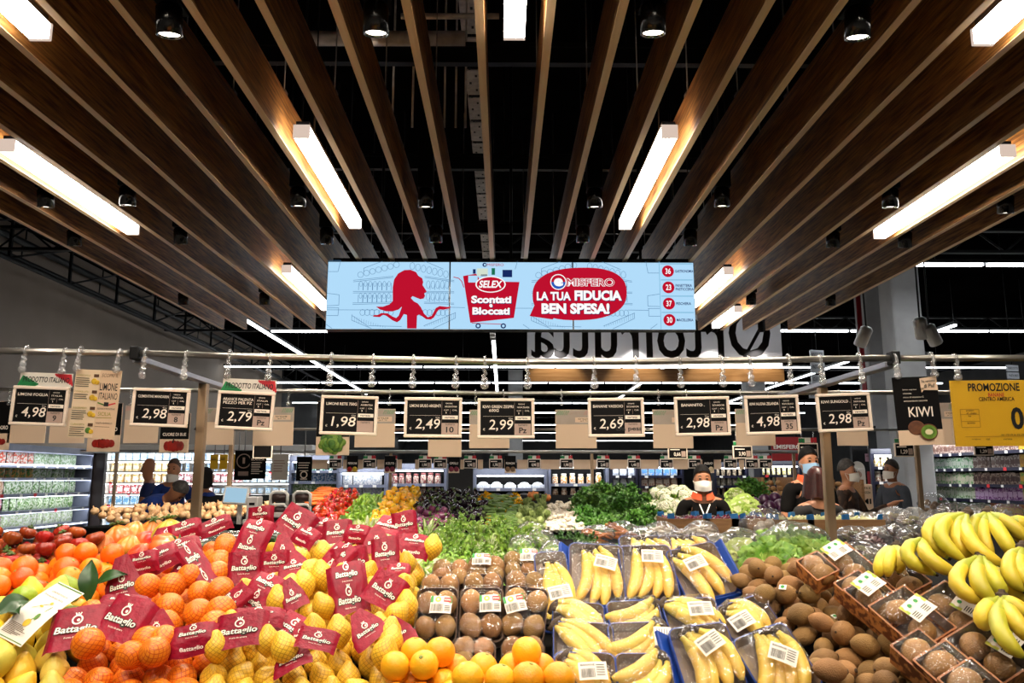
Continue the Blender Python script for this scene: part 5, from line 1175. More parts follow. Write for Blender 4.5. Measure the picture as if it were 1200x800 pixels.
for i in (8, 31, 40, 52, 61):
    if i < len(ks):
        m3 = ks[i].matrix_world.to_3x3().inverted(); v = (m3 @ Vector((.1, -.8, .6))).normalized(); v = Vector((v.x, v.y, v.z * .3)).normalized()
        obj('sticker', stk, ks[i], Matrix.Translation(v * .0275) @ v.to_track_quat('Z', 'Y').to_matrix().to_4x4(), label='small white fruit sticker')

# ---- boxes of golden kiwi
m_kbox = mat('kraft_box', '#a5683a', '#8a5230', 8, .6, rnd=.1); m_kprint = mat('box_print', '#6e3a1c', '#c98a4c', 60, .6, contrast=(.45, .55)); m_gold = mat('gold_kiwi_skin', '#9a7448', '#85602f', 12, .6, bump=.3, bscale=300, rnd=.1)
m_gfilm = film('box_film', lo=.0, hi=.32, rough=.05, bump=.7, bscale=24)
gk = [kiwi_me(.064, .027, m_gold), kiwi_me(.068, .0265, m_gold)]
GB = {}
def gold_box(px, py, w, h, tilt, roll, stick, label, dep=.88, yaw=-.25):
    p = W(px, py, B(px, py).y * dep); s = mpp(p); wm = round(w * s, 2); lm_ = round(h * s / math.sin(rad(tilt + 14)), 2); key = (wm, lm_)
    if key not in GB:
        mb = MB(); hh = .05; loft(mb, [(wm * .95, lm_ * .95, .004, 0), (wm, lm_, .004, hh), (wm - .008, lm_ - .008, .004, hh), (wm * .93, lm_ * .93, .004, .006)], mis=[1, 0, 2])
        mf = MB(); mf.grid(10, 12, lambda u, v: ((u - .5) * (wm - .003), (v - .5) * (lm_ - .003), hh + .003 + .016 * math.sin(PI * u) ** .5 * math.sin(PI * v) ** .5 + .003 * noise.noise(Vector((u * 6, v * 6, len(GB) * 4.0)))))
        GB[key] = (mb.mesh('box', [m_kbox, m_kprint, m_foamb]), mf.mesh('film', m_gfilm))
    o = empty('kiwi_box', label, 'kiwi box', TRS(p, yaw, rad(tilt), rad(roll)), 'boxes of golden kiwi')
    C_ = Matrix.Translation((0, 0, -.05)); obj('box', GB[key][0], o, C_)
    nx, ny = max(1, int(wm / .066)), max(2, int(lm_ / .062))
    for a in range(nx):
        for b in range(ny):
            obj('kiwi', R.choice(gk), o, Matrix.Translation(((a - (nx - 1) / 2) * wm * .86 / nx, (b - (ny - 1) / 2) * lm_ * .86 / ny, -.05 + .034)) @ Matrix.Rotation(PI / 2 + R.uniform(-.5, .5), 4, 'Z') @ Matrix.Rotation(PI / 2, 4, 'X'))
    obj('film', GB[key][1], o, C_)
    if stick: obj('sticker', st_g, o, Matrix.Translation((stick[0] * wm, stick[1] * lm_, .0215)) @ Matrix.Rotation(rad(stick[2]), 4, 'Z'), label='white and yellow sticker')
    return o
for a in [(958, 662, 34, 30, 40, 34, None, 'small box of golden kiwi at the back, leftmost'), (993, 660, 46, 46, 40, 34, (-.05, .28, 4), 'box of golden kiwi with white sticker at the back'), (1059, 676, 46, 36, 40, 34, None, 'box of golden kiwi at the back below the small banana bunch'),
          (1010, 690, 40, 40, 40, 36, None, 'empty looking kiwi box between the loose kiwis and the sticker box'), (1030, 702, 46, 56, 40, 36, (0, .25, 6), 'box of golden kiwi behind the central sticker box'), (1068, 722, 62, 64, 42, 36, (.12, -.02, 8), 'central box of golden kiwi with white sticker'), (1116, 714, 60, 58, 42, 36, (.22, -.12, 14), 'box of golden kiwi below the loose bananas'),
          (1086, 768, 48, 54, 42, 36, None, 'box of golden kiwi in front beside the loose kiwis'), (1114, 782, 52, 50, 42, 36, None, 'box of golden kiwi at the bottom edge, second from right'), (1158, 762, 66, 62, 42, 36, (.25, -.1, 12), 'box of golden kiwi with sticker at the right edge'), (1142, 802, 56, 46, 42, 36, None, 'box of golden kiwi cut by the bottom edge at right')]:
    gold_box(*a)

# ---- loose banana bunches
def bd(py): return 2.02 - (py - 601) * .0021
def bunch(crown, bans, label, off=0.0, mats=bg, r=.0172):
    C = W(*crown, bd(crown[1]) + off); o = empty('banana_bunch', label, 'banana bunch', Matrix.Translation(C), 'loose banana bunches')
    for mid, end, dd in bans:
        E = W(*end, bd(end[1]) + off + dd); Mi = W(*mid, bd(mid[1]) + off + dd - .035); K = (Mi - (C + E) * .25) * 2
        me = banana_mesh(lambda t: (C * (1 - t) ** 2 + K * (2 * t * (1 - t)) + E * t * t) - C, r * R.uniform(.94, 1.05), mats)
        obj('banana', me, o)
    MB().ball((0, 0, .002), .011, 10, sx=1.4, sz=.8).tube([(0, 0, 0), (.003, .003, .014)], [.009, .006], 8).build('crown', m_tip, o)
    return o
bunch((1134, 601), [((1088, 620), (1114, 656), .03), ((1102, 624), (1136, 660), 0), ((1121, 628), (1141, 656), .01), ((1139, 636), (1180, 663), -.02)], 'large banana bunch at the left top of the loose banana pile')
bunch((1157, 600), [((1138, 620), (1149, 640), .03), ((1152, 626), (1165, 654), .03), ((1174, 628), (1189, 652), 0), ((1186, 616), (1204, 636), .02)], 'banana bunch with dark crown at the top centre of the pile', .03)
bunch((1178, 610), [((1192, 624), (1212, 642), .02), ((1200, 614), (1222, 630), .04)], 'banana bunch at the top right edge of the pile', .06)
bunch((1083, 630), [((1063, 650), (1099, 674), .02), ((1089, 654), (1124, 672), -.01)], 'pair of bananas at the lower left of the pile', .02)
bunch((1150, 650), [((1121, 681), (1163, 708), 0), ((1147, 681), (1167, 704), -.02), ((1165, 681), (1176, 694), 0)], 'banana bunch with green crown in the middle of the pile', -.05)
bunch((1166, 663), [((1181, 686), (1203, 704), .02), ((1170, 678), (1180, 692), .03)], 'small greenish bunch right of the middle', -.02)
bunch((1198, 641), [((1182, 665), (1201, 694), 0), ((1196, 668), (1212, 690), 0)], 'banana bunch at the right edge of the pile', -.06)
bunch((1174, 699), [((1151, 719), (1160, 738), .04), ((1172, 737), (1202, 771), 0), ((1190, 728), (1212, 752), 0), ((1192, 712), (1212, 726), .02)], 'green banana bunch low at the right edge', -.09)
bunch((1051, 640), [((1034, 655), (1031, 677), 0), ((1042, 656), (1041, 676), -.01), ((1054, 654), (1053, 672), 0)], 'small dark tipped banana bunch standing behind the kiwi boxes', .12)

o = empty('banana_shelf', 'dark sloping shelf under the loose bananas at the right edge', 'shelf', Matrix.Translation((1.45, 1.83, .9)))
MB().box((0, 0, 0), (.62, .54, .02), bev=.003).build('shelf', m_board, o, Matrix.Translation((0, 0, .335)) @ Matrix.Rotation(rad(25), 4, 'X'))
MB().box((0, .02, .1), (.56, .3, .40)).build('support', m_board, o)

# ================================================================ GREENS BEHIND THE FRONT BED
RP = (3.0, 1.24, 0.0)
def RPp(px, py): return on_plane(px, py, *RP)
m_lf1 = mat('leaf_light', '#cfdc7c', '#9cbc4a', 16, .5, rnd=.12, hue=.01); m_rib = mat('leaf_rib', '#e6e8c4', '#d4dba6', 10, .5)
m_lf2 = mat('leaf_mid', '#9cc04c', '#64962c', 18, .45, rnd=.15, hue=.01); m_lf3 = mat('leaf_dark', '#588a30', '#34601f', 18, .4, rnd=.18, hue=.012)
m_rad = mat('radicchio', '#4a1428', '#2a0f1a', 14, .4, rnd=.2, hue=.02); m_radr = mat('radicchio_rib', '#cfa9a8', '#8f4a55', 10, .5); m_radg = mat('radicchio_green', '#6f6a2a', '#5a2a20', 10, .5)
m_zuc = mat('zucchini_skin', '#2f4a1c', '#16280e', 12, .3, rnd=.15, coat=.3, stretch=(8, 8, .8)); m_zend = mat('zucchini_end', '#a8b07a', rough=.6)
m_bag = film('bag_film', lo=.10, hi=.62, rough=.12, bump=1.0, bscale=9, haze=.10)
def rosette(nl, L, w, t0, t1, ruf, mats, ribw=.22, seed=0, narrow=1.0, curl=.35, nx=4, ny=6, name='head'):
    rr = random.Random(seed); mb = MB()
    for i in range(nl):
        az = i * 2.39996 + rr.uniform(-.2, .2); f = i / max(1, nl - 1); tl = t0 + (t1 - t0) * f + rr.uniform(-.12, .12); l = L * (.65 + .35 * f) * rr.uniform(.85, 1.1); ph = rr.uniform(0, 6)
        M = Matrix.Rotation(az, 4, 'Z') @ Matrix.Rotation(-tl, 4, 'X')
        def fn(u, v):
            sh = (math.sin(PI * min(.97, .12 + .82 * v)) ** (.7 / narrow)) * (.35 + .65 * min(1, v * 1.6)); x = (u - .5) * w * sh
            e = abs(u - .5) * 2
            return (x, curl * l * v * v + ruf * e * math.sin(v * 17 + ph + (3 if u > .5 else 0)) + .12 * e * e * w, l * v * (1 - .25 * curl * v) + ruf * .6 * e * math.cos(v * 13 + ph))
        vs = [fn(a / nx, b / ny) for b in range(ny + 1) for a in range(nx + 1)]
        o = len(mb.v); mb.v += [M @ Vector(v) for v in vs]
        for b in range(ny):
            for a in range(nx):
                mb.f.append((o + b * (nx + 1) + a, o + b * (nx + 1) + a + 1, o + (b + 1) * (nx + 1) + a + 1, o + (b + 1) * (nx + 1) + a))
                mb.m.append(1 if (a in (nx // 2, nx // 2 - 1) and b < ny * ribw * 3) else 0); mb.sm.append(True)
    return mb.mesh(name, mats)
def tuft(n, L, lw, mats, seed=0, spread=.9, name='bunch'):
    """a bunch of thin stems with small leaves (parsley, catalogna)"""
    rr = random.Random(seed); mb = MB()
    for i in range(n):
        az = rr.uniform(0, 6.28); tl = rr.uniform(.05, spread); l = L * rr.uniform(.6, 1.1)
        d = Vector((math.sin(tl) * math.cos(az), math.sin(tl) * math.sin(az), math.cos(tl))); b = d * l * .5 + Vector((0, 0, .01)); e = d * l + Vector((0, 0, -.25 * l * math.sin(tl)))
        mb.tube([(0, 0, 0), b, e], [.0035, .003, .0015], 4, 1, caps=False)
        for k in range(5):
            q = b.lerp(e, k / 4); a = rr.uniform(0, 6.28); M = Matrix.Translation(q) @ Matrix.Rotation(a, 4, 'Z') @ Matrix.Rotation(rr.uniform(.2, 1.3), 4, 'X')
            mb.grid(2, 2, lambda u, v: ((u - .5) * lw * (1 - abs(v - .5)), v * lw * 1.3, .25 * lw * math.sin(PI * v) + (.15 * lw if u != .5 else 0)), 0, M)
    return mb.mesh(name, mats)
def blob_bag(rx, ry, rz, seed, name='film'):
    mb = MB(); n = 22
    def f(u, v):
        th, ph = u * 2 * PI, PI * v; d = Vector((math.sin(ph) * math.cos(th), math.sin(ph) * math.sin(th), -math.cos(ph)))
        k = 1 + .16 * noise.noise(d * 2.2 + Vector((seed * 3.3, 0, 0))) + .06 * noise.noise(d * 6 + Vector((0, seed * 2.1, 0)))
        return (d.x * rx * k, d.y * ry * k, max(-rz * .8, d.z * rz * k))
    mb.grid(n, n // 2, f); return mb.mesh(name, m_bag)
# zucchini and wrapped cucumbers
def veg_tube(L, r, mats, bend=.06, n=10, tip=.8):
    pts = [Vector((-L / 2 + L * i / 9, bend * L * math.sin(PI * i / 9), 0)) for i in range(10)]
    return MB().tube(pts, [r * .45, r * .55, r * .85, r, r, r, r, r * .98, r * .85, r * .4], n, mis=[1] + [0] * 8).mesh('vegetable', mats)
zm = [veg_tube(.20, .023, [m_zuc, m_zend]), veg_tube(.22, .021, [m_zuc, m_zend], .1)]
k = 0
for r, (py, xs) in enumerate(((629, (262, 306, 346)), (634, (250, 292, 336)), (639, (264, 308, 350)), (644, (252, 296)), (650, (268, 312)))):
    for c, px in enumerate(xs):
        o = obj('zucchini', R.choice(zm), None, TRS(M_(px + R.uniform(-4, 4), py) + Vector((0, 0, -.035 + .012 * (c % 2))), R.uniform(-.22, .22), R.uniform(-1, 1)), label='dark green zucchini, %s from left in the %s row behind the orange bags' % (nth(c + 1), nth(r + 1)), cat='zucchini', group='zucchini behind the orange bags')
wz = veg_tube(.26, .020, [m_zuc, m_zend], .02); wf = MB().tube([(-.15, 0, 0), (-.13, 0, 0), (0, 0, .002), (.13, 0, 0), (.15, 0, 0)], [.006, .024, .0255, .024, .006], 12).mesh('film', m_bag)
k = 0
for py, xs in ((615, (258, 306, 354)), (619, (246, 296, 344)), (624, (258, 310, 358))):
    for px in xs:
        k += 1; o = empty('wrapped_cucumber', 'film wrapped cucumber behind the zucchini, %s of the pile from the back' % nth(k), 'cucumber', TRS(M_(px, py) + Vector((0, 0, -.05)), R.uniform(-.08, .08)), 'wrapped cucumbers'); obj('cucumber', wz, o); obj('film', wf, o)
# chicory and lettuce heads (leaves towards the viewer)
chic = [rosette(30, .16, .05, .15, 1.25, .010, [m_lf1, m_rib], .30, 3 + i, .7) for i in range(3)]
lett = [rosette(46, .14, .075, .1, 1.3, .016, [m_lf2, m_lf1], .2, 13 + i, ny=8) for i in range(3)]
dark = [rosette(18, .20, .085, .2, 1.1, .008, [m_lf3, m_lf2], .2, 23 + i) for i in range(2)]
cata = [tuft(60, .17, .018, [m_lf2, m_rib], 31 + i, 1.0) for i in range(3)] + [rosette(26, .18, .022, .1, 1.1, .004, [m_lf2, m_rib], .32, 41, 1.4)]
pars = [tuft(60, .15, .020, [m_lf3, m_lf2], 51 + i, 1.1) for i in range(3)]
def heads(mes, name, label, cat, group, spots, pl=M_, lift=-.03, tilt=(.5, 1.0), k=(.85, 1.1), dd=0):
    ro = rows_of([(x, y, 0) for x, y in spots], 9)
    for ri, r in enumerate(ro):
        for ci, (x, y, _) in enumerate(r):
            p = pl(x, y); p = W(x, y, p.y + dd) + Vector((0, 0, lift))
            lb = label if len(spots) == 1 else '%s, %s' % (label, ('%s from left in the %s row' % (nth(ci + 1), nth(ri + 1))) if len(ro) > 1 else '%s from left' % nth(ci + 1))
            obj(name, R.choice(mes), None, TRS(p, R.uniform(-.5, .5), R.uniform(*tilt), R.uniform(0, 6), R.uniform(*k)), label=lb, cat=cat, group=group)
heads(dark, 'chard', 'big dark leaf green beside the pale chicory', 'leaf vegetable', 'dark leaf greens', [(348, 634), (364, 626), (384, 622), (402, 620), (340, 640)], k=(.45, .6))
heads(chic, 'chicory_head', 'pale frilly chicory head behind the lemon bags', 'chicory', 'pale chicory heads', [(360, 640), (380, 636), (398, 640), (413, 630), (426, 640), (440, 632), (452, 645), (466, 635), (478, 642), (428, 622), (446, 620), (410, 655), (437, 660), (465, 664), (385, 650), (452, 668), (478, 668)], k=(.6, .8))
heads(cata, 'green_bunch', 'leafy green bunch in front of the purple aubergines', 'greens', 'leafy green bunches in the middle', [(482, 622), (502, 616), (522, 621), (542, 615), (560, 620), (580, 617), (492, 634), (510, 638), (530, 632), (550, 638), (572, 634), (592, 632), (600, 622), (500, 652), (520, 655), (540, 650), (560, 655), (580, 650), (605, 645), (615, 633), (495, 665), (515, 668), (538, 666), (560, 668), (584, 664), (606, 662), (630, 664)], lift=-.07, k=(.6, .8))
heads(lett[:2], 'lettuce_head', 'bright green lettuce in the clear bag', 'lettuce', 'bagged lettuce heads', [(908, 640), (930, 636), (950, 640), (918, 652), (940, 650), (962, 648), (900, 655)], RPp, -.02, k=(.75, .95))
heads(pars, 'parsley_bunch', 'dark parsley bunch left of the tallest banana tray', 'parsley', 'parsley bunches in the middle', [(655, 628), (672, 624), (690, 628), (664, 636), (682, 637), (740, 636), (720, 640)], RPp, -.09, k=(.6, .8))
# film bags with contents
m_orc = mat('bag_orange', '#e08a3a', '#c96a20', 20, .5); m_wht = mat('bag_white', '#e6dccb', '#c9b79c', 18, .5); m_pnk = mat('bag_pink', '#c98a80', '#9b4a52', 18, .5); m_brw = mat('bag_brown', '#9a744c', '#6e4a2c', 20, .6)
def stick_clump(m, n, L, r, seed):
    rr = random.Random(seed); mb = MB()
    for i in range(n):
        c = Vector((rr.uniform(-.05, .05), rr.uniform(-.05, .05), rr.uniform(-.02, .03))); a = rr.uniform(-.6, .6); d = Vector((math.cos(a), math.sin(a), rr.uniform(-.2, .2))) * L / 2
        mb.tube([c - d, c - d * .5, c + d * .6, c + d], [r * .5, r, r * .8, r * .2], 7)
    return mb.mesh('contents', m)
def ball_clump(m, n, r, seed):
    rr = random.Random(seed); mb = MB()
    for i in range(n): mb.ball((rr.uniform(-.06, .06), rr.uniform(-.05, .05), rr.uniform(-.03, .03)), r * rr.uniform(.8, 1.1), 9)
    return mb.mesh('contents', m)
conts = {'carrot': [stick_clump(m_orc, 9, .16, .014, 1)], 'white': [stick_clump(m_wht, 9, .15, .016, 2), ball_clump(m_wht, 10, .024, 3)], 'pink': [ball_clump(m_pnk, 10, .024, 4)], 'salad': [rosette(20, .12, .08, .2, 1.4, .012, [m_lf1, m_rib], .2, 71), rosette(20, .12, .08, .2, 1.4, .012, [m_lf2, m_lf1], .2, 72)],
         'radicchio': [rosette(22, .11, .05, .1, 1.4, .010, [m_rad, m_radr], .25, 73, .8), rosette(20, .11, .06, .1, 1.4, .010, [m_rad, m_radr], .15, 74), rosette(18, .11, .06, .1, 1.4, .010, [m_radg, m_rad], .2, 75)], 'brown': [ball_clump(m_brw, 12, .022, 5)]}
bagm = {}
def filmbag(px, py, w, h, kind, label, pl=RPp, dd=0, lift=0, tilt=.7, group='clear bags of vegetables'):
    p = W(px, py, pl(px, py).y + dd) + Vector((0, 0, lift)); s = mpp(p); key = (round(w * s, 2), round(h * s, 2), R.randint(0, 3))
    if key not in bagm: bagm[key] = blob_bag(key[0] / 2, key[0] * .36, key[1] / 2, key[2] + key[0] * 7)
    o = empty('vegetable_bag', label, 'vegetable bag', TRS(p, R.uniform(-.3, .3)), group); obj('film', bagm[key], o)
    kk = key[0] / .26
    obj('contents', R.choice(conts[kind]), o, Matrix.Translation((0, 0, -key[1] * .1)) @ Matrix.Rotation(tilt, 4, 'X') @ Matrix.Rotation(R.uniform(-.4, .4), 4, 'Z') @ Matrix.Diagonal((kk, kk, kk, 1)))
for i, (px, py, w, h) in enumerate(((612, 640, 34, 28), (634, 634, 34, 30), (648, 645, 32, 26), (622, 622, 32, 22), (640, 655, 32, 24))): filmbag(px, py, w, h, 'salad', 'clear bag of green salad behind the kiwi trays, %s from left' % nth((1, 3, 5, 2, 4)[i]), M_)
for i, (px, py, w, h, kd) in enumerate(((700, 626, 40, 24, 'carrot'), (728, 622, 42, 24, 'carrot'), (752, 630, 40, 26, 'white'), (775, 624, 42, 26, 'white'), (798, 632, 40, 26, 'pink'), (822, 624, 44, 28, 'white'), (838, 640, 42, 30, 'white'), (815, 646, 40, 24, 'carrot'), (782, 642, 40, 22, 'white'))):
    filmbag(px, py, w, h, kd, 'clear bag of %s vegetables behind the banana trays, %s from left' % ({'carrot': 'orange', 'white': 'pale', 'pink': 'pink'}[kd], nth(sorted((700, 728, 752, 775, 782, 798, 815, 822, 838)).index(px) + 1)))
filmbag(868, 645, 64, 54, 'salad', 'large clear bag of pale lettuce left of the bright green one', RPp, -.1, .0); filmbag(896, 620, 60, 40, 'white', 'large shiny clear bag standing behind the lettuce bag', RPp, .2, .02)
o = obj('clear_bag', blob_bag(.17, .13, .11, 3.7), None, Matrix.Translation(W(932, 640, 3.75)), label='big clear bag around bright green lettuce beside the right post', cat='vegetable bag')
for i, (px, py, w, h, kd) in enumerate(((1000, 612, 40, 30, 'white'), (1024, 616, 42, 32, 'pink'), (1048, 610, 44, 32, 'radicchio'), (1072, 612, 42, 34, 'radicchio'), (1000, 630, 40, 30, 'radicchio'), (1024, 634, 44, 32, 'radicchio'), (1048, 630, 44, 34, 'radicchio'), (1072, 632, 44, 34, 'radicchio'), (1008, 648, 42, 28, 'radicchio'), (1034, 652, 42, 28, 'radicchio'), (1060, 650, 44, 30, 'radicchio'), (1094, 592, 40, 28, 'brown'), (1096, 614, 40, 32, 'radicchio'), (1120, 605, 44, 34, 'radicchio'), (1150, 606, 44, 34, 'pink'), (1182, 606, 44, 34, 'white'))):
    filmbag(px, py, w, h, kd, '%s in clear bag right of the post, %s of that pile' % ({'white': 'pale salad', 'pink': 'reddish salad', 'radicchio': 'dark radicchio', 'brown': 'brown mushrooms'}[kd], nth(i + 1)))
# crates of onions with blue end cards
m_on = mat('red_onion', '#7c1f34', '#5a1428', 10, .25, rnd=.2, coat=.4); m_onw = mat('pale_onion', '#dcd6a0', '#b9be78', 10, .35, rnd=.12, coat=.2); m_wcrate = mat('crate_wood', '#b4875a', '#9b7048', 5, .7, stretch=(1, 8, 8))
m_cblue = mat('card_blue', '#2f7fc4', '#2568a8', 6, .4)
onb = {0: MB().lathe([(.005, -.036), (.02, -.034), (.036, -.012), (.037, .008), (.024, .028), (.008, .036), (.004, .046)], 14).mesh('onion', m_on), 1: MB().lathe([(.005, -.036), (.02, -.034), (.036, -.012), (.037, .008), (.024, .028), (.008, .036), (.004, .046)], 14).mesh('onion', m_onw)}
def crate(px, py, kind, label, d=5.5):
    p = W(px, py, d); o = empty('onion_crate', label, 'crate', Matrix.Translation(p), 'onion crates with blue corner cards'); w, l, h = .27, .36, .09
    mb = MB(); mb.box((0, 0, -h + .006), (w, l, .012)); mb.box((0, -l / 2, -h / 2), (w, .012, h)); mb.box((0, l / 2, -h / 2), (w, .012, h)); mb.box((-w / 2, 0, -h / 2), (.012, l, h)); mb.box((w / 2, 0, -h / 2), (.012, l, h)); mb.build('box', m_wcrate, o)
    for sx in (-1, 1):
        for sy in (-1, 1): MB().poly([(-.03, -.06), (.03, -.06), (.022, .035), (-.022, .03)], 0, 0, .004).build('corner_card', m_cblue, o, Matrix.Translation((sx * w * .42, sy * l * .48, .0)) @ Matrix.Rotation(sx * .5, 4, 'Z'))
    n = 0
    for a in range(4):
        for b in range(4):
            n += 1; q = p + Vector(((a - 1.5) * .062, (b - 1.5) * .078, -.035 + R.uniform(0, .015)))
            obj('onion', onb[kind], None, TRS(q, R.uniform(0, 6), R.uniform(-.8, .8)), label='%s in the %s' % ('glossy red onion' if kind == 0 else 'pale white onion', label.split(', ')[0]), cat='onion', group='onions in the %s' % label.split(', ')[0])
for i, px in enumerate((800, 842, 872)): crate(px, 606, 0, ('left', 'middle', 'right')[i] + ' crate of red onions, in front of the masked woman in black')
for i, px in enumerate((918, 958, 998)): crate(px, 607, 1, ('left', 'middle', 'right')[i] + ' crate of pale onions, in front of the dark haired woman')

# ================================================================ THE PEPPER DISPLAY BEHIND (far gondola)
fg = empty('pepper_display', 'long dark sloping vegetable display behind the aisle', 'display stand', Matrix.Translation((0, 8.5, 0)))
MB().box((0, 0, 0), (7.6, 2.6, .02), M=Matrix.Translation((.2, .05, FAR[1] + 1.05 * FAR[2] - .09)) @ Matrix.Rotation(math.atan(FAR[2]), 4, 'X')).build('bed', m_board, fg)
MB().box((.2, .1, .47), (7.4, 2.3, .94), bev=.01).build('base', m_board, fg)
m_pr = mat('red_pepper', '#c22a14', '#9a1c0e', 9, .25, rnd=.2, hue=.012, coat=.3); m_py = mat('yellow_pepper', '#eeb91c', '#dd9a0e', 8, .25, rnd=.12, hue=.012, coat=.3); m_pg = mat('green_pepper', '#8cae2e', '#557f1c', 10, .3, rnd=.25, hue=.015, coat=.3)
m_aub = mat('aubergine_skin', '#1d0d1c', '#120810', 8, .15, rnd=.3, coat=.5); m_aub2 = mat('striped_aubergine', '#7d3a5c', '#4a1c38', 14, .25, rnd=.25, coat=.4); m_art = mat('artichoke', '#9fae6a', '#6c8044', 16, .5, rnd=.2); m_mush = mat('mushroom_white', '#f0e8da', '#ddd0bc', 10, .6, rnd=.08); m_car = mat('carrot_orange', '#e0782a', '#c9601a', 14, .5, rnd=.1); m_caul = mat('cauliflower_white', '#e9e6d2', '#cfcdb0', 30, .7, bump=.6, bscale=120); m_pump = mat('pumpkin_skin', '#c77a3c', '#a5602c', 6, .5); m_cab = mat('red_cabbage', '#4a1f44', '#2d1028', 8, .3, rnd=.2, coat=.3); m_sav = mat('savoy', '#b9d06a', '#8fb03e', 14, .5, bump=.6, bscale=40)
def pepper_me(m, r=.038, h=.075):
    pr = [(r * a, h * z) for a, z in ((.15, -.5), (.55, -.48), (.8, -.3), (.92, 0), (1, .25), (.85, .42), (.3, .44), (.12, .40))]
    mb = MB().lathe(pr, 12, rib=lambda th, t: 1 - .12 * abs(math.cos(2 * th))); mb.tube([(0, 0, h * .38), (.003, 0, h * .6)], [.006, .005], 6, 1); return mb.mesh('pepper', [m, m_sepal])
def aub_me(m, r, h):
    mb = MB().lathe([(.006, -h / 2), (r * .6, -h * .44), (r, -h * .2), (r * .95, 0), (r * .7, .28 * h), (r * .45, .42 * h), (.008, h * .5)], 12); mb.lathe([(r * .5, h * .40), (r * .42, h * .5), (.008, h * .52)], 8, 1); mb.tube([(0, 0, h * .5), (0, .005, h * .6)], .006, 6, 1); return mb.mesh('aubergine', [m, m_sepal])
def lay(q): return Matrix.Rotation(R.uniform(0, 6.3), 4, 'Z') @ Matrix.Rotation(R.uniform(.3, 1.6), 4, 'X')
def Fheap(name, mes, P, sp, label, cat, group, **kw): return heap(name, mes, P, sp, label, cat, group, plane=FAR, shared=True, **kw)
Fheap('red_pepper', [pepper_me(m_pr, .03, .075), pepper_me(m_pr, .028, .085)], [(364, 614), (376, 590), (398, 578), (420, 579), (416, 592), (406, 606), (392, 618), (372, 620)], .064, 'small red pepper heaped left of the green ones', 'pepper', 'red peppers', second=.5, rot=lay)
Fheap('carrot', [MB().tube([(-.09, 0, 0), (-.06, 0, 0), (.04, 0, .004), (.1, 0, 0)], [.012, .017, .012, .003], 8).mesh('carrot', m_car)], [(362, 584), (380, 574), (398, 574), (390, 584), (370, 592)], .045, 'orange carrot behind the red peppers', 'carrot', 'carrots', second=.3, rot=lambda q: Matrix.Rotation(R.uniform(-.4, .4), 4, 'Z'), flat=.7)
Fheap('green_pepper', [MB().tube([(0, 0, -.05), (0, 0, -.02), (0, .004, .02), (0, 0, .045), (0, 0, .06)], [.003, .012, .017, .012, .004], 8).mesh('pepper', m_pg)], [(398, 616), (412, 598), (424, 582), (448, 582), (446, 598), (438, 618), (420, 624)], .048, 'small green pepper heaped between red and yellow peppers', 'pepper', 'small green peppers', second=.4, rot=lay)
Fheap('yellow_pepper', [pepper_me(m_py, .040, .078), pepper_me(m_py, .042, .072)], [(436, 618), (448, 584), (470, 577), (490, 578), (486, 600), (478, 624), (456, 628)], .08, 'yellow pepper in the yellow heap', 'pepper', 'yellow peppers', second=.35, rot=lay)
Fheap('aubergine', [aub_me(m_aub, .036, .12), aub_me(m_aub, .034, .13)], [(486, 604), (492, 584), (520, 578), (560, 584), (572, 600), (568, 618), (545, 622), (530, 602)], .074, 'black aubergine in the dark heap at centre', 'aubergine', 'black aubergines', second=.3, rot=lay)
Fheap('round_aubergine', [aub_me(m_aub2, .04, .085)], [(472, 626), (484, 606), (510, 598), (530, 604), (534, 620), (510, 628)], .08, 'purple round aubergine in front of the black ones', 'aubergine', 'purple round aubergines', second=.3, rot=lay)
zs = [veg_tube(.17, .018, [mat('zucchini_pale', '#6f8a44', '#4a6a28', 12, .4, rnd=.2, stretch=(1, 12, 12)), m_py], .05)]
Fheap('zucchini_flower', zs, [(562, 596), (570, 582), (604, 582), (610, 600), (602, 626), (580, 628), (572, 610)], .06, 'striped zucchini with yellow flower right of the aubergines', 'zucchini', 'striped zucchini with flowers', second=.3, rot=lambda q: Matrix.Rotation(R.uniform(-1.0, -.4), 4, 'Z'), flat=.6)
Fheap('flower', [rosette(6, .06, .03, .2, 1.0, .004, [m_py, m_py], .1, 81)], [(560, 590), (566, 582), (575, 584), (570, 600), (562, 604)], .06, 'yellow open flower on the striped zucchini', 'flower', 'zucchini flowers', second=.4); Fheap('flower', [rosette(6, .06, .03, .2, 1.0, .004, [m_py, m_py], .1, 82)], [(597, 584), (608, 583), (612, 596), (604, 598)], .06, 'yellow open flower on the striped zucchini', 'flower', 'zucchini flowers', second=.4)
Fheap('artichoke', [rosette(24, .06, .035, .1, .9, .002, [m_art, m_art], .2, 83 + i, curl=-.5) for i in range(2)] + [MB().ball((0, 0, 0), .035, 12).mesh('artichoke', m_art)], [(604, 612), (614, 592), (636, 590), (644, 606), (640, 618), (608, 620)], .078, 'pale green artichoke in the heap left of the mushrooms', 'artichoke', 'artichokes', second=.4)
mm = MB().lathe([(.010, -.025), (.011, -.005), (.026, -.004), (.027, .004), (.02, .016), (.006, .021)], 12).mesh('mushroom', m_mush)
Fheap('mushroom', [mm], [(640, 622), (642, 594), (672, 588), (686, 622)], .052, 'white mushroom in the white heap', 'mushroom', 'white mushrooms', second=.25, rot=lambda q: Matrix.Rotation(R.uniform(-.4, .4), 4, 'X'))
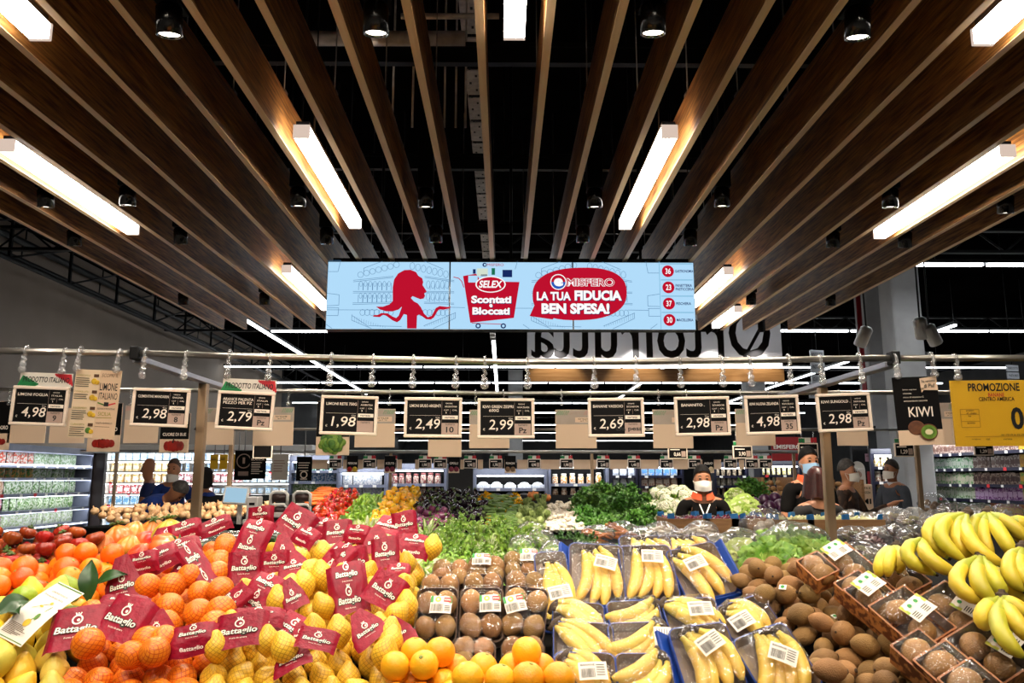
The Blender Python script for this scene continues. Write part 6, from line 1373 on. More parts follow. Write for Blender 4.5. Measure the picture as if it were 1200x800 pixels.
Fheap('parsley_bunch', [tuft(70, .12, .024, [m_lf3, m_lf2], 91 + i, 1.1) for i in range(3)], [(672, 606), (680, 586), (705, 578), (740, 582), (764, 600), (760, 618), (730, 624), (690, 622)], .13, 'dark green parsley bunch in the big green heap', 'parsley', 'parsley bunches in the big heap', second=.3, rot=lambda q: Matrix.Rotation(R.uniform(.2, .9), 4, 'X') @ Matrix.Rotation(R.uniform(0, 6), 4, 'Z'), lift=-.05)
cl = MB()
for i in range(40):
    a = i * 2.4; r = .055 * math.sqrt(i / 40); cl.ball((r * math.cos(a), r * math.sin(a), .035 * (1 - (r / .06) ** 2)), .016, 7)
for i in range(8): cl.grid(2, 3, lambda u, v: ((u - .5) * .05, .045 + v * .025, -.04 + .05 * v), 1, Matrix.Rotation(i * PI / 4, 4, 'Z'))
clm = cl.mesh('cauliflower', [m_caul, m_lf2])
Fheap('cauliflower', [clm], [(756, 612), (764, 586), (790, 578), (815, 578), (815, 606), (790, 614)], .115, 'white cauliflower in the heap left of the masked woman', 'cauliflower', 'cauliflowers', second=.35, rot=lambda q: Matrix.Rotation(R.uniform(.3, 1.1), 4, 'X') @ Matrix.Rotation(R.uniform(0, 6), 4, 'Z'))
for i, (px, py, r) in enumerate(((625, 583, .075), (640, 585, .06))):
    obj('pumpkin', MB().lathe([(.01, -r * .7), (r * .7, -r * .65), (r, 0), (r * .75, r * .6), (r * .15, r * .55), (.008, r * .75)], 32, rib=lambda th, t: 1 - .1 * abs(math.cos(4 * th))).mesh('pumpkin', m_pump), None, Matrix.Translation(F_(px, py) + Vector((0, 0, .02))), label=('larger', 'smaller')[i] + ' brown orange pumpkin behind the mushrooms', cat='pumpkin')
heads([rosette(26, .18, .16, .1, 1.0, .012, [m_sav, m_rib], .25, 95)], 'savoy_cabbage', 'pale green savoy cabbage right of the masked woman', 'cabbage', 'savoy cabbages', [(862, 582), (874, 592), (866, 600), (880, 602)], F_, -.02, k=(.8, 1.0))
heads([tuft(40, .16, .03, [m_lf3, m_lf2], 96, 1.1)], 'parsley_bunch', 'dark green herb bunch behind the savoy cabbage', 'parsley', 'herb bunches behind the savoy', [(866, 574), (878, 573), (890, 575)], F_, -.02)
cabm = MB().ball((0, 0, 0), .07, 16).mesh('red_cabbage', m_cab)
for i, (px, py) in enumerate(((884, 590), (896, 586), (908, 584), (902, 594), (914, 592), (892, 599), (920, 598))): obj('red_cabbage', cabm, None, TRS(F_(px, py), 0, R.uniform(0, 3)), label='glossy purple cabbage, %s from left in the heap beside the tall worker' % nth(i + 1), cat='cabbage', group='purple cabbages')
# potato bins
m_pot = mat('potato', '#c49a6a', '#a07a4c', 12, .7, rnd=.15)
pot = MB().ball((0, 0, 0), .035, 9, sx=1.3, sz=.9).mesh('potato', m_pot)
def bin_(px, py, w, h, d, label):
    p = W(px, py, d); s = mpp(p); o = empty('potato_bin', label, 'bin', Matrix.Translation(p)); w, h = w * s, h * s
    mb = MB(); mb.box((0, .2, -p.z / 2 - h / 2), (w, .5, p.z - h)); mb.build('box', m_wcrate, o)
    for sx in (-1, 1): MB().box((sx * w / 2, .2, 0), (.03, .5, h * 1.1)).build('side_panel', m_wcrate, o)
    for a in range(int(w / .08)):
        for b in range(int(h / .065)):
            obj('potato', pot, None, TRS(p + Vector((-w / 2 + .06 + a * .08 + R.uniform(-.01, .01), .08 + b * .06, -h / 2 + .03 + b * .065)), R.uniform(0, 6), R.uniform(0, 3)), label='light brown potato in the ' + label, cat='potato', group='potatoes in the ' + label)
bin_(910, 578, 34, 34, 9.6, 'potato bin left of the tall worker')
bin_(993, 584, 34, 40, 9.4, 'potato bin right of the right post')

# ================================================================ BACKGROUND COUNTERS AND SHELVES
# garlic and onion counter at left with a weighing terminal
ca, cb = W(136, 616, 6.6), W(338, 588, 8.6)
cn = empty('onion_counter', 'black sloping counter heaped with pale onions in front of the men in blue', 'counter', Matrix.Translation(((ca.x + cb.x) / 2, (ca.y + cb.y) / 2, 0)) @ Matrix.Rotation(math.atan2(cb.y - ca.y, cb.x - ca.x), 4, 'Z'))
Lc = math.hypot(cb.x - ca.x, cb.y - ca.y)
MB().box((0, .22, .58), (Lc, .5, 1.16), bev=.01).box((0, -.05, 1.12), (Lc, .04, .14)).build('body', m_board, cn)
MB().box((0, -.28, .86), (Lc, .46, .04), bev=.005).build('ledge', mat('ledge_grey', '#8a847e', rough=.5), cn)
ong = MB().lathe([(.005, -.03), (.02, -.029), (.034, -.010), (.034, .008), (.02, .024), (.007, .03), (.004, .046)], 12).mesh('onion', mat('golden_onion', '#d8b284', '#b98a5a', 10, .4, rnd=.2))
for a in range(int(Lc / .085)):
    for b in range(4):
        q = cn.matrix_world @ Vector((-Lc / 2 + .05 + a * .085 + R.uniform(-.02, .02), .04 + b * .09, 1.205 + b * .026 + R.uniform(-.01, .03)))
        obj('onion', ong, None, TRS(q, R.uniform(0, 6), R.uniform(-1, 1)), label='pale golden onion on the black counter at left', cat='onion', group='golden onions on the left counter')
p = W(283, 614, 6.3)
sc_ = empty('weighing_scale', 'white weighing terminal with tilted touch screen on the left counter', 'scale', Matrix.Translation((p.x, 6.3, p.z)))
u = mpp(p); MB().box((14 * u, 0, 17 * u), (14 * u, .12, 30 * u), bev=.01).build('printer_column', m_white, sc_); MB().box((-4 * u, .02, 12 * u), (.03, .03, 24 * u)).box((8 * u, 0, 3 * u), (.05, .14, 6 * u), bev=.005).build('stand', m_white, sc_)
sp_ = MB().box((0, 0, 0), (29 * u, .03, 21 * u), bev=.006).build('screen_housing', m_white, sc_, Matrix.Translation((-7 * u, -.02, 33 * u)) @ Matrix.Rotation(-.25, 4, 'X') @ Matrix.Rotation(.06, 4, 'Y'))
MB().rect(-12.5 * u, -8.5 * u, 12.5 * u, 8.5 * u, -.0165).build('touch_screen', emit('touch_blue', '#A9CFE6', .9), sp_)
MB().rect(10.5 * u, 22 * u, 17 * u, 25 * u, -.062).build('label_slot', m_bk, sc_)
MB().box((p.x - .1, 6.55, (p.z) / 2), (1.6, .4, p.z - .0), bev=.01).build('scale_table', m_board, label='dark table carrying the weighing terminal and bag dispensers', cat='table')
def dispenser(px, lab):
    p = W(px, 606, 6.4); o = empty('bag_dispenser', lab, 'bag dispenser', Matrix.Translation(p))
    for row in (0, 1):
        z = 6 * u + row * 15 * u; mb = MB()
        mb.tube([(-10 * u, 0, z - 7 * u), (-10 * u, 0, z + 6 * u), (-6 * u, 0, z + 9 * u), (6 * u, 0, z + 9 * u), (10 * u, 0, z + 6 * u), (10 * u, 0, z - 7 * u)], 2.0 * u, 6); mb.build('frame', m_white, o)
        MB().tube([(-8 * u, .02, z + 2 * u), (8 * u, .02, z + 2 * u)], 5 * u, 14).build('bag_roll', mat('roll_dark', '#3a2622', rough=.4), o)
    MB().box((0, .03, 3 * u), (24 * u, .12, 6 * u), bev=.004).build('base', m_white, o)
dispenser(326, 'white plastic bag dispenser left of a pair near the red peppers'); dispenser(353, 'white plastic bag dispenser right of a pair near the red peppers')
MB().box((-3.35, 5.6, .57), (1.5, .4, 1.14), bev=.01).build('grey_counter', mat('ledge_grey', '#8a847e'), label='grey counter top behind the dark tomatoes at left', cat='counter')

# goods
GC = {}
def goods(kind, c1, c2):
    k = (kind, c1, c2)
    if k in GC: return GC[k]
    m = mat('pack_' + c1.strip('#') + c2.strip('#'), c1, c2, 34, .35, rnd=.12, contrast=(.45, .55)); m2 = mat('cap_' + c2.strip('#'), c2, rough=.4)
    mb = MB()
    if kind == 'pouch': mb.grid(6, 6, lambda u, v: ((u - .5) * .17, -.035 * math.sin(PI * u) ** .6 * math.sin(PI * v) ** .6, v * .20)); mb.grid(6, 6, lambda u, v: ((.5 - u) * .17, .035 * math.sin(PI * u) ** .6 * math.sin(PI * v) ** .6, v * .20))
    elif kind == 'box': mb.box((0, 0, .09), (.13, .10, .18), bev=.004); mb.rect(-.05, .05, .05, .12, -.0515, 1)
    elif kind == 'jar': mb.lathe([(.05, 0), (.055, .01), (.055, .12), (.042, .14), (.042, .15)], 14); mb.lathe([(.046, .145), (.046, .175), (.042, .178)], 14, 1)
    elif kind == 'bottle': mb.lathe([(.036, 0), (.038, .01), (.038, .16), (.016, .21), (.015, .25)], 12); mb.lathe([(.017, .245), (.017, .275)], 10, 1)
    elif kind == 'tub': mb.lathe([(.05, 0), (.062, .09), (.064, .095)], 14); mb.lathe([(.066, .095), (.066, .105)], 14, 1)
    elif kind == 'tray': mb.box((0, 0, .03), (.22, .14, .06), bev=.01); mb.ball((0, 0, .06), .085, 12, 1, sy=.7, sz=.5)
    GC[k] = mb.mesh(kind, [m, m2]); return GC[k]
m_navy = mat('shelf_navy', '#14152c', rough=.4); m_sgrey = mat('shelf_grey', '#7f8498', '#70758a', 4, .4); m_tick = mat('ticket', '#e9e6e0', rough=.6); m_tickr = mat('ticket_red', '#d0262c', rough=.6)
TK = []
def shelf_unit(name, label, org, yaw, L, zs, depth, m_sh, m_back, plan, glabel, unit_cat='shelf', zt=None, step=.16, lamp=None, red=0.0, each=0.0):
    """zs: heights of the shelf boards; plan: per shelf a list of (kind, colours) runs"""
    T = Matrix.Translation(org) @ Matrix.Rotation(yaw, 4, 'Z'); o = empty(name, label, unit_cat, T); zt = zt or zs[-1] + .4
    MB().box((L / 2, depth + .02, zt / 2), (L, .04, zt)).build('back_panel', m_back, o)
    for z in zs: MB().box((L / 2, depth / 2, z - .015), (L, depth, .03)).box((L / 2, -.012, z - .02), (L, .02, .055)).build('shelf', m_sh, o)
    for x in (0, L): MB().box((x, depth / 2, zt / 2), (.05, depth + .04, zt)).build('end_panel', m_sh, o)
    MB().box((L / 2, depth / 2, zt + .05), (L + .05, depth + .06, .12), bev=.01).build('canopy', m_sh, o)
    for z in zs:
        x = .1
        while x < L - .1:
            rd = R.random() < red
            if not TK: TK.append(MB().box((0, 0, 0), (.07, .003, .045)).mesh('price_ticket', m_tick)); TK.append(MB().box((0, 0, 0), (.08, .003, .06)).mesh('price_ticket', m_tickr))
            obj('price_ticket', TK[rd], o, Matrix.Translation((x + .035, -.025, z - .022)), label='red price ticket' if rd else None); x += R.uniform(.25, .55)
    if lamp:
        MB().box((L / 2, .04, zt - .03), (L - .1, .05, .03)).build('lamp_tube', m_hall, o)
        l = area('shelf_light', T @ Vector((L / 2, -.25, zt + .1)), L, .08, lamp, (.93, .97, 1.0)); l.rotation_euler = (rad(28), 0, yaw)
    if each:
        for z in zs:
            MB().box((L / 2, .01, z + .22), (L - .1, .02, .012)).build('shelf_lamp', m_hall, o)
            l = area('shelf_light', T @ Vector((L / 2, -.03, z + .215)), L, .03, each, (.93, .97, 1.0)); l.rotation_euler = (rad(40), 0, yaw)
    for si, z in enumerate(zs):
        runs = plan[si % len(plan)]; x = step / 2 + .03; i = 0; n = max(1, int((L - .06) / step))
        while x < L - step / 2:
            kd, a, b = runs[min(len(runs) - 1, int(len(runs) * i / n))]
            g = obj(kd if kd != 'box' else 'carton', goods(kd, a, b), None, T @ TRS((x, depth * .35, z), R.uniform(-.12, .12), 0, 0, (R.uniform(1.0, 1.15), 1.0, R.uniform(1.05, 1.22))), label='%s, %s from left, %s shelf up' % (glabel, nth(i + 1), nth(si + 1)), cat='grocery', group='goods: ' + glabel)
            x += step * R.uniform(.96, 1.04); i += 1
    return o
# left fridge: faces right, runs along the wall
fy0 = 11.2; fx = -7.85
shelf_unit('salad_fridge', 'long dark open fridge of bagged salad at far left', (fx, fy0, 0), PI / 2, 4.5, [.52, .76, 1.02, 1.29, 1.55, 1.76], .7, m_sgrey, m_bk,
    [[('pouch', '#c9d8b8', '#6f9a4a'), ('pouch', '#e4e4da', '#a9bd7a')], [('pouch', '#c9786a', '#ecd8cc'), ('pouch', '#b4c890', '#eef0e4')], [('pouch', '#eee8ea', '#c85a70'), ('pouch', '#6f9a4c', '#e0e8cc')], [('pouch', '#e8d0b8', '#d08a5a'), ('pouch', '#d8e0cc', '#5f8a44')], [('pouch', '#e8dcd8', '#c9b0a8'), ('pouch', '#d89a3c', '#4f8a34'), ('pouch', '#e2e8d8', '#7fa860')], [('pouch', '#d8e4d4', '#8fb48a'), ('pouch', '#e05a3c', '#e8e0d4'), ('pouch', '#8fb07c', '#dfe8d8')]], 'salad pouch in the left fridge', 'fridge', 1.98, .2, None, .06, 3.0)
MB().box((fx + .06, 15.84, 1.08), (.30, .12, 2.16), bev=.01).build('end_panel', mat('dark_brown_panel', '#2a1c18', rough=.5), label='dark brown end panel beside the salad fridge', cat='panel')
# bright dairy wall
shelf_unit('dairy_shelf', 'brightly lit white dairy shelving behind the men in blue', (-9.15, 19.0, 0), 0, 4.7, [.45, .70, .95, 1.2, 1.45, 1.7, 1.95], .5, m_white, m_white,
    [[('box', '#e8eef4', '#9cc0e0'), ('tub', '#d8e4f0', '#f4f4f4')], [('tub', '#f2f2f2', '#a03048'), ('box', '#dfe6ee', '#4a78b0')], [('box', '#e8f0f4', '#6aa0c8'), ('tub', '#c83c48', '#f0f0f0'), ('box', '#dce8e0', '#78b090')], [('box', '#d8404c', '#f4e8e8'), ('tub', '#eef2f6', '#90b8d8')], [('box', '#f0c060', '#f6f0e4'), ('box', '#d05060', '#f2eef0'), ('box', '#a8c8e4', '#f4f8fc')], [('box', '#eec878', '#f4ecd8'), ('bottle', '#dce8f4', '#88b4e0'), ('box', '#e4ecf6', '#98bce4')]], 'dairy pack on the bright white shelves', 'shelf', 2.2, .17, None, .1, 7)
# right grocery shelves: face left and forward
shelf_unit('grocery_shelf', 'dark navy grocery shelving full of jars and cartons at right', (8.35, 16.2, 0), rad(-90), 5.6, [.62, .92, 1.18, 1.44, 1.72, 2.0], .45, m_navy, m_bk,
    [[('jar', '#a8703c', '#5a3420')], [('jar', '#c8c0b0', '#5a8a4c'), ('box', '#c03a6c', '#e0b048'), ('jar', '#8a5a30', '#3c2416')], [('box', '#6aa04a', '#e0e8d0'), ('box', '#7c2a84', '#d8b8dc'), ('box', '#9ab83c', '#e4d9a0'), ('tray', '#d8d4cc', '#4a3428')], [('box', '#58a048', '#d8d0b8'), ('box', '#b09a88', '#4a2a20'), ('box', '#6ab03a', '#e0b83c'), ('tray', '#3a3a3c', '#c8c8cc')], [('box', '#4f9a58', '#d8e0d0'), ('box', '#a8988c', '#5a3a30'), ('box', '#e0b82c', '#c8902c'), ('bottle', '#b8c8b8', '#8a2a20')], [('box', '#a8988c', '#5a3a30'), ('box', '#e0b82c', '#a87a24')]], 'grocery pack on the navy shelves at right', 'shelf', 2.28, .135, 40, .25)
shelf_unit('grocery_endcap', 'narrow shelf end of mixed jars beside the grey column', (7.05, 15.6, 0), rad(-20), 1.0, [.62, .92, 1.2, 1.48, 1.76], .35, m_navy, m_bk, [[('jar', '#b86a30', '#d8d0c0')], [('jar', '#9a4a3c', '#e0dcd0')], [('bottle', '#c8a878', '#3c5a34')], [('jar', '#8a5a40', '#d0c8b8')], [('jar', '#b08a3c', '#e0d8c8')]], 'mixed jar on the narrow shelf end', 'shelf', 2.0, .13, 8, .2)
# mid hall shelves
dk = [[('pouch', '#c8ccd2', '#8a9098'), ('jar', '#b8b0a8', '#5a4a40')], [('pouch', '#d4d8dc', '#9aa4ae'), ('jar', '#b89a84', '#6a4a3c')]]
def mid_unit(px0, px1, d, zs, plan, lab, glab, step, lamp=60, zt=None, kind='shelf'):
    a = W(px0, 560, d); b = W(px1, 560, d); return shelf_unit('market_shelf', lab, (a.x, d, 0), 0, b.x - a.x, zs, .45, m_sgrey if d < 17 else m_navy, m_bk, plan, glab, kind, zt, step, lamp * .05, .1)
mid_unit(398, 452, 15.6, [.9, 1.18, 1.42], [[('pouch', '#bcc2ca', '#7f8890')], [('pouch', '#d4d8dc', '#9aa4ae')], [('pouch', '#c4c0bc', '#8a9098')]], 'low shelf of clear wrapped goods left of the middle', 'clear pouch on the left middle shelf', .19, 50, 1.66)
mid_unit(455, 522, 15.8, [.9, 1.18, 1.44], [[('jar', '#8a6a58', '#d0c8c0')], [('jar', '#c0a48c', '#7a5a48')], [('jar', '#b8a898', '#8a4a48')]], 'low shelf of brown jars behind the yellow peppers', 'brown jar on the middle shelf', .14, 50, 1.72)
mid_unit(556, 640, 15.4, [.88, 1.16, 1.36], [[('tray', '#2c3040', '#9aa8c0')], [('tray', '#c4c8d0', '#e4e8ee')], [('tray', '#d0d4da', '#f0f2f4')]], 'shelf of silver trays behind the aubergines', 'silver wrapped tray on the middle shelf', .26, 40, 1.62)
mid_unit(644, 712, 15.8, [.9, 1.16, 1.44], [[('jar', '#b0702c', '#e0d4c0')], [('jar', '#8a5c34', '#d8c8b0')], [('jar', '#d88a2c', '#efe6d4')]], 'shelf of orange jars behind the mushrooms', 'orange jar on the middle shelf', .17, 70, 1.78)
mid_unit(716, 746, 17.5, [.9, 1.14, 1.38, 1.6], [[('box', '#7a8088', '#c8ccd0')], [('box', '#9a9ea4', '#3c4048')], [('box', '#6a7080', '#d0d4d8')], [('box', '#8a8e98', '#c0c8d8')]], 'grey package rack right of the orange jars', 'grey package on the rack', .17, 40, 1.8)
mid_unit(750, 800, 17.6, [.9, 1.14, 1.38, 1.6], [[('box', '#4a78b0', '#d8c8b0')], [('box', '#a86a44', '#e0d4c4')], [('box', '#9a5c3c', '#d0c0b0')], [('box', '#b0b4a8', '#4a7ab8')]], 'book rack left of the masked woman', 'small book on the rack', .16, 40, 1.8)
mid_unit(838, 876, 18.5, [.9, 1.14, 1.38, 1.6], [[('bottle', '#8a7a5c', '#c8b8a0')], [('bottle', '#b0a084', '#7a2a24')], [('jar', '#8a8474', '#c8c0b0')], [('bottle', '#a89a80', '#5a4a3c')]], 'bottle shelf right of the masked woman', 'bottle on the shelf right of the masked woman', .13, 40, 1.8)
mid_unit(892, 938, 19.5, [.9, 1.14, 1.38, 1.62], [[('bottle', '#7a7a48', '#c8b060')], [('bottle', '#5c6a3c', '#c8b060')], [('bottle', '#8a8a50', '#d8d0b0')], [('bottle', '#b0a050', '#e0d8c0')]], 'oil bottle shelf below the red shop sign', 'oil bottle below the red shop sign', .13, 40, 1.85)
mid_unit(340, 396, 16.8, [.95, 1.22, 1.48, 1.7], [[('pouch', '#5a8a3c', '#c8d8a8')], [('pouch', '#6f9a4c', '#d0dcc0')], [('pouch', '#3c78a8', '#d8e4ec')], [('bottle', '#3c8a6c', '#d0e8e0')]], 'shelf of green and blue packs above the bag dispensers', 'green pack above the bag dispensers', .17, 60, 1.9)
# dark tiled wall in the middle and the red shop sign
MB().box((W(600, 556, 24).x, 24.2, 1.0), (4.4, .2, 2.0)).build('wall_tiles', mat('dark_tiles', '#1a1816', '#2c2723', 9, .4, stretch=(3, 1, 8)), kind='structure')
p = W(922, 527, 22); s = mpp(p); o = empty('shop_sign', 'red shop sign with white letters behind the tall worker', 'sign', Matrix.Translation(p))
MB().box((0, 0, 0), (36 * s, .08, 30 * s), bev=.01).build('panel', mat('sign_red', '#a01c1c', rough=.5), o); mb = MB(); mb.text('EMISFERO', -16 * s, 1 * s, 32 * s, 5 * s, -.045, 0, .03); mb.rect(-14 * s, -4 * s, 14 * s, -3 * s, -.045, 0); mb.build('lettering', m_lwh, o); MB().tube([(-12 * s, 0, 15 * s), (-12 * s, 0, 6.3 - p.z)], .01, 6).tube([(12 * s, 0, 15 * s), (12 * s, 0, 6.3 - p.z)], .01, 6).build('cable', m_bk, o)
# info boards at left
def board(px, py, w, h, d, m, lines, lab, ink=m_chalk, title=None):
    p = W(px, py, d); s = mpp(p); o = empty('info_board', lab, 'board', Matrix.Translation(p)); w, h = w * s, h * s
    MB().box((0, 0, 0), (w, .02, h), bev=.003).build('board', m, o); mb = MB()
    if title: mb.text(title, -w * .4, h * .34, w * .8, h * .1, -.012, 0, .02)
    for i in range(lines): mb.rect(-w * .38, h * (.22 - .1 * i), w * R.uniform(.1, .38), h * (.26 - .1 * i), -.012, 0)
    mb.build('print', ink, o)
    MB().tube([(0, .012, h / 2 - .02), (0, .012, max(h / 2, zf + .3 - p.z))], .008, 6).build('hanger', m_wire, o)
    return o
board(302, 548, 19, 25, 12.5, m_blk, 6, 'black menu board with white lines left of the cream leaflet board', title='BLANCA')
board(328, 547, 19, 30, 12.4, m_paper, 5, 'cream notice board between two black boards', m_tagg)
o = board(356.5, 549, 18, 28, 12.3, m_blk, 3, 'black notice board with a white scale symbol')
mb = MB(); s = mpp(W(356, 549, 12.3)); mb.disc(0, -7 * s, 4.4 * s, -.012, 0, 16); mb.disc(0, -7 * s, 3 * s, -.0125, 1, 16); mb.rect(-5 * s, -2.8 * s, 5 * s, -1.8 * s, -.012, 0); mb.line(-4 * s, -12 * s, 4 * s, -12 * s, 1.2 * s, -.012, 0); mb.build('symbol', [m_chalk, m_blk], o)
for i, px in enumerate((251, 262, 272, 279)): board(px, 541, 9 if i < 3 else 5, 17, 13.5, m_yel, 2, 'small yellow offer card, %s from the left of four' % nth(i + 1), m_ink)
p = W(286, 540, 12.8); s = mpp(p); o = empty('round_sign', 'round black emblem sign on the board left of the black menu', 'sign', Matrix.Translation(p)); mb = MB(); mb.disc(0, 0, 10 * s, -.011, 0, 24); mb.disc(0, 0, 8.6 * s, -.0115, 1, 24); mb.disc(0, 0, 7.4 * s, -.012, 0, 24); mb.rect(-1.4 * s, -3 * s, 1.4 * s, 4 * s, -.0125, 1); mb.rect(-6 * s, -17 * s, 6 * s, -12 * s, -.011, 1); mb.build('emblem', [m_blk, m_tagg], o); MB().box((0, 0, -5 * s), (21 * s, .02, 34 * s)).build('board', m_blk, o); MB().tube([(0, .012, 10 * s), (0, .012, zf + .3 - p.z)], .008, 6).build('hanger', m_wire, o)
# far right corner: fire cabinet, dark panel, totem, store plan
p = W(1022, 555, 16.2); s = mpp(p)
MB().box((p.x, 16.5, 1.3), (.52, .1, 2.6), bev=.01).build('wall_panel', m_bk, label='tall black panel behind the red hose cabinet', cat='panel')
o = empty('hose_cabinet', 'red fire hose cabinet left of the man in the grey suit', 'cabinet', Matrix.Translation((p.x + .1, 16.0, 0))); za, zb_ = W(1022, 592, 16).z, W(1022, 552, 16).z
MB().box((0, .1, (za + zb_) / 2), (.40, .22, zb_ - za), bev=.01).build('body', mat('cabinet_red', '#9c0f16', rough=.35), o); MB().box((-.04, -.016, (za + zb_) / 2), (.16, .01, (zb_ - za) * .72)).build('window', m_bkg, o); MB().tube([(.13, -.02, za + .25), (.13, -.02, za + .33)], .008, 6).build('handle', m_steel, o); MB().box((0, .12, za / 2), (.08, .08, za)).build('foot', m_bk, o)
p = W(1008, 590, 13.2); s = mpp(p); o = empty('totem', 'beige information totem with dark print right of the post', 'totem', Matrix.Translation((p.x, 13.2, 0)))
zt_ = W(1008, 567, 13.2).z; MB().box((0, 0, zt_ / 2), (24 * s, .25, zt_), bev=.02).build('body', m_card, o); mb = MB()
for py, h, t in ((573, 2.5, 'QUALITA E'), (578, 2.5, 'FRESCHEZZA'), (590, 6, 'EMI')): mb.text(t, -9 * s, W(1008, py, 13.2).z, 18 * s, h * s, -.13, 0, .02)
mb.build('print', m_blk, o)
MB().box((0, 0, zt_ + 9 * s), (17 * s, .03, 18 * s), bev=.01).disc(0, zt_ + 18 * s, 8.5 * s, 0, 0, 20).disc(0, zt_ + 11 * s, 4 * s, -.018, 1, 14).build('topper', [m_white, m_tagg], o)
board(1018, 536, 8, 9, 16.0, mat('pink_notice', '#b08a98', rough=.6), 2, 'small pink notice on the black panel', m_ink)
for i, (px, py, w, h, d) in enumerate(((958, 431, 18, 44, 19), (1187, 440, 16, 26, 15), (955, 457, 16, 20, 24))):
    p = W(px, py, d); s = mpp(p); o = empty('aisle_sign', ('pale hanging aisle sign left of the right arm', 'pale hanging aisle sign at the right edge', 'pale aisle sign lower behind the right arm')[i], 'sign', Matrix.Translation(p) @ Matrix.Rotation(.2, 4, 'Z')); n = 3; mb = MB(); pr = MB()
    for j in range(n): z = (j - 1) * h * s / n; MB().box((0, 0, z), (w * s, .03, h * s / n * .86), bev=.004).build('plate', mat('aisle_plate', '#b9bcc2', rough=.5), o); pr.text(('SCATOLAME', 'PASTA RISO', 'BISCOTTI')[j], -w * s * .4, z - .02, w * s * .8, h * s / n * .3, -.017, 0, .01)
    pr.build('print', m_ink, o); MB().tube([(0, 0, h * s / 2), (0, 0, 6.3 - p.z)], .008, 6).build('cable', m_bk, o)

# ================================================================ PEOPLE
def skin(verts, edges, radii, name, m, sub=2):
    me = bpy.data.meshes.new(name); me.from_pydata([tuple(v) for v in verts], edges, []); ob = bpy.data.objects.new(name, me); COL.objects.link(ob)
    sk = ob.modifiers.new('skin', 'SKIN'); sk.use_smooth_shade = True
    for i, r in enumerate(radii):
        d = me.skin_vertices[0].data[i]; d.radius = r if isinstance(r, tuple) else (r, r); d.use_root = (i == 0)
    ss = ob.modifiers.new('sub', 'SUBSURF'); ss.levels = sub; ss.render_levels = sub
    dg = bpy.context.evaluated_depsgraph_get(); out = bpy.data.meshes.new_from_object(ob.evaluated_get(dg))
    bpy.data.objects.remove(ob); bpy.data.meshes.remove(me)
    out.name = name; out.materials.clear(); out.materials.append(m)
    for p_ in out.polygons: p_.use_smooth = True
    return out
m_skin = mat('skin_tone', '#c58a66', '#b87c5a', 6, .5, sss=.05); m_skind = mat('skin_tan', '#a8714e', '#996344', 6, .5, sss=.05); m_eye = mat('eye_dark', '#15100d', rough=.2); m_lips = mat('lips', '#8a4a40', rough=.5)
m_shoe = mat('shoe_black', '#121212', rough=.4); m_trou = mat('trouser_dark', '#1a1b22', '#14151a', 8, .8)
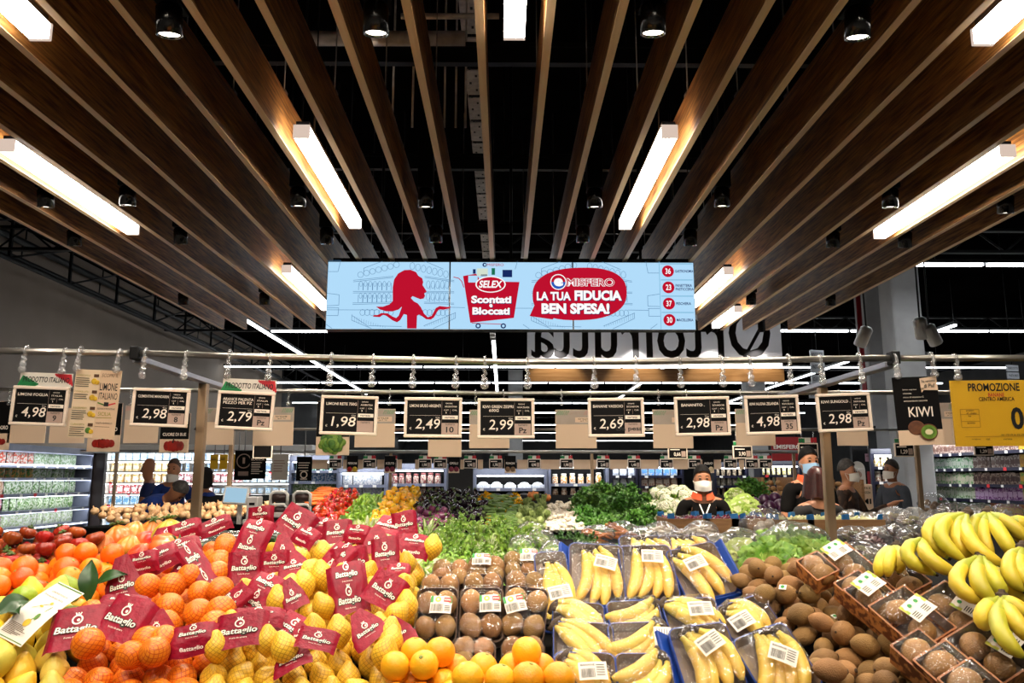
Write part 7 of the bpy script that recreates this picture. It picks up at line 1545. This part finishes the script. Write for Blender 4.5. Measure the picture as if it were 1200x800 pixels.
def person(px, py, d, H, yaw, label, shirt, arms, hair=None, hstyle='short', mask=None, collar=None, skinm=m_skin, bend=0.0, extra=None, sleeve=.55, trousers=m_trou, mask_low=False, headturn=0.0):
    """eyes of the standing figure at (px, py); faces the camera for yaw 0. arms: ((elbow, wrist) for the figure's right, left)"""
    p = W(px, py, d); k = H / 1.75; z0 = p.z - 1.635 * k if not bend else 0
    T = Matrix.Translation((p.x, d, 0)) @ Matrix.Rotation(yaw, 4, 'Z') @ Matrix.Diagonal((k, k, (p.z / 1.635) if not bend else k, 1))
    o = empty('person', label, 'person', T)
    if bend:                                          # bent forward from the hips
        bz = lambda v: Vector((v[0], -math.sin(bend) * (v[2] - .95) + (v[1]) * math.cos(bend), .95 + math.cos(bend) * (v[2] - .95) + v[1] * math.sin(bend))) if v[2] > .95 else Vector(v)
    else: bz = lambda v: Vector(v)
    V = []; Ed = []; Rd = []
    def add(v, r, to=None, raw=False):
        V.append(Vector(v) if raw else bz(v)); Rd.append(r)
        if to is not None: Ed.append((to, len(V) - 1))
        return len(V) - 1
    pel = add((0, 0, .95), (.125, .10)); sp1 = add((0, .01, 1.10), (.12, .095), pel); ch = add((0, .01, 1.28), (.145, .105), sp1); nb = add((0, .015, 1.445), (.09, .07), ch)
    nk = add((0, .01, 1.49), .052, nb); jaw = add((0, -.02, 1.555), (.055, .068), nk); fc = add((0, -.015, 1.63), (.070, .088), jaw); cr = add((0, .0, 1.70), (.066, .082), fc); cr2 = add((0, .004, 1.742), (.050, .062), cr); add((0, .006, 1.768), (.020, .026), cr2)
    add((0, -.108, 1.60), .011, fc)
    for s in (-1, 1): add((s * .078, .01, 1.615), .014, fc)
    arm_ids = []
    for s, (el, wr) in zip((-1, 1), arms):
        sh = add((s * .172, .01, 1.42), .055, nb); e = add(el, .040, sh, True); w = add(wr, .028, e, True); dv = (Vector(wr) - Vector(el)).normalized(); pal = add(Vector(wr) + dv * .06, (.034, .020), w, True)
        side = dv.cross(Vector((0, 0, 1))); side = side.normalized() if side.length > .1 else Vector((1, 0, 0))
        for f, fl_ in ((-1.5, .055), (-.5, .068), (.5, .072), (1.5, .06)):
            b = Vector(wr) + dv * .10 + side * .016 * f; a = add(b, .0085, pal, True); add(b + dv * fl_ * .6 + Vector((0, 0, -.012)), .007, a, True)
        add(Vector(wr) + dv * .06 - side * .045 + Vector((0, 0, -.005)), .010, pal, True); arm_ids.append((V[sh], Vector(el), Vector(wr)))
    for s in (-1, 1):
        h = add((s * .09, 0, .88), (.085, .085), pel, True); kn = add((s * .10, -.01, .50), .058, h, True); an = add((s * .10, .02, .10), .04, kn, True); add((s * .10, -.11, .035), (.042, .03), an, True)
    obj('body', skin(V, Ed, Rd, 'body', skinm), o)
    # clothes follow the same joints, a little larger
    V2 = []; E2 = []; R2 = []
    def ad(v, r, to=None):
        V2.append(v); R2.append(r)
        if to is not None: E2.append((to, len(V2) - 1))
        return len(V2) - 1
    a0 = ad(bz((0, 0, .86)) if not bend else Vector((0, 0, .9)), (.150, .118)); a1 = ad(bz((0, .01, 1.10)), (.142, .112), a0); a2 = ad(bz((0, .01, 1.28)), (.165, .122), a1); a3 = ad(bz((0, .015, 1.435)), (.11, .085), a2); ad(bz((0, .012, 1.482)), (.066, .062), a3)
    for sh, el, wr in arm_ids:
        b = ad(bz((0.172 if sh.x > 0 else -.172, .01, 1.412)), .070, a3); t = sleeve
        if t <= 1: ad(sh.lerp(el, t * .6), .060, b) and None; c = ad(sh.lerp(el, t), .056, len(V2) - 1)
        else: c = ad(el, .054, b); ad(el.lerp(wr, .5), .045, c); ad(el.lerp(wr, .95), .038, len(V2) - 1)
    obj('shirt' if sleeve <= 1 else 'jacket', skin(V2, E2, R2, 'clothes', shirt), o)
    V3 = [Vector((0, 0, .95))]; E3 = []; R3 = [(.135, .112)]
    for s in (-1, 1):
        for v, r in (((s * .092, 0, .86), .096), ((s * .10, -.01, .50), .072), ((s * .10, .02, .09), .058)): V3.append(Vector(v)); R3.append(r); E3.append((0 if r == .096 else len(V3) - 2, len(V3) - 1))
    obj('trousers', skin(V3, E3, R3, 'trousers', trousers), o)
    for s in (-1, 1): MB().ball((0, 0, 0), .05, 12, sx=1, sy=2.7, sz=.9).build('shoe', m_shoe, o, Matrix.Translation((s * .10, -.04, .045)))
    hc = Matrix.Translation(bz((0, -.005, 1.655))) @ Matrix.Rotation(bend, 4, 'X')
    def part(mb, nm, m, **kw): return mb.build(nm, m, o, hc, **kw)
    for s in (-1, 1): part(MB().ball((s * .030, -.086, -.012), .010, 8, sy=.6, sz=.7), 'eye', m_eye); part(MB().tube([(s * .016, -.094, .010), (s * .032, -.096, .014), (s * .050, -.084, .009)], [.003, .004, .002], 5), 'eyebrow', hair or m_eye)
    if not mask or mask_low: part(MB().ball((0, -.083, -.085), .018, 8, sy=.35, sz=.35), 'mouth', m_lips)
    if mask:
        mz = -.075 if not mask_low else -.125
        part(MB().grid(10, 8, lambda u, v: (.076 * math.sin((u - .5) * 2.7), -.022 - .090 * math.cos((u - .5) * 2.7) * (1 - .16 * abs(v - .45)) - .022 * math.exp(-((u - .5) * 5) ** 2) * (1 - abs(v - .5)), mz + (v - .5) * (.10 - .05 * abs(u - .5)))), 'face_mask', mask)
        for s in (-1, 1): part(MB().tube([(s * .072, -.04, mz + .03), (s * .082, .0, -.03), (s * .072, -.03, mz - .03)], .0025, 5), 'ear_loop', mask)
    if hair:
        nh = 18
        def cap(u, v):
            th = u * 2 * PI; ph = v * (1.75 if hstyle != 'long' else 2.0); dx, dy, dz = math.sin(ph) * math.sin(th), -math.sin(ph) * math.cos(th), math.cos(ph)
            front = max(0, -dy); hz = max(dz, -.15 + (.62 * front if hstyle != 'back' else .3 * front)); kx = 1.0 + .03 * noise.noise(Vector((dx * 5, dy * 5, dz * 5)))
            q = math.sqrt(max(0, 1 - min(1, hz * hz))); l = math.hypot(dx, dy) or 1
            return (dx / l * q * .079 * kx, dy / l * q * .097 * kx + .004, .010 + hz * .112 * kx)
        if hstyle == 'bald': pass
        else:
            part(MB().grid(20, 10, cap), 'hair', hair)
            if hstyle == 'long':
                part(MB().grid(16, 8, lambda u, v: (.094 * math.sin((u - .5) * 4.0) * (1 + .30 * v), .01 + .098 * math.cos((u - .5) * 4.0) * (1 + .15 * v) + .01 * math.sin(u * 30), .05 - v * .19 + .012 * math.sin(u * 22))), 'hair_length', hair)
    if collar:
        mb = MB()
        for s in (-1, 1): mb.grid(6, 3, lambda u, v: (s * (.018 + .066 * math.sin(u * 1.7)) * (1 + .25 * v), -.095 + .12 * u * u - .012 * v, .03 - .055 * v + .03 * u))
        mb.build('collar', collar, o, Matrix.Translation(bz((0, .01, 1.475))))
    if extra: extra(o)
    return o
m_poloB = mat('polo_black', '#141211', '#0d0c0c', 10, .9, spec=.1); m_orcol = mat('collar_orange', '#e2562a', rough=.7); m_maskw = mat('mask_white', '#eae4da', rough=.8); m_maskb = mat('mask_blue', '#8fb4d4', rough=.8); m_hairb = mat('hair_black', '#120d0b', '#0a0807', 30, .7, spec=.2); m_hairg = mat('hair_grey', '#4a4440', '#2f2a28', 40, .6); m_hairr = mat('hair_red', '#4a1c16', '#2a0f0d', 20, .4, stretch=(12, 12, 1)); m_blueT = mat('tee_blue', '#183a8c', '#122c6e', 6, .85); m_blueD = mat('tee_navy', '#10245c', '#0c1a46', 6, .85); m_suit = mat('suit_grey', '#4d535e', '#40464f', 8, .85); m_dgrey = mat('jumper_grey', '#2f2c2b', '#252221', 10, .9); m_jack = mat('jacket_brown', '#4a3222', '#2a1a12', 18, .8, contrast=(.45, .55)); m_shirtw = mat('collar_white', '#e6e6ea', rough=.7)
m_shave = mat('hair_shaved', '#5a4030', '#4a3428', 40, .7)
dn = lambda s, f=-.10, z=1.10, zw=.86: ((s * .24, .02, z), (s * .22, f, zw))
fr_ = lambda s, x=.10, y=-.30, z=1.06: ((s * .25, .0, 1.10), (s * x, y, z))
def lany(o):
    MB().tube([(-.045, -.11, 1.42), (-.012, -.135, 1.33), (0, -.138, 1.22)], .006, 6).tube([(.045, -.11, 1.42), (.004, -.135, 1.33), (0, -.138, 1.24)], .006, 6).box((0, -.14, 1.20), (.02, .008, .05)).build('lanyard', m_maskw, o)
    MB().text('EMISFERO', .05, 1.27, .09, .016, 0, 0, .03).build('chest_logo', m_orcol, o, Matrix.Translation((0, -.125, 0)) @ Matrix.Rotation(.35, 4, 'Z'))
person(823, 562, 7.0, 1.66, -.12, 'woman with short dark hair, white mask and black polo with orange collar', m_poloB, (dn(-1), dn(1)), m_hairb, 'short', m_maskw, m_orcol, m_skind, extra=lany, sleeve=.9)
person(947, 541.5, 7.3, 1.80, .1, 'tall man with blue mask and black polo, orange collar, facing the camera', m_poloB, (fr_(-1, .20, -.22, .98), dn(1)), m_hairb, 'short', m_maskb, m_orcol, m_skin, sleeve=.75)
person(957, 566, 6.3, 1.62, PI + .15, 'woman with reddish brown bob seen from behind in a dark grey top', m_dgrey, (fr_(-1), fr_(1)), m_hairr, 'long', None, None, m_skin, sleeve=1.2)
person(992, 553, 8.4, 1.68, .9, 'grey haired person with white mask and brown patterned jacket behind the right post', m_jack, (dn(-1), ((.30, -.1, 1.18), (.26, -.36, 1.30))), m_hairg, 'short', m_maskw, None, m_skin, sleeve=1.2)
def suitx(o): MB().grid(8, 2, lambda u, v: (.07 * math.sin((u - .5) * 5), .01 - .07 * math.cos((u - .5) * 5), 1.45 + v * .045)).build('shirt_collar', m_shirtw, o)
person(1045, 551, 10.0, 1.74, -1.25, 'man in a grey suit with white mask standing at right, facing left', m_suit, (((-.26, -.04, 1.10), (-.12, -.30, 1.05)), ((.26, -.04, 1.10), (.12, -.28, 1.05))), m_hairg, 'short', m_maskw, None, m_skind, sleeve=1.2, extra=suitx, trousers=m_suit)
person(175, 549, 10.6, 1.74, -1.2, 'bald man in a navy T-shirt facing left before the dairy shelves', m_blueD, (((-.25, -.10, 1.12), (-.14, -.42, 1.10)), ((.25, -.08, 1.12), (.10, -.40, 1.08))), m_shave, 'bald', None, None, m_skind)
person(204, 550, 10.2, 1.74, .05, 'man in a blue T-shirt with mask under his chin, facing the camera', m_blueT, (((-.27, .0, 1.12), (-.10, -.28, 1.05)), ((.27, 0, 1.12), (.06, -.30, 1.04))), m_shave, 'short', m_maskw, None, m_skin, mask_low=True)
person(241, 560, 9.9, 1.66, PI - .7, 'dark haired person in a blue T-shirt seen from behind, right of the left post', m_blueT, (((-.26, 0, 1.10), (-.18, -.22, .95)), ((.26, 0, 1.10), (.2, -.2, .98))), m_hairb, 'long', None, None, m_skind)
person(152, 575, 9.4, 1.85, 1.35, 'person in blue bending over to the right behind the onion counter', m_blueT, (((-.24, -.46, .98), (-.16, -.62, .84)), ((.24, -.46, .98), (.16, -.62, .84))), m_hairg, 'short', None, None, m_skind, bend=.98)
